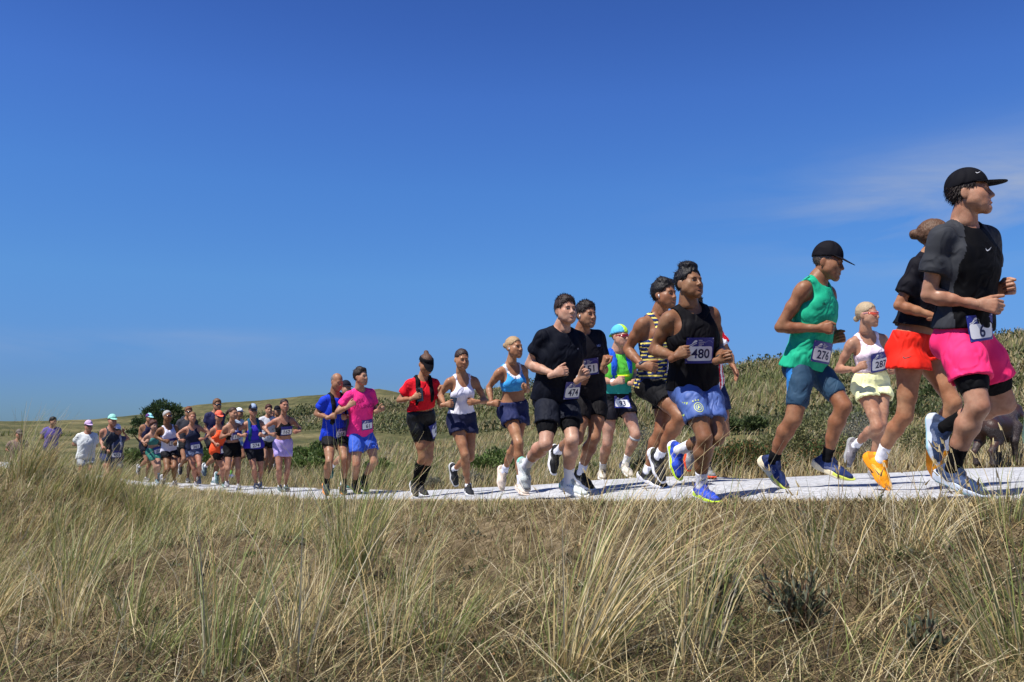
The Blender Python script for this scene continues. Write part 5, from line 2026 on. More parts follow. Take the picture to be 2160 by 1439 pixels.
# 11 --- blue bra top
add(id='a_bl', s=200, H=1.72, fem=True, yaw=34, cyaw=30, hyaw=46, hpit=-2, skin=SK['gold'], st='R',
    label='blonde woman in sky blue sports bra and navy shorts running with loose fists',
    hd=(1084, 722), nk=(1079, 761), pv=(1084, 856),
    Rel=(1031, 806, 1, .4), Rwr=(1037, 840, -1, .6), Rha=(1042, 850), Lel=(1112, 812, 1, .6), Lwr=(1110, 806, -1),
    Rkn=(1094, 924, -1), Ran=(1099, 1008, 1, .6), Rto=(1112, 1034, -1), Lkn=(1088, 926, -1, .5), Lan=(1064, 984, 1), Lto=(1058, 1025, 1, .5),
    hair='bun', hairc=srgb(168, 140, 104),
    top=dict(type='bra', col=srgb(64, 160, 226), col2=srgb(228, 228, 236), hem=.46, neckw=.080, neckd=.115, arm=.094, name='sports_bra',
             fn=lambda u, f, v: (f > 0) & ((np.abs(np.hypot(u / .080, (v - 1.02) / .235) - 1.0) < .17) | ((v > .90)))),
    bot=dict(type='short', col=srgb(28, 36, 78), len=.42, flare=.036, waist=.24),
    sock=(srgb(216, 218, 232), .22), shoe=(srgb(206, 190, 176), srgb(225, 205, 190)),
    extra=[ex_earbud(1), ex_text('alo', .016, (.6, .6, .65), -.03, .22, on='bot', name='logo')])
# 12 --- white tank
add(id='a_wt', s=190, H=1.68, fem=True, yaw=24, cyaw=16, hyaw=22, hpit=10, skin=SK['gold'], st='R', bust=1.05,
    label='dark haired woman in white strap top and navy shorts, hands at her waist',
    hd=(974, 750), nk=(975, 787), pv=(974, 880),
    Rel=(929, 826, 1, .5), Rwr=(938, 846, -1), Rha=(956, 850), Lel=(1024, 838, 1, .4), Lwr=(1005, 840, -1, .7), Lha=(988, 850), hand='loose',
    Rkn=(981, 952, -1), Ran=(988, 1018, 1, .6), Rto=(996, 1039, -1), Lkn=(992, 957, -1, .7), Lan=(959, 982, 1), Lto=(962, 1014, 1, .4),
    hair='bun', hairc=srgb(54, 38, 32),
    top=dict(type='bra', col=srgb(232, 230, 244), hem=.16, neckw=.070, neckd=.13, arm=.100, off=.008, wr=.003, name='strap_top'),
    bot=dict(type='short', col=srgb(26, 30, 62), len=.38, flare=.032, waist=.22), sock=(srgb(220, 220, 228), .12), shoe=(srgb(30, 32, 38), srgb(200, 200, 202)),
    extra=[ex_ring('L', 'bracelet', .93, (.3, .2, .08), r=.028, w=.006)])
# 13 --- red crop shirt
add(id='a_rd', s=186, H=1.68, fem=True, yaw=24, cyaw=16, hyaw=18, hpit=26, skin=SK['gold'], st='R',
    label='woman in red cropped shirt with black visor and vest looking down at phone',
    hd=(899, 767), nk=(892, 800), pv=(889, 884),
    Rel=(841, 844, 1, .5), Rwr=(871, 839, -1), Rha=(888, 831), Rhand='loose', Lel=(930, 855, 1, .4), Lwr=(928, 830, -1), Lha=(921, 810), Lhand='loose',
    Rkn=(892, 964, -1), Ran=(875, 1018, 1, .8), Rto=(877, 1045, -1, .6), Lkn=(905, 966, -1), Lan=(888, 1026, 1, .6), Lto=(902, 1047, -1),
    hair='topbun', hairc=srgb(88, 62, 48), cap=dict(kind='visor', col=srgb(20, 20, 26), drop=.75, brim=.085),
    top=dict(type='tee', col=srgb(212, 18, 36), hem=.28, sleeve=.62, loose=.02, slant=-.25), bot=dict(type='tight', col=srgb(16, 16, 20), len=.58, waist=.26, shine=.45, rough=.5),
    sock=(srgb(14, 14, 17), .80), shoe=(srgb(34, 34, 38), srgb(205, 205, 208)), vest=dict(col=srgb(20, 20, 24), w=.030, c=.082, low=.34),
    bib=dict(n='44', t=-.22, on='bot', du=-.10, yaw=-34, roll=-14),
    extra=[ex_ring('L', 'wristwatch', .90, (.7, .7, .7), r=.029, w=.022)])
# 14 --- 61
add(id='a61', s=150, H=1.82, yaw=32, cyaw=28, hyaw=48, hpit=-3, skin=SK['fair'], st='R', g=.96,
    label='man in bright pink shirt and blue shorts with number 61',
    hd=(761, 790), nk=(760, 819), pv=(762, 911), face=True,
    Rel=(712, 864, 1, .5), Rwr=(734, 853, -1), Rha=(750, 845), Rhand='loose', Lel=(792, 862, 1, .5), Lwr=(797, 861, -1), Lha=(807, 862), Lhand='loose',
    Rkn=(752, 976, -1), Ran=(750, 1016, 1), Rto=(760, 1038, -1), Lkn=(790, 970, -1), Lan=(768, 1005, 1), Lto=(774, 1030, -1, .5),
    hair='messy', hairc=srgb(40, 28, 22),
    top=dict(type='tee', col=srgb(238, 48, 130), sleeve=.62, hem=-.05, loose=.022), bot=dict(type='short', col=srgb(56, 92, 190), len=.62, flare=.034, waist=.12),
    sock=(srgb(24, 24, 28), .3), shoe=(srgb(30, 30, 34), srgb(190, 220, 70)), bib=dict(n='61', t=.24, du=-.03),
    extra=[ex_text('42K', .055, srgb(176, 24, 92), .07, .80, roll=12), ex_text('VALENCIA', .058, srgb(176, 24, 92), -.0, .67)])
# 15 --- 264
add(id='a264', s=148, H=1.80, yaw=30, hyaw=34, hpit=16, skin=SK['tan'], st='R',
    label='balding man in royal blue shirt with black vest and number 264',
    hd=(711, 798), nk=(708, 828), pv=(704, 917), face=True,
    Rel=(667, 866, 1, .5), Rwr=(695, 873, -1), Rha=(709, 875), Lel=(742, 868, 1), Lwr=(730, 872, -1),
    Rkn=(695, 966, -1), Ran=(690, 1013, 1, .6), Rto=(691, 1040, -1), Lkn=(726, 960, -1), Lan=(726, 1016, 1, .7), Lto=(727, 1038, -1),
    hair='bald', hairc=srgb(110, 104, 100),
    top=dict(type='tee', col=srgb(24, 58, 190), sleeve=.62, hem=-.08), bot=dict(type='short', col=srgb(34, 32, 34), len=.48, flare=.03, waist=.12),
    sock=(srgb(20, 20, 22), .30), shoe=(srgb(44, 56, 60), srgb(220, 140, 70)), vest=dict(col=srgb(26, 26, 28), w=.034, low=.34), bib=dict(n='264', t=.16, du=-.04))
# 16 --- dark cap behind 264
add(id='a_cap', s=134, yaw=32, skin=SK['fair'], label='runner in dark cap almost hidden between the blue and pink shirts', hd=(730, 818), hair='short', cap=dict(col=srgb(38, 38, 52)),
    top=dict(type='tee', col=srgb(60, 64, 70)), bot=dict(type='short', col=srgb(30, 30, 36)), sock=(OFFW, .25), shoe=(srgb(50, 110, 104), srgb(225, 230, 228)), ph='L')
# 17 --- 162
add(id='a162', s=116, H=1.70, fem=True, yaw=18, cyaw=16, hyaw=18, skin=SK['ruddy'], st='R', g=1.1, bust=1.15,
    label='woman in black sports bra and lavender tight shorts with number 162',
    hd=(600, 851), nk=(599, 877), pv=(597, 938), face=True,
    Rel=(556, 898, 1, .5), Rwr=(571, 912, -1), Rha=(580, 918), Lel=(633, 900, 1, .5), Lwr=(630, 906, -1), Lha=(625, 911), hand='loose',
    Rkn=(589, 986, -1), Ran=(590, 1022, 1), Rto=(596, 1035, -1), Lkn=(607, 986, -1), Lan=(603, 1022, 1), Lto=(610, 1030, -1),
    hair='bun', hairc=srgb(44, 30, 28),
    top=dict(type='bra', col=srgb(20, 20, 24), hem=.40, neckw=.085, neckd=.13, arm=.10, name='sports_bra'), bot=dict(type='tight', col=srgb(176, 158, 214), len=.48, waist=.30),
    sock=(OFFW, .1), shoe=(srgb(70, 84, 84), srgb(200, 205, 200)), bib=dict(n='162', t=.60, du=-.02))
# 18, 19 --- heads behind 162
add(id='a_18', s=108, fem=True, yaw=18, hpit=12, skin=SK['ruddy'], label='blonde woman in cream shorts half hidden behind number 162', hd=(573, 871), hair='low', hairc=srgb(190, 160, 112),
    top=dict(type='singlet', col=srgb(226, 214, 190)), bot=dict(type='short', col=srgb(226, 224, 190), len=.5), sock=(srgb(40, 40, 40), .2), shoe=(srgb(70, 70, 70), srgb(200, 220, 120)), ph='R')
add(id='a_19', s=99, fem=True, yaw=14, skin=SK['fair'], label='dark haired runner showing only the head behind the blonde woman', hd=(567, 863), hair='short', hairc=srgb(70, 36, 28),
    top=dict(type='tee', col=srgb(190, 190, 196)), bot=dict(type='short', col=srgb(30, 30, 34)), shoe=(srgb(60, 60, 64), srgb(210, 210, 210)), ph='L')
add(id='a_20', s=97, yaw=14, skin=SK['tan'], label='runner in dark cap showing only the head behind number 162', hd=(585, 865), hair='short', cap=dict(col=srgb(28, 30, 40)),
    top=dict(type='tee', col=srgb(40, 44, 56)), bot=dict(type='short', col=srgb(30, 30, 34)), shoe=(srgb(60, 60, 64), srgb(210, 210, 210)), ph='R')
# 20 --- 274
add(id='a274', s=113, H=1.68, fem=True, yaw=14, skin=SK['ruddy'], st='R', g=1.1, bust=1.1,
    label='woman in violet blue singlet with teal vest and grey cap, number 274',
    hd=(534, 863), nk=(534, 885), pv=(536, 942),
    Rel=(495, 911, 1, .4), Rwr=(511, 916, -1), Rha=(522, 917), Lel=(566, 912, 1, .4), Lwr=(555, 917, -1), Lha=(545, 913),
    Rkn=(536, 986, -1), Ran=(540, 1018, 1), Rto=(545, 1029, -1), Lkn=(551, 990, -1), Lan=(549, 1015, 1), Lto=(549, 1026, -1),
    hair='short', hairc=srgb(70, 50, 40), cap=dict(col=srgb(146, 164, 190), col2=srgb(28, 30, 44), fn=lambda x, y, z: np.abs(x) > .045, bcol=srgb(34, 38, 52)), glasses=srgb(40, 20, 20),
    top=dict(type='singlet', col=srgb(58, 44, 176), hem=-.02, neckd=.12), bot=dict(type='tight', col=srgb(24, 26, 36), len=.62, waist=.2),
    sock=(srgb(220, 190, 170), .1), shoe=(srgb(150, 150, 150), srgb(220, 220, 216)), vest=dict(col=srgb(20, 80, 110), w=.032, low=.30), bib=dict(n='274', t=.18, du=0),
    extra=[ex_ring('L', 'wristwatch', .9, (.03, .03, .03))])
# 21 --- white cap behind
add(id='a_21', s=103, fem=True, yaw=40, hyaw=50, skin=SK['tan'], label='runner in white cap with bright green socks and blue shoes, half hidden', hd=(505, 870), hair='pony', hairc=srgb(40, 28, 24), cap=dict(col=srgb(232, 234, 240), bcol=srgb(40, 48, 70)),
    top=dict(type='tee', col=srgb(190, 204, 220)), bot=dict(type='short', col=srgb(150, 170, 200)), sock=(srgb(70, 200, 60), .32), shoe=(srgb(30, 80, 180), srgb(90, 140, 220)), ph='R')
# 22 --- ponytail
add(id='a_22', s=112, H=1.70, fem=True, yaw=30, cyaw=30, hyaw=34, skin=SK['fair'], st='L',
    label='woman with flying ponytail in lavender sports bra and black tight shorts',
    hd=(492, 869), nk=(490, 892), pv=(490, 942),
    Rel=(465, 921, 1, .4), Rwr=(487, 911, -1), Rha=(495, 904), Rkn=(481, 987, -1), Ran=(479, 1014, 1), Rto=(480, 1025, -1), Lkn=(502, 987, -1), Lan=(504, 1019, 1, .7), Lto=(505, 1031, -1),
    hair='pony', hairc=srgb(60, 42, 34),
    top=dict(type='bra', col=srgb(206, 200, 226), col2=srgb(30, 28, 38), fn=lambda u, f, v: (np.abs(u) > .085), hem=.36, name='sports_bra'), bot=dict(type='tight', col=srgb(16, 16, 18), len=.50, waist=.30),
    sock=(OFFW, .08), shoe=(srgb(140, 140, 150), srgb(210, 210, 214)), bib=dict(n='118', t=.56, du=-.04))
# 23 --- coral
add(id='a_23', s=103, H=1.64, fem=True, yaw=26, hyaw=20, hpit=8, skin=SK['ruddy'], st='R',
    label='woman in coral orange cap and coral orange singlet over black shorts',
    hd=(462, 876), nk=(461, 898), pv=(462, 948), Rel=(443, 922, 1, .5), Rwr=(455, 934, -1),
    Rkn=(470, 989, -1), Ran=(471, 1016, 1), Rto=(474, 1027, -1),
    hair='low', hairc=srgb(90, 50, 34), cap=dict(col=srgb(250, 108, 84)), glasses=srgb(70, 24, 20),
    top=dict(type='singlet', col=srgb(255, 92, 48), hem=-.16, loose=.02), bot=dict(type='short', col=srgb(20, 20, 22), len=.56, flare=.02), sock=(srgb(30, 40, 44), .12), shoe=(srgb(110, 140, 140), srgb(210, 214, 214)), bib=dict(n='1', t=.08, du=-.07))
# 24 --- navy and maroon
add(id='a_24', s=110, H=1.84, yaw=28, hyaw=22, skin=SK['tan'], ph='L',
    label='tall man in dark sunglasses and navy and maroon football shirt',
    hd=(458, 853), Rel=(436, 903, 1, .4), Rwr=(444, 926, -1, .6), Rha=(448, 934), Rhand='loose',
    hair='short', hairc=srgb(112, 80, 56), glasses=srgb(14, 12, 14),
    top=dict(type='tee', col=srgb(38, 38, 74), col2=srgb(140, 24, 60), sleeve=.6, fn=lambda u, f, v: (np.abs(u + .03) < .05) & (f > 0)), bot=dict(type='short', col=srgb(34, 34, 40), len=.5), sock=(OFFW, .2), shoe=(srgb(90, 110, 120), srgb(220, 220, 220)),
    extra=[ex_swoosh('c', .045, srgb(230, 190, 40), du=.05, t=.82), ex_flats([circle(.0, .03), circle(.034, .044)], srgb(226, 176, 30), -.03, .56, .09, .09)])
# 25 --- 261
add(id='a261', s=98, H=1.68, fem=True, yaw=10, skin=SK['ruddy'], st='R', g=1.1, bust=1.1,
    label='woman in navy singlet and slate grey shorts with number 261, elbows wide',
    hd=(406, 877), nk=(405, 896), pv=(409, 948),
    Rel=(373, 914, 1, .3), Rwr=(381, 926, -1), Rha=(388, 930), Lel=(443, 913, 1, .3), Lwr=(429, 923, -1), Lha=(421, 928),
    Rkn=(409, 987, -1), Ran=(413, 1014, 1, .7), Rto=(416, 1024, -1), Lkn=(421, 980, -1), Lan=(420, 1003, 1), Lto=(421, 1014, -1, .4),
    hair='bun', hairc=srgb(120, 84, 54),
    top=dict(type='singlet', col=srgb(24, 30, 54), hem=.05, neckd=.14), bot=dict(type='short', col=srgb(86, 96, 124), len=.40, flare=.03, waist=.26), sock=(srgb(200, 160, 140), .08), shoe=(srgb(120, 120, 126), srgb(220, 220, 220)), bib=dict(n='261', t=.24, du=-.02),
    extra=[ex_ring('L', 'wristwatch', .9, (.03, .03, .03), w=.03)])
# 26, 27
add(id='a_26', s=95, yaw=12, skin=SK['tan'], label='man in dark sunglasses peering over the shoulder of number 261', hd=(398, 868), hair='short', hairc=srgb(120, 76, 50), glasses=srgb(16, 16, 18),
    top=dict(type='tee', col=srgb(52, 52, 60)), bot=dict(type='short', col=srgb(34, 34, 38)), shoe=(srgb(70, 70, 74), srgb(210, 210, 210)), ph='L')
add(id='a_27', s=93, fem=True, yaw=24, hpit=14, skin=SK['ruddy'], label='runner in charcoal cap and white shirt beside number 261', hd=(388, 886), hair='low', hairc=srgb(60, 44, 36), cap=dict(col=srgb(44, 50, 62)),
    top=dict(type='tee', col=srgb(226, 230, 232), sleeve=.4), bot=dict(type='tight', col=srgb(22, 22, 26), len=.75), sock=(srgb(190, 196, 204), .2), shoe=(srgb(120, 130, 140), srgb(210, 214, 218)), ph='R')
# 28 --- 105
add(id='a105', s=102, H=1.80, yaw=26, hyaw=34, skin=SK['brown'], g=.9, st='L',
    label='grey haired tanned man in white singlet and black shorts, number 105',
    hd=(353, 877), nk=(354, 898), pv=(357, 953),
    Rel=(327, 920, 1, .5), Rwr=(346, 929, -1), Rha=(356, 933), Lel=(372, 922, 1), Lwr=(372, 934, -1),
    Rkn=(353, 990, -1), Ran=(345, 1010, 1), Rto=(345, 1023, 1, .5), Lkn=(368, 985, -1), Lan=(369, 1015, 1, .7), Lto=(372, 1024, -1),
    hair='crop', hairc=srgb(170, 168, 166), glasses=srgb(60, 14, 12),
    top=dict(type='singlet', col=srgb(226, 224, 240), hem=-.06, neckd=.12), bot=dict(type='short', col=srgb(32, 30, 36), len=.42, flare=.03, waist=.12), sock=(OFFW, .1), shoe=(srgb(150, 150, 156), srgb(220, 220, 220)), bib=dict(n='105', t=.42, du=-.04))
# 29 --- 203
add(id='a203', s=91, H=1.62, fem=True, yaw=30, hyaw=30, skin=SK['pale'], st='R',
    label='curly haired woman in teal sports bra and teal tight shorts',
    hd=(324, 895), nk=(322, 911), pv=(323, 952),
    Rel=(299, 929, 1, .4), Rwr=(307, 930, -1), Rha=(314, 928), Rkn=(328, 984, -1), Ran=(332, 1010, 1), Rto=(335, 1020, -1), Lkn=(336, 980, -1), Lan=(335, 995, 1), Lto=(336, 1006, 1, .5),
    hair='curly', hairc=srgb(82, 48, 38),
    top=dict(type='bra', col=srgb(68, 128, 124), hem=.40, name='sports_bra'), bot=dict(type='tight', col=srgb(56, 128, 114), len=.60, waist=.30), sock=(srgb(150, 170, 180), .1), shoe=(srgb(120, 140, 150), srgb(200, 210, 214)), bib=dict(n='203', t=.14, on='bot', du=-.05))
# 30
add(id='a_30', s=92, H=1.78, yaw=28, skin=SK['tan'], label='man in pale aqua cap and navy singlet behind the curly haired woman', ph='L',
    hd=(315, 881), Rel=(294, 922, 1, .5), Rwr=(303, 934, -1),
    hair='short', hairc=srgb(50, 34, 28), cap=dict(col=srgb(160, 226, 228), col2=srgb(90, 60, 120), fn=lambda x, y, z: x > .04),
    top=dict(type='singlet', col=srgb(36, 36, 66)), bot=dict(type='short', col=srgb(26, 26, 44), len=.6), sock=(OFFW, .1), shoe=(srgb(90, 90, 96), srgb(200, 200, 200)))
# 31 --- 453
add(id='a453', s=84, H=1.66, fem=True, yaw=14, hyaw=16, skin=SK['ruddy'], g=1.1, ph='R',
    label='woman in white cap lifting a hand to her face, grey vest, number 453',
    hd=(247, 904), Rel=(221, 934, 1, .5), Rwr=(226, 948, -1), Lel=(272, 925, 1, .4), Lwr=(261, 910, -1), Lha=(257, 904),
    hair='low', hairc=srgb(50, 36, 32), cap=dict(col=srgb(232, 226, 240)), glasses=srgb(20, 18, 22),
    top=dict(type='tee', col=srgb(66, 74, 98), sleeve=.35, hem=-.06), bot=dict(type='tight', col=srgb(120, 126, 142), len=.6), shoe=(srgb(120, 120, 126), srgb(200, 200, 200)), vest=dict(col=srgb(176, 176, 184), w=.034), bib=dict(n='453', t=.30, du=0))
# 32
add(id='a_32', s=84, H=1.84, yaw=20, skin=SK['ruddy'], ph='L', label='man in mint green cap and dark singlet behind the woman in white cap',
    hd=(237, 888), Rel=(213, 928, 1, .4), Rwr=(216, 944, -1, .6),
    hair='short', hairc=srgb(50, 40, 34), cap=dict(col=srgb(150, 214, 198)), top=dict(type='singlet', col=srgb(38, 44, 58)), bot=dict(type='short', col=srgb(40, 50, 90)), shoe=(srgb(90, 90, 96), srgb(200, 200, 200)))
# 33..35
add(id='a_33', s=83, H=1.74, yaw=16, skin=SK['ruddy'], ph='R', label='runner in lilac cap and loose white shirt behind the grass tussock',
    hd=(187, 896), hair='short', hairc=srgb(60, 44, 36), cap=dict(col=srgb(196, 170, 206)), glasses=srgb(40, 26, 24),
    top=dict(type='tee', col=srgb(220, 224, 222), sleeve=.7, loose=.03), bot=dict(type='short', col=srgb(170, 176, 180)), shoe=(srgb(110, 110, 110), srgb(200, 200, 200)))
add(id='a_34', s=80, yaw=10, hyaw=40, skin=SK['fair'], label='dark haired runner in purple shirt almost hidden by tall grass', hd=(112, 889), hair='short', hairc=srgb(26, 22, 24),
    top=dict(type='tee', col=srgb(96, 84, 160)), bot=dict(type='short', col=srgb(50, 50, 70)), shoe=(srgb(90, 90, 90), srgb(200, 200, 200)), ph='L')
add(id='a_35', s=74, yaw=10, skin=SK['fair'], label='runner in grey cap whose head alone shows above the grass', hd=(41, 915), hair='short', hairc=srgb(80, 60, 50), cap=dict(col=srgb(110, 100, 92)),
    top=dict(type='tee', col=srgb(130, 110, 100)), bot=dict(type='short', col=srgb(60, 60, 66)), shoe=(srgb(90, 90, 90), srgb(200, 200, 200)), ph='R')

# 36 --- next runner, only the lifted heel reaches into the picture
add(id='a_36', s=340, H=1.76, yaw=64, skin=SK['tan'], st='R', label='runner leaving the picture, only a lifted pale green shoe in view',
    hd=(2286, 436), nk=(2278, 500), pv=(2268, 736), Rkn=(2292, 880, -1, .5), Ran=(2262, 990, 1, .5), Rto=(2326, 1030, -1, .3), Lkn=(2322, 872, 1, .5), Lan=(2194, 892, 1, .4), Lto=(2168, 952, 1, .3),
    hair='short', top=dict(type='tee', col=srgb(230, 230, 232)), bot=dict(type='short', col=srgb(40, 44, 60)), sock=(OFFW, .2), shoe=(srgb(176, 214, 160), srgb(200, 232, 180)), lv=1)


def ex_sockmark(p, sd):
    """tick printed on the sock"""
    for o in p.body.children:
        if o.name.startswith('sock'):
            V = np.array([v.co[:] for v in o.data.vertices]) + p.base
            F = np.array([q.vertices[:] for q in o.data.polygons])
            d = np.linalg.norm(V.mean(0) - p.J[sd + 'an'])
            if d < .12:
                f = nz(p.pf + p.pr * .3)
                decal(p, o, 'logo', (V, F), p.J[sd + 'an'] + np.array([0, 0, .055]), nz(np.cross([0, 0, 1.], f)), np.array([0, 0, 1.]), f, [earclip(swoosh(.045))], plain('print', INK, .7), .03, .02)


RUN = {}
for _sp in PEOPLE:
    RUN[_sp['id']] = person(_sp)

# ------------------------------------------------------------------ grasses
def blade_mesh(base, h, w, az, th0, th1, col, seg=4, tipw=.12, wdir=None, colvar=.12):
    """curved tapering blades; returns V, [F], C"""
    n = len(h)
    base = np.asarray(base, np.float32)
    dx, dy = np.cos(az), np.sin(az)
    wa = rng.uniform(0, math.pi, n) if wdir is None else wdir
    wx, wy = np.cos(wa), np.sin(wa)
    X = np.zeros(n); Zz = np.zeros(n)
    rows = []
    for i in range(seg + 1):
        t = i / seg
        if i:
            th = th0 + (th1 - th0) * ((i - .5) / seg) ** 1.3
            X = X + np.sin(th) * h / seg; Zz = Zz + np.cos(th) * h / seg
        ww = w * (1 - (1 - tipw) * t ** 1.4) * .5
        c = base + np.stack([dx * X, dy * X, Zz], 1)
        off = np.stack([wx * ww, wy * ww, np.zeros(n)], 1)
        rows += [c - off, c + off]
    V = np.stack(rows, 1)                       # n, 2(seg+1), 3
    m = 2 * (seg + 1)
    a = np.arange(n)[:, None] * m + np.arange(seg)[None, :] * 2
    F = np.stack([a, a + 1, a + 3, a + 2], -1).reshape(-1, 4)
    C = np.repeat((col * rng.uniform(1 - colvar, 1 + colvar, (n, 1)))[:, None, :], m, 1)
    return V.reshape(-1, 3), F, C.reshape(-1, 3)


def stack(parts):
    V = np.concatenate([q[0] for q in parts]); C = np.concatenate([q[2] for q in parts])
    F, n = [], 0
    for q in parts:
        F.append(q[1] + n); n += len(q[0])
    return V, F, C


STRAW = np.array([(.60, .47, .23), (.68, .57, .33), (.52, .39, .18), (.43, .31, .135), (.63, .52, .28), (.66, .58, .40)])
GREEN = np.array([(.19, .22, .065), (.24, .26, .09), (.28, .30, .14), (.15, .18, .05)])
BROWN = np.array([(.16, .105, .06), (.22, .15, .085), (.11, .075, .045), (.28, .215, .13), (.30, .26, .20)])


def pick(pal, n):
    return pal[rng.integers(0, len(pal), n)]


def on_ground(x, y, dz=-.01):
    return np.stack([x, y, ground_z(x, y) + dz], 1)


def fan_points(n, r0, r1, p=1.6, az=42):
    a = np.radians(rng.uniform(-az, az, n))
    q = 1 - p
    u = rng.random(n)
    r = (r0 ** q + u * (r1 ** q - r0 ** q)) ** (1 / q)
    return np.sin(a) * r, np.cos(a) * r, r


GM = foliage_mat('grass_blade', .28)
WIND = 0.15


DARK = np.array([(.085, .055, .032), (.12, .08, .045), (.06, .04, .025), (.15, .105, .06), (.075, .07, .03), (.10, .09, .035)])
LITTER = np.array([(.22, .165, .075), (.30, .24, .12), (.36, .305, .17), (.16, .12, .055), (.40, .335, .18)])


def foreground():
    parts = []
    # matted dead stems and short curled grass, moss-brown below, paler litter on top
    x, y, r = fan_points(62000, 1.8, 15, 1.75, 36)
    ef = side_dist(x, y, FRONT)
    keep = ef > .02 + .08 * rng.random(len(x))
    x, y, r, ef = x[keep], y[keep], r[keep], ef[keep]
    n = len(x)
    m = fbm2(x * 1.3, y * 1.3, 3, 4.0)
    dark = smooth((m + .55) / .7) * (.40 + .60 * smooth((5.5 - r) / 2.5)) * smooth(ef / .7)
    h = rng.uniform(.05, .20, n) * (.40 + .60 * smooth(ef / .6))
    q = rng.random((n, 1))
    col = np.where(q < (.25 + .62 * dark)[:, None], pick(DARK, n), np.where(q < .90, pick(LITTER, n), pick(GREEN, n) * .8))
    parts.append(blade_mesh(on_ground(x, y, -.005), h, rng.uniform(.0026, .0056, n) * (.7 + .12 * r), rng.uniform(0, 2 * math.pi, n), rng.uniform(.2, 1.3, n), rng.uniform(.9, 2.4, n), col, 2))
    # trodden verge beside the path
    x, y, r = fan_points(120000, 3.2, 15, 1.4, 37)
    ef = side_dist(x, y, FRONT)
    k = (ef > -.05) & (ef < 1.0 * rng.random(len(x)) ** .7)
    x, y, r, o = x[k], y[k], r[k], np.maximum(ef[k], 0)
    n = len(x)
    col = np.where((rng.random(n) < .34)[:, None], pick(DARK, n) * 1.1, np.where((rng.random(n) < .6)[:, None], pick(LITTER, n), pick(STRAW, n) * .8))
    parts.append(blade_mesh(on_ground(x, y, -.004), rng.uniform(.03, .10, n) * (.6 + 1.1 * o), rng.uniform(.003, .0075, n) * (.6 + .11 * r), rng.uniform(0, 6.28, n), rng.uniform(.1, 1.2, n), rng.uniform(.8, 2.0, n), col, 2))
    x, y, r = fan_points(16000, 3.0, 12, 1.4, 37)
    ef = side_dist(x, y, FRONT)
    k = (ef > .06) & (ef < 1.6) & (fbm2(x * 2.2, y * 2.2, 2, 5.0) > -.15)
    x, y, r, o = x[k], y[k], r[k], ef[k]
    n = len(x)
    col = np.where((rng.random(n) < .3)[:, None], pick(DARK, n), np.where((rng.random(n) < .25)[:, None], pick(GREEN, n) * .8, pick(STRAW, n) * .8))
    parts.append(blade_mesh(on_ground(x, y, -.004), rng.uniform(.06, .19, n) * (.4 + .7 * smooth(o / .6)), rng.uniform(.0028, .005, n) * (.7 + .1 * r), rng.uniform(0, 6.28, n), rng.uniform(0, .7, n), rng.uniform(.3, 1.6, n), col, 2))
    # the mound on the left
    x = rng.normal(-4.6, 1.6, 16000); y = rng.normal(7.6, 1.6, 16000)
    k = side_dist(x, y, FRONT) > .2
    x, y = x[k], y[k]; n = len(x)
    col = np.where((rng.random(n) < .3)[:, None], pick(LITTER, n), np.where((rng.random(n) < .5)[:, None], pick(GREEN, n) * 1.1, pick(STRAW, n) * .85))
    parts.append(blade_mesh(on_ground(x, y), rng.uniform(.08, .32, n), rng.uniform(.004, .008, n), rng.normal(.2, 1.2, n), rng.uniform(0, .6, n), rng.uniform(.5, 1.8, n), col, 3))
    # lying straw
    x, y, r = fan_points(6000, 1.9, 12, 1.6, 38)
    ef = side_dist(x, y, FRONT)
    keep = ef > .25
    x, y, r = x[keep], y[keep], r[keep]
    n = len(x)
    parts.append(blade_mesh(on_ground(x, y, .02), rng.uniform(.12, .45, n), rng.uniform(.0018, .0034, n) * (.8 + .1 * r), rng.normal(.2, 1.3, n), rng.uniform(.8, 1.4, n), rng.uniform(1.3, 2.0, n), np.where((rng.random(n) < .35)[:, None], pick(LITTER, n), pick(STRAW, n)), 3))
    # sparse upright blades everywhere
    x, y, r = fan_points(7000, 2.2, 15, 1.4, 38)
    ef = side_dist(x, y, FRONT)
    px = CX + F_PX * x / y
    keep = (ef > .12) & (rng.random(len(x)) < .14 + .6 * smooth((1100 - px) / 700) * smooth((r - 2.5) / 3)) & (rng.random(len(x)) < .25 + smooth(ef / 1.2))
    x, y, r, ef = x[keep], y[keep], r[keep], ef[keep]
    n = len(x)
    parts.append(blade_mesh(on_ground(x, y), rng.uniform(.14, .42, n) * (.4 + .6 * smooth(ef / .9)), rng.uniform(.0022, .004, n) * (.8 + .1 * r), rng.normal(WIND, 1.2, n), rng.normal(.2, .2, n), rng.uniform(.5, 1.6, n), np.where((rng.random(n) < .42)[:, None], pick(GREEN, n) * 1.15, pick(STRAW, n)), 4))
    V, F, C = stack(parts)
    add_obj('dry_grass', mesh_np('dry_grass', V, F, False, [GM], col=C), label='matted dry dune grass and dead stems in front of the path', kind='stuff')


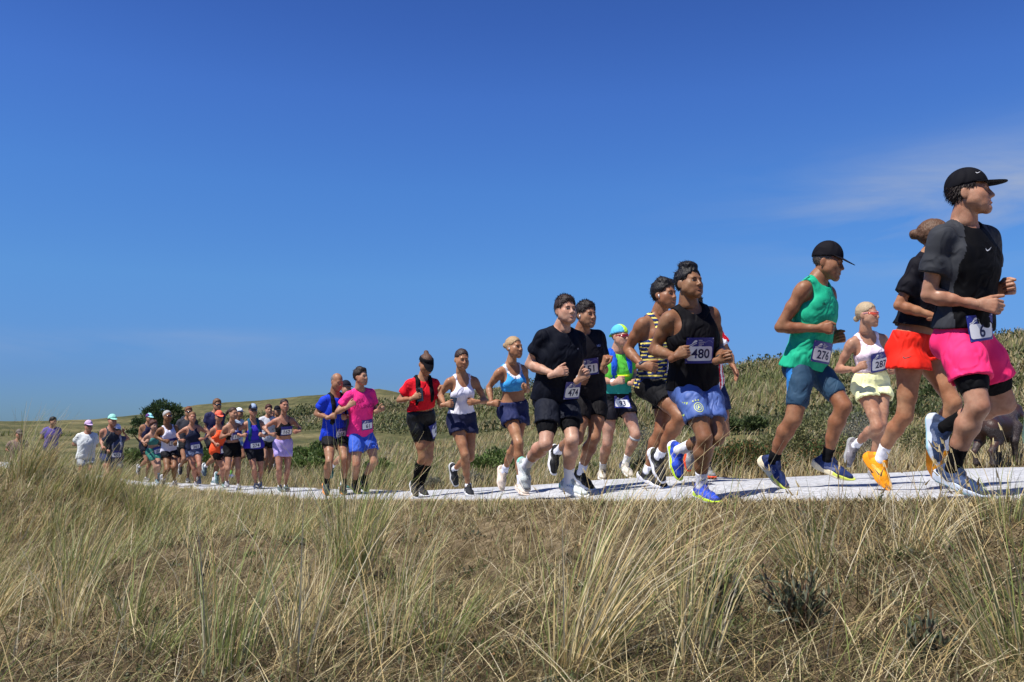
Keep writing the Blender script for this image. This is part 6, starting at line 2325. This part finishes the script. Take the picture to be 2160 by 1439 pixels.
def tussock_blades(cx, cy, nb, hgt, spread, lean, az0, gfrac, r, rad=.07):
    a = rng.uniform(0, 2 * math.pi, nb); q = rad * np.sqrt(rng.random(nb))
    x, y = cx + q * np.cos(a), cy + q * np.sin(a)
    out = np.abs(rng.normal(0, spread, nb)) + .03
    # outward lean plus wind
    vx = np.cos(a) * out + math.cos(az0) * lean * rng.uniform(.3, 1.3, nb); vy = np.sin(a) * out + math.sin(az0) * lean * rng.uniform(.3, 1.3, nb)
    az = np.arctan2(vy, vx); th0 = np.clip(np.hypot(vx, vy), 0, 1.2)
    th1 = th0 + np.abs(rng.normal(.5, .5, nb))
    h = hgt * rng.uniform(.45, 1.1, nb)
    green = rng.random(nb) < gfrac
    col = np.where(green[:, None], pick(GREEN, nb) * rng.uniform(1.0, 1.35, (nb, 1)), pick(STRAW, nb))
    w = rng.uniform(.0028, .0052, nb) * (.9 + .07 * r)
    return blade_mesh(on_ground(x, y), h, w, az, th0 * .7, th1, col, 5)


def ground_at_pixel(px, py, d0=1.5, d1=25):
    w = pix_ray(px, py)
    ds = np.linspace(d0, d1, 1200)
    zz = w[2] * ds - ground_z(w[0] * ds, w[1] * ds)
    i = np.nonzero(zz < 0)[0]
    d = ds[i[0]] if len(i) else d1
    return w[0] * d, w[1] * d, d


TUSS = [  # base pixel, blades, height, spread, lean, wind direction, green share, label
    (1215, 1432, 190, .80, .26, .60, .2, .32, 'big straw tussock leaning over in the middle of the near bank'),
    (745, 1225, 230, .92, .16, .12, .2, .50, 'tall dense tussock rising in front of the pink and blue shirts'),
    (822, 1385, 70, .55, .16, .10, .5, .55, 'thin upright tussock of green and straw blades on the near bank'),
    (478, 1436, 80, .66, .10, .08, .8, .80, 'narrow green clump standing at the bottom edge of the bank'),
    (640, 1425, 60, .66, .40, .25, .1, .12, 'pale straw tussock with fanned blades left of the thin upright one'),
    (1452, 1425, 80, .68, .22, .12, .4, .25, 'straw tussock with fine upright blades beside the dark leaved shrub'),
    (1705, 1215, 120, .42, .30, -.35, .3, .55, 'green and straw tussock leaning left behind the dark leaved shrub'),
    (1935, 1165, 60, .36, .22, .50, .0, .10, 'small pale tussock lying over to the side on the bare bank'),
    (2118, 1105, 70, .30, .18, .05, .3, .85, 'small grey green tussock at the path edge by the leading man'),
    (170, 1250, 120, .62, .24, .22, .4, .55, 'green tussock on the left of the bank below the grass mound'),
    (135, 1000, 300, .78, .25, .40, .0, .45, 'windblown tussock crowning the grass mound'),
    (60, 1010, 240, .75, .25, .35, .1, .45, 'windblown tussock on the mound at the edge of the picture'),
    (205, 1045, 170, .60, .24, .30, .1, .45, 'tussock standing before the white shirt and the woman in white cap'),
    (250, 1040, 110, .42, .24, .35, .1, .40, 'straw tussock where the mound drops to the runners'),
    (300, 1110, 170, .62, .22, .22, .2, .50, 'mid height tussock where the grass mound slopes to the path'),
    (2130, 1400, 90, .60, .22, -.30, .2, .55, 'green tussock cut by the corner of the bank'),
]


def tussocks():
    for px, py, nb, hg, sp, ln, az, gf, lab in TUSS:
        x, y, d = ground_at_pixel(px, py)
        V, F, C = tussock_blades(x, y, nb, hg, sp, ln, az, gf, d, .05 + .012 * d)
        b = np.array([x, y, g1(x, y)])
        add_obj('grass_tussock', mesh_np('grass_tussock', V - b, F, False, [GM], col=C), loc=b, label=lab, cat='grass tussock', group='tussocks on the near bank')
    parts = []
    x, y, r = fan_points(620, 2.6, 17, 1.3, 38)
    ef = side_dist(x, y, FRONT)
    px = CX + F_PX * x / y
    hum = np.exp(-(((x + 4.7) / 2.2) ** 2 + ((y - 8.9) / 2.3) ** 2))
    keep = (ef > .30) & (rng.random(len(x)) < np.clip(.03 + .55 * smooth((1000 - px) / 700) * (.06 + .94 * smooth((r - 3.2) / 2.5)) + .6 * hum, 0, .9))
    for cx, cy, rr, e in zip(x[keep], y[keep], r[keep], ef[keep]):
        parts.append(tussock_blades(cx, cy, int(rng.integers(25, 95)), rng.uniform(.24, .58) * (.55 + .45 * float(smooth(np.array(e / 1.2)))), rng.uniform(.14, .38), rng.uniform(0, .45), rng.normal(.15, .5), rng.choice([.25, .45, .6, .8]), rr, .04 + .008 * rr))
    for px, py in ((285, 1075), (315, 1068), (340, 1082), (372, 1070), (398, 1078), (425, 1068), (450, 1074), (478, 1070), (505, 1076), (540, 1072), (580, 1078), (625, 1074), (690, 1085)):
        cx, cy, rr = ground_at_pixel(px, py)
        parts.append(tussock_blades(cx, cy, int(rng.integers(35, 70)), rng.uniform(.26, .46), .22, rng.uniform(0, .35), rng.normal(.15, .5), rng.uniform(.3, .7), rr, .06 + .01 * rr))
    V, F, C = stack(parts)
    add_obj('marram_grass', mesh_np('marram_grass', V, F, False, [GM], col=C), label='windblown marram grass covering the bank in front of the path', kind='stuff')


def edge_clumps():
    parts = []
    P_ = resample(FRONT, 1200)
    for q in range(330):
        i = int(rng.integers(330, 760)); pt = P_[i]
        if pt[1] < 2.5: continue
        d = nz(np.append(P_[i + 1] - P_[i], 0)); nr_ = np.array([-d[1], d[0]]); nr_ = nr_ * (-1 if nr_[1] > 0 else 1)
        o = rng.uniform(-.06, .22)
        x, y = pt + nr_ * o
        rr = math.hypot(x, y)
        parts.append(tussock_blades(x, y, int(rng.integers(10, 26)), rng.uniform(.05, .17), .5, rng.uniform(0, .3), rng.normal(.2, .8), rng.uniform(.1, .5), rr, .05))
    V, F, C = stack(parts)
    add_obj('verge_grass', mesh_np('verge_grass', V, F, False, [GM], col=C), label='short tufts of grass breaking the near edge of the path', kind='stuff')


def ground_cover():
    """low cushions of moss and herbs among the dead grass"""
    parts = []
    x, y, r = fan_points(520, 1.9, 7.5, 1.6, 36)
    ef = side_dist(x, y, FRONT)
    for cx, cy, rr, e_ in zip(x, y, r, ef):
        if e_ < .25: continue
        R = rng.uniform(.03, .11)
        p_ = PAL[rng.choice(['olive', 'bramble', 'dark', 'buck'])] * rng.uniform(.7, 1.2)
        parts.append(leaf_cloud([(np.array([cx, cy, g1(cx, cy)]), (R, R, R * .6))], 46, .018 + .002 * rr, p_, .4, .6, .6, gap=.4))
    V, F, C = stack(parts)
    add_obj('moss', mesh_np('moss', V, F, False, [LM], col=C), label='low cushions of moss and small herbs on the near bank', kind='stuff')


def seed_stalks():
    parts = []
    x = []; y = []
    for px, py, n in ((2020, 1130, 26), (1930, 1150, 14), (2110, 1120, 16), (1640, 1130, 12), (1420, 1150, 10), (1760, 1180, 8), (880, 1200, 6), (1200, 1150, 8), (560, 1180, 7)):
        gx, gy, d = ground_at_pixel(px, py)
        x += list(gx + rng.normal(0, .16, n)); y += list(gy + rng.normal(0, .10, n))
    x = np.array(x); y = np.array(y)
    n = len(x)
    az = rng.uniform(0, 6.28, n); h = rng.uniform(.16, .42, n); t0 = rng.uniform(0, .2, n); t1 = rng.uniform(.15, .7, n)
    b = on_ground(x, y)
    st = blade_mesh(b, h, np.full(n, .0026), az, t0, t1, pick(STRAW, n), 5, 1.0)
    parts.append(st)
    tip = st[0].reshape(n, 12, 3)[:, 10:12].mean(1)
    for q in range(3):
        parts.append(blade_mesh(tip - np.array([0, 0, .018]), rng.uniform(.025, .04, n), np.full(n, .010), az, t1, t1 + .2, pick(STRAW, n) * .85, 2, .3, wdir=np.full(n, q * 1.05)))
    V, F, C = stack(parts)
    add_obj('seed_grass', mesh_np('seed_grass', V, F, False, [GM], col=C), label='thin grass stalks with seed heads along the path edge', kind='stuff')


def meadow():
    parts = []
    # fringe along the far edge of the path
    P_ = resample(BACK, 900)
    i = rng.integers(150, 800, 30000)
    d = np.diff(P_, axis=0)[np.clip(i, 0, 898)]
    nrm = np.stack([-d[:, 1], d[:, 0]], 1); nrm /= np.linalg.norm(nrm, axis=1, keepdims=True)
    nrm *= np.where((nrm[:, 1] < 0), -1, 1)[:, None]
    o = np.abs(rng.normal(0, .75, len(i))) + .02
    x = P_[i, 0] + nrm[:, 0] * o + rng.normal(0, .03, len(i)); y = P_[i, 1] + nrm[:, 1] * o
    m = (np.abs(x / np.maximum(y, .1)) < .85) & (-side_dist(x, y, BACK) > 0) & (y > 2)
    x, y, o = x[m], y[m], o[m]
    n = len(x)
    parts.append(blade_mesh(on_ground(x, y), rng.uniform(.08, .40, n) * (.35 + .65 * smooth(o / .5)), rng.uniform(.005, .009, n), rng.normal(.3, 1.2, n), rng.uniform(0, .5, n), rng.uniform(.4, 1.5, n), np.where((rng.random(n) < .18)[:, None], pick(GREEN, n), np.where((rng.random(n) < .25)[:, None], pick(BROWN, n), pick(STRAW, n))) * .8, 2))
    # meadow proper
    x, y, r = fan_points(66000, 8, 46, 1.15, 37)
    eb = -side_dist(x, y, BACK)
    m = eb > .4
    x, y, r = x[m], y[m], r[m]
    n = len(x)
    patch = fbm2(x * .22, y * .22, 4, 6.0)
    g = smooth((patch + .15) / .5)
    col = np.where((rng.random(n) < .16 + .5 * g)[:, None], pick(GREEN, n) * .85, pick(STRAW, n) * .66)
    col = np.where((rng.random(n) < .10)[:, None], pick(BROWN, n), col)
    parts.append(blade_mesh(on_ground(x, y), rng.uniform(.12, .40, n), .00085 * r * rng.uniform(.7, 1.3, n), rng.normal(.3, 1.1, n), rng.uniform(0, .5, n), rng.uniform(.4, 1.4, n), col, 2, .25))
    # marram on the dunes
    x, y, r = fan_points(50000, 36, 92, .7, 34)
    eb = -side_dist(x, y, BACK)
    m = (eb > 24)
    x, y, r = x[m], y[m], r[m]
    n = len(x)
    patch = fbm2(x * .08, y * .08, 4, 6.0)
    g = smooth((patch + .2) / .6)
    col = np.where((rng.random(n) < .35 + .45 * g)[:, None], pick(GREEN, n) * .65, pick(STRAW, n) * .46)
    parts.append(blade_mesh(on_ground(x, y, -.05), rng.uniform(.3, .85, n), .0012 * r * rng.uniform(.7, 1.4, n), rng.normal(.3, 1.1, n), rng.uniform(0, .5, n), rng.uniform(.5, 1.4, n), col, 2, .2, colvar=.4))
    V, F, C = stack(parts)
    add_obj('meadow_grass', mesh_np('meadow_grass', V, F, False, [GM], col=C), label='tall pale grass of the meadow and dunes behind the path', kind='stuff')


# ------------------------------------------------------------------ shrubs and trees
def leaf_cloud(blobs, n, size, pal, aspect=.5, up=.3, jitter=.35, gap=.25, var=.25):
    """leaves through the outer volume of a set of ellipsoids (c, r)"""
    vol = np.array([q[1][0] * q[1][1] * q[1][2] for q in blobs]) ** (2 / 3)
    ib = rng.choice(len(blobs), n, p=vol / vol.sum())
    c = np.array([q[0] for q in blobs])[ib]; R = np.array([q[1] for q in blobs])[ib]
    d = rng.normal(size=(n, 3)); d /= np.linalg.norm(d, axis=1, keepdims=True)
    d[:, 2] = np.abs(d[:, 2]) * np.where(rng.random(n) < .78, 1, -.6)
    rad = 1 - gap * rng.random(n) ** 1.6 + .10 * rng.normal(size=n)
    P0 = c + R * d * rad[:, None]
    lump = vnoise(P0[:, 0] * 3.1 / R[:, 0].mean(), P0[:, 1] * 3.1 / R[:, 0].mean(), P0[:, 2] * 3.1 / R[:, 0].mean())
    P0 = P0 + d * (lump * .16)[:, None] * R.mean()
    ax = d + rng.normal(0, jitter, (n, 3)) + np.array([0, 0, up]); ax /= np.linalg.norm(ax, axis=1, keepdims=True)
    sd = np.cross(ax, rng.normal(size=(n, 3))); sd /= np.linalg.norm(sd, axis=1, keepdims=True)
    L = size * rng.uniform(.6, 1.3, (n, 1)); W = L * aspect
    nrm = np.cross(ax, sd)
    V = np.stack([P0 - ax * L * .5, P0 + sd * W * .5 + nrm * L * .06, P0 + ax * L * .5, P0 - sd * W * .5 + nrm * L * .06], 1).reshape(-1, 3)
    F = np.arange(4 * n).reshape(n, 4)
    col = pick(pal, n) * rng.uniform(1 - var, 1 + var, (n, 1)) * (1 + var * lump[:, None])
    return V, F, np.repeat(col, 4, 0)


def branches(base, blobs, n, r0, col):
    """stems from the base out into the crown"""
    Vs, Fs, m = [], [], 0
    for i in range(n):
        c, R = blobs[int(rng.integers(0, len(blobs)))]
        tip = np.array(c) + np.array(R) * rng.normal(0, .45, 3)
        a = np.array(base) + np.array([rng.normal(0, r0 * 1.5), rng.normal(0, r0 * 1.5), -.05])
        mid = a * .5 + tip * .5 + rng.normal(0, .08, 3) * np.linalg.norm(tip - a)
        V, F = tube([a, a * .6 + mid * .4, mid, mid * .4 + tip * .6, tip], [r0, r0 * .8, r0 * .6, r0 * .4, r0 * .12], 5, False)
        Vs.append(V); Fs += [q + m for q in F]; m += len(V)
    return np.concatenate(Vs), Fs


LM = foliage_mat('leaf', .22, .5, .3)
PAL = dict(
    bramble=np.array([(.07, .12, .03), (.10, .16, .05), (.055, .09, .03), (.22, .12, .05), (.28, .17, .07), (.05, .08, .03)]),
    olive=np.array([(.16, .17, .06), (.20, .20, .08), (.12, .135, .055), (.24, .22, .10), (.09, .10, .05)]),
    grey=np.array([(.15, .16, .12), (.19, .19, .15), (.11, .12, .09), (.22, .20, .15)]),
    bright=np.array([(.10, .155, .04), (.13, .19, .05), (.08, .12, .032), (.16, .20, .07)]),
    dark=np.array([(.06, .085, .028), (.075, .105, .036), (.048, .066, .025), (.095, .12, .046)]),
    pine=np.array([(.04, .07, .024), (.055, .095, .032), (.075, .12, .045), (.03, .05, .02)]),
    buck=np.array([(.085, .105, .055), (.12, .135, .085), (.065, .08, .04), (.15, .16, .11), (.16, .095, .05), (.11, .08, .04)]))


def shrub(px, py, wpx, hpx, d, pal, n, leaf, lab, name='shrub', aspect=.55, stems=10, cat='shrub', group=None, lumps=7, gap=.35):
    """px, py = middle of the foot in the photograph, at depth d"""
    w = pix_ray(px, py) * d
    base = np.array([w[0], w[1], g1(w[0], w[1])])
    W = wpx / F_PX * d; Hh = hpx / F_PX * d
    blobs = []
    for i in range(lumps):
        u = (i + .5) / lumps - .5
        hh = Hh * rng.uniform(.55, 1.0) * (1 - .9 * abs(u) ** 1.5)
        blobs.append((base + np.array([u * W * .9, rng.normal(0, .18 * W), hh * .5]), (W * rng.uniform(.16, .26), W * rng.uniform(.16, .26), hh * .52)))
    V, F, C = leaf_cloud(blobs, n, leaf, PAL[pal], aspect, gap=gap)
    root = bpy.data.objects.new(name, None); COL.objects.link(root); root.location = base
    root['label'] = lab; root['category'] = cat
    if group: root['group'] = group
    add_obj('foliage', mesh_np('foliage', V - base, F, False, [LM], col=C), root)
    V2, F2 = branches(base, blobs, stems, .006 + .006 * Hh, None)
    add_obj('stems', mesh_np('stems', V2 - base, F2, True, [plain('bark', (.13, .10, .08), .9)]), root)
    return root


def shrubs():
    G_ = 'shrubs behind the path'
    S_ = [
        (1575, 978, 150, 84, 10.4, 'bramble', 8840, 0.032, 'low bramble with rust brown leaves behind the green shirt'),
        (1690, 965, 190, 128, 11.4, 'olive', 11050, 0.032, 'broad olive green bush between the legs of the man in green'),
        (1800, 965, 130, 130, 11.8, 'grey', 7140, 0.025, 'grey twiggy bush next to the woman in yellow shorts'),
        (1745, 975, 120, 70, 10.4, 'bramble', 5440, 0.030, 'small bramble with reddish leaves at the foot of the olive bush'),
        (1975, 950, 150, 95, 12.0, 'olive', 6460, 0.032, 'olive bush behind the leading man and the orange skirt'),
        (2140, 915, 190, 100, 14.0, 'dark', 7140, 0.043, 'dark bush beyond the dog'),
        (1378, 985, 80, 118, 11.5, 'grey', 4080, 0.025, 'bare grey bush left of number 480'),
        (1250, 995, 90, 44, 12.0, 'dark', 3740, 0.029, 'low dark bush behind the legs of number 93'),
        (1350, 985, 60, 40, 11.0, 'olive', 2040, 0.029, 'small olive shrub under the striped singlet'),
        (1045, 958, 130, 62, 17.0, 'bright', 4200, .06, 'bright green bush behind the blue sports bra'),
        (1005, 1000, 60, 42, 13.2, 'grey', 2890, 0.022, 'small grey green shrub between the navy shorts runners'),
        (918, 1010, 36, 32, 13.2, 'grey', 1530, 0.022, 'tiny grey shrub right of the knee socks'),
        (650, 905, 90, 52, 30.0, 'bright', 3400, .13, 'round green bush left of the blue shirt'),
        (640, 968, 90, 46, 24.0, 'bright', 2600, .09, 'bright green bush between number 162 and number 264'),
        (800, 962, 60, 40, 22.0, 'bright', 1500, .09, 'pale green bush right of the pink shirt'),
        (445, 960, 60, 46, 30.0, 'bright', 1500, .11, 'light green bush behind the coral singlet'),
        (275, 968, 70, 46, 30.0, 'bright', 1700, .11, 'light green bush below the pine'),
        (1560, 880, 90, 50, 32.0, 'dark', 2400, .13, 'dark green bush on the slope behind the blue football shorts'),
        (1530, 850, 60, 62, 36.0, 'dark', 2200, .14, 'taller dark shrub on the slope above the blue football shorts'),
        (2010, 830, 160, 50, 40.0, 'dark', 2600, .16, 'dark thicket on the slope right of the orange skirt'),
        (1900, 800, 60, 62, 34.0, 'dark', 1800, .13, 'dark shrub seen between the yellow shorts and orange skirt'),
    ]
    for a in S_:
        shrub(*a, group=G_)


def pine():
    w = pix_ray(338, 958) * 44
    base = np.array([w[0], w[1], g1(w[0], w[1])])
    root = bpy.data.objects.new('pine_tree', None); COL.objects.link(root); root.location = base
    root['label'] = 'dark spreading pine behind the group of far runners'; root['category'] = 'tree'
    s = 44 / F_PX
    # crown lobes given by their place round the trunk (photo pixels turned to metres)
    lobes = [(-58, 60, 26, 18), (-34, 82, 34, 24), (0, 94, 40, 26), (28, 84, 34, 26), (48, 62, 26, 24), (-16, 62, 40, 26), (20, 52, 36, 26), (-66, 38, 18, 14), (-40, 42, 30, 20), (6, 30, 34, 20), (44, 36, 22, 20)]
    blobs = [(base + np.array([a * s * .85, rng.normal(0, .35), b * s * .92 + .2]), (r * s * .62, r * s * .6, q * s * .72)) for a, b, r, q in lobes]
    V, F, C = leaf_cloud(blobs, 8500, .16, PAL['pine'], .30, .5, .5, gap=.5)
    add_obj('crown', mesh_np('crown', V - base, F, False, [LM], col=C), root)
    Vt, Ft = branches(base, blobs, 14, .10, None)
    add_obj('trunk', mesh_np('trunk', Vt - base, Ft, True, [plain('bark', (.10, .075, .06), .9)]), root)


def hill_scrub():
    parts = []
    n_b = 0
    x, y, r = fan_points(1900, 26, 92, .8, 37)
    eb = -side_dist(x, y, BACK)
    px = CX + F_PX * x / y
    m1 = fbm2(x * .055, y * .055, 4, 3.0)
    bias = np.interp(px, [0, 350, 420, 600, 700, 820, 960, 1100, 1350, 1500, 1700, 2000, 2200], [-.8, -.7, -.45, -.25, .05, .08, .12, .05, .18, .26, .24, .16, .20])
    keep = (m1 + bias + .25 * rng.random(len(x)) > .10) & (eb > 22) & (eb < 58)
    for cx, cy, rr in zip(x[keep], y[keep], r[keep]):
        R = rng.uniform(.45, 1.15) * (.6 + rr / 100)
        c = np.array([cx, cy, g1(cx, cy) + R * .05])
        k = int(np.clip(16000 * (R / rr) ** 1.2 * .5, 80, 260))
        p_ = PAL['dark'] * .5 * rng.uniform(.8, 1.2) + PAL['olive'][:4] * rng.uniform(.12, .40)
        parts.append(leaf_cloud([(c, (R * 1.2, R * 1.2, R * .5))], k, R * .16, p_, .7, .4, .5, gap=.25, var=.12))
    V, F, C = stack(parts)
    add_obj('dune_scrub', mesh_np('dune_scrub', V, F, False, [LM], col=C), label='low dark scrub spread over the dunes behind the meadow', kind='stuff')


def buckthorn(px, py, wpx, hpx, n, lab):
    """small shrub of narrow leaves on brown stems"""
    x, y, d = ground_at_pixel(px, py)
    base = np.array([x, y, g1(x, y)])
    s = d / F_PX
    root = bpy.data.objects.new('sea_buckthorn', None); COL.objects.link(root); root.location = base
    root['label'] = lab; root['category'] = 'shrub'; root['group'] = 'dark leaved shrubs on the near bank'
    Vs, Fs, m = [], [], 0
    lv, lf, lc, q = [], [], [], 0
    for i in range(n):
        a = rng.uniform(0, 6.28)
        tip = np.array([rng.normal(0, .30) * wpx * s, rng.normal(0, .12) * wpx * s, hpx * s * rng.uniform(.4, 1.0)])
        pts = [np.array([rng.normal(0, .02), rng.normal(0, .02), -.03]), tip * .5 + np.array([0, 0, .02]), tip]
        V, F = tube([pts[0], pts[0] * .5 + pts[1] * .5, pts[1], pts[1] * .5 + pts[2] * .5, pts[2]], [.004, .0035, .003, .0022, .001], 5, False)
        Vs.append(V); Fs += [f + m for f in F]; m += len(V)
        nl = 30
        t = rng.uniform(.35, 1.02, nl)
        P0 = pts[0] + (pts[2] - pts[0]) * t[:, None] + rng.normal(0, .006, (nl, 3))
        dr = nz(tip)
        ax = dr * .9 + rng.normal(0, .55, (nl, 3)) + np.array([0, 0, .35]); ax /= np.linalg.norm(ax, axis=1, keepdims=True)
        sd = np.cross(ax, rng.normal(size=(nl, 3))); sd /= np.linalg.norm(sd, axis=1, keepdims=True)
        L = rng.uniform(.034, .056, (nl, 1)); W = L * .09
        nr = np.cross(ax, sd)
        Vq = np.stack([P0, P0 + ax * L * .5 + sd * W, P0 + ax * L, P0 + ax * L * .5 - sd * W], 1).reshape(-1, 3)
        lv.append(Vq); lf.append(np.arange(4 * nl).reshape(nl, 4) + q); q += 4 * nl
        lc.append(np.repeat(pick(PAL['buck'], nl) * rng.uniform(.8, 1.3, (nl, 1)), 4, 0))
    add_obj('stems', mesh_np('stems', np.concatenate(Vs), Fs, True, [plain('bark', (.10, .065, .05), .9)]), root)
    add_obj('leaves', mesh_np('leaves', np.concatenate(lv), np.concatenate(lf), False, [LM], col=np.concatenate(lc)), root)


foreground()
tussocks()
edge_clumps()
ground_cover()
seed_stalks()
meadow()
shrubs()
pine()
hill_scrub()
buckthorn(1690, 1345, 150, 140, 22, 'dark narrow leaved shrub standing tallest on the near bank')
buckthorn(1525, 1330, 110, 120, 16, 'dark narrow leaved shrub next to the fine straw tussock')
buckthorn(1950, 1425, 90, 110, 12, 'small dark shrub near the sandy patch at the bottom of the bank')

# ------------------------------------------------------------------ dog at the far edge of the path
def dog():
    x, y, d = ground_at_pixel(2108, 984, 5, 12)
    base = np.array([x, y, g1(x, y)])
    f = nz(np.array([.80, .60, 0])); r = np.array([f[1], -f[0], 0]); u = np.array([0, 0, 1.])
    G = Grid((-.2, -.50, -.01), (.2, .72, .75), .010)
    K = .03
    G.loft((0, .20, .42), (0, -.10, .455), E3[0], E3[0], .112, .088, .150, .110, 0)
    G.loft((0, -.10, .455), (0, -.28, .455), E3[0], E3[0], .088, .098, .110, .112, K)
    G.ell((0, .26, .40), E3, (.10, .11, .15), K)
    for s in (-1, 1):
        G.chain([(s * .070, -.28, .42), (s * .092, -.21, .28), (s * .085, -.36, .165), (s * .085, -.335, .04), (s * .085, -.27, .026)], [.092, .054, .028, .024, .026], .025)
        G.chain([(s * .085, .22, .42), (s * .095, .17, .28), (s * .085, .20, .13), (s * .085, .20, .04), (s * .085, .245, .026)], [.078, .042, .026, .024, .027], .025)
        G.ell((s * .070, .45, .575), np.array([[.9, 0, .43 * s], [0, 1, 0], [-.43 * s, 0, .9]]), (.012, .042, .075), .008)
    G.chain([(0, .26, .50), (0, .36, .56), (0, .44, .61)], [.10, .076, .066], K)
    G.ell((0, .46, .62), E3, (.066, .085, .062), .02)
    G.chain([(0, .52, .605), (0, .62, .575)], [.040, .031], .02)
    G.chain([(0, -.36, .50), (0, -.44, .53), (0, -.52, .51)], [.030, .018, .009], .02)
    V, F = G.mesh()
    cen = V[F].mean(1)

    def near(c, rad):
        return np.linalg.norm((cen - np.array(c)) * np.array([1, .8, 1]), axis=1) < rad
    brown = near((.10, -.26, .50), .12) | near((-.09, -.32, .38), .13) | near((.09, .02, .46), .09) | (cen[:, 1] > .34) | near((.09, -.33, .27), .06) | (cen[:, 1] < -.38)
    m1 = bpy.data.materials.new('roan_coat'); m1.use_nodes = True
    nt = m1.node_tree; b = nt.nodes['Principled BSDF']; b.inputs['Roughness'].default_value = .55
    tc = nt.nodes.new('ShaderNodeTexCoord'); n = nt.nodes.new('ShaderNodeTexNoise'); n.inputs['Scale'].default_value = 120; n.inputs['Detail'].default_value = 3
    rp = nt.nodes.new('ShaderNodeValToRGB'); e = rp.color_ramp.elements
    e[0].position, e[0].color = .47, (.026, .014, .011, 1); e[1].position, e[1].color = .80, (.15, .13, .125, 1)
    nt.links.new(tc.outputs['Object'], n.inputs['Vector']); nt.links.new(n.outputs['Fac'], rp.inputs['Fac']); nt.links.new(rp.outputs[0], b.inputs['Base Color'])
    m2 = plain('liver_coat', (.045, .020, .014), .45, .4, bump=(90, .3))
    W = (V @ np.stack([r, f, u]))
    me = mesh_np('dog', W, F, True, [m1, m2], brown.astype(int))
    o = add_obj('dog', me, loc=base, label='brown and white speckled dog with its back turned at the path edge', cat='dog')
    c = np.array([0, .345, .53]); ax = nz(np.array([0, .8, .6]))
    V2, F2 = tube([c - ax * .012, c + ax * .012], [.094, .092], 18, False)
    add_obj('collar', mesh_np('collar', V2 @ np.stack([r, f, u]), F2, True, [plain('collar', (.02, .02, .02), .6)]), o)


def box_mesh(sx, sy, sz, bev=.15):
    bm = bmesh.new()
    bmesh.ops.create_cube(bm, size=1)
    for v in bm.verts:
        v.co = Vector((v.co.x * sx, v.co.y * sy, v.co.z * sz))
    bmesh.ops.bevel(bm, geom=bm.edges[:], offset=min(sx, sy, sz) * bev, segments=2, affect='EDGES')
    V = np.array([v.co[:] for v in bm.verts]); F = [np.array([[v.index for v in f.verts]]) for f in bm.faces]
    bm.free()
    return V, F


def phone(pid, sd, lab, size=(.074, .150, .009)):
    p = RUN[pid]
    o, R = getattr(p, sd + 'handframe')
    k = p.k
    c = o + R @ (np.array([-.035 if sd == 'R' else .035, .085, .01]) * k)
    y = nz(R[:, 2] + R[:, 1] * .3); n = nz(np.cross(R[:, 1], R[:, 2])); x = np.cross(y, n)
    V, F = box_mesh(*size)
    W = V @ np.stack([x, y, n])
    root = add_obj('phone', mesh_np('phone', W, F, False, [plain('phone_case', (.03, .03, .035), .35, .5)]), loc=c, label=lab, cat='phone')
    V2, F2 = gridrect(size[0] * .9, size[1] * .94, 1, 1)
    s = 1 if n @ (-c) > 0 else -1
    W2 = np.outer(V2[:, 0], x) + np.outer(V2[:, 1], y) + n * s * (size[2] / 2 + .0008)
    add_obj('screen', mesh_np('screen', W2, F2, False, [plain('phone_glass', (.02, .022, .028), .08, .6)]), root)


dog()
phone('a_rd', 'R', 'dark phone held up in the hand of the woman in red')
phone('a_wt', 'R', 'black phone in the hand of the woman in the white strap top', (.066, .135, .009))
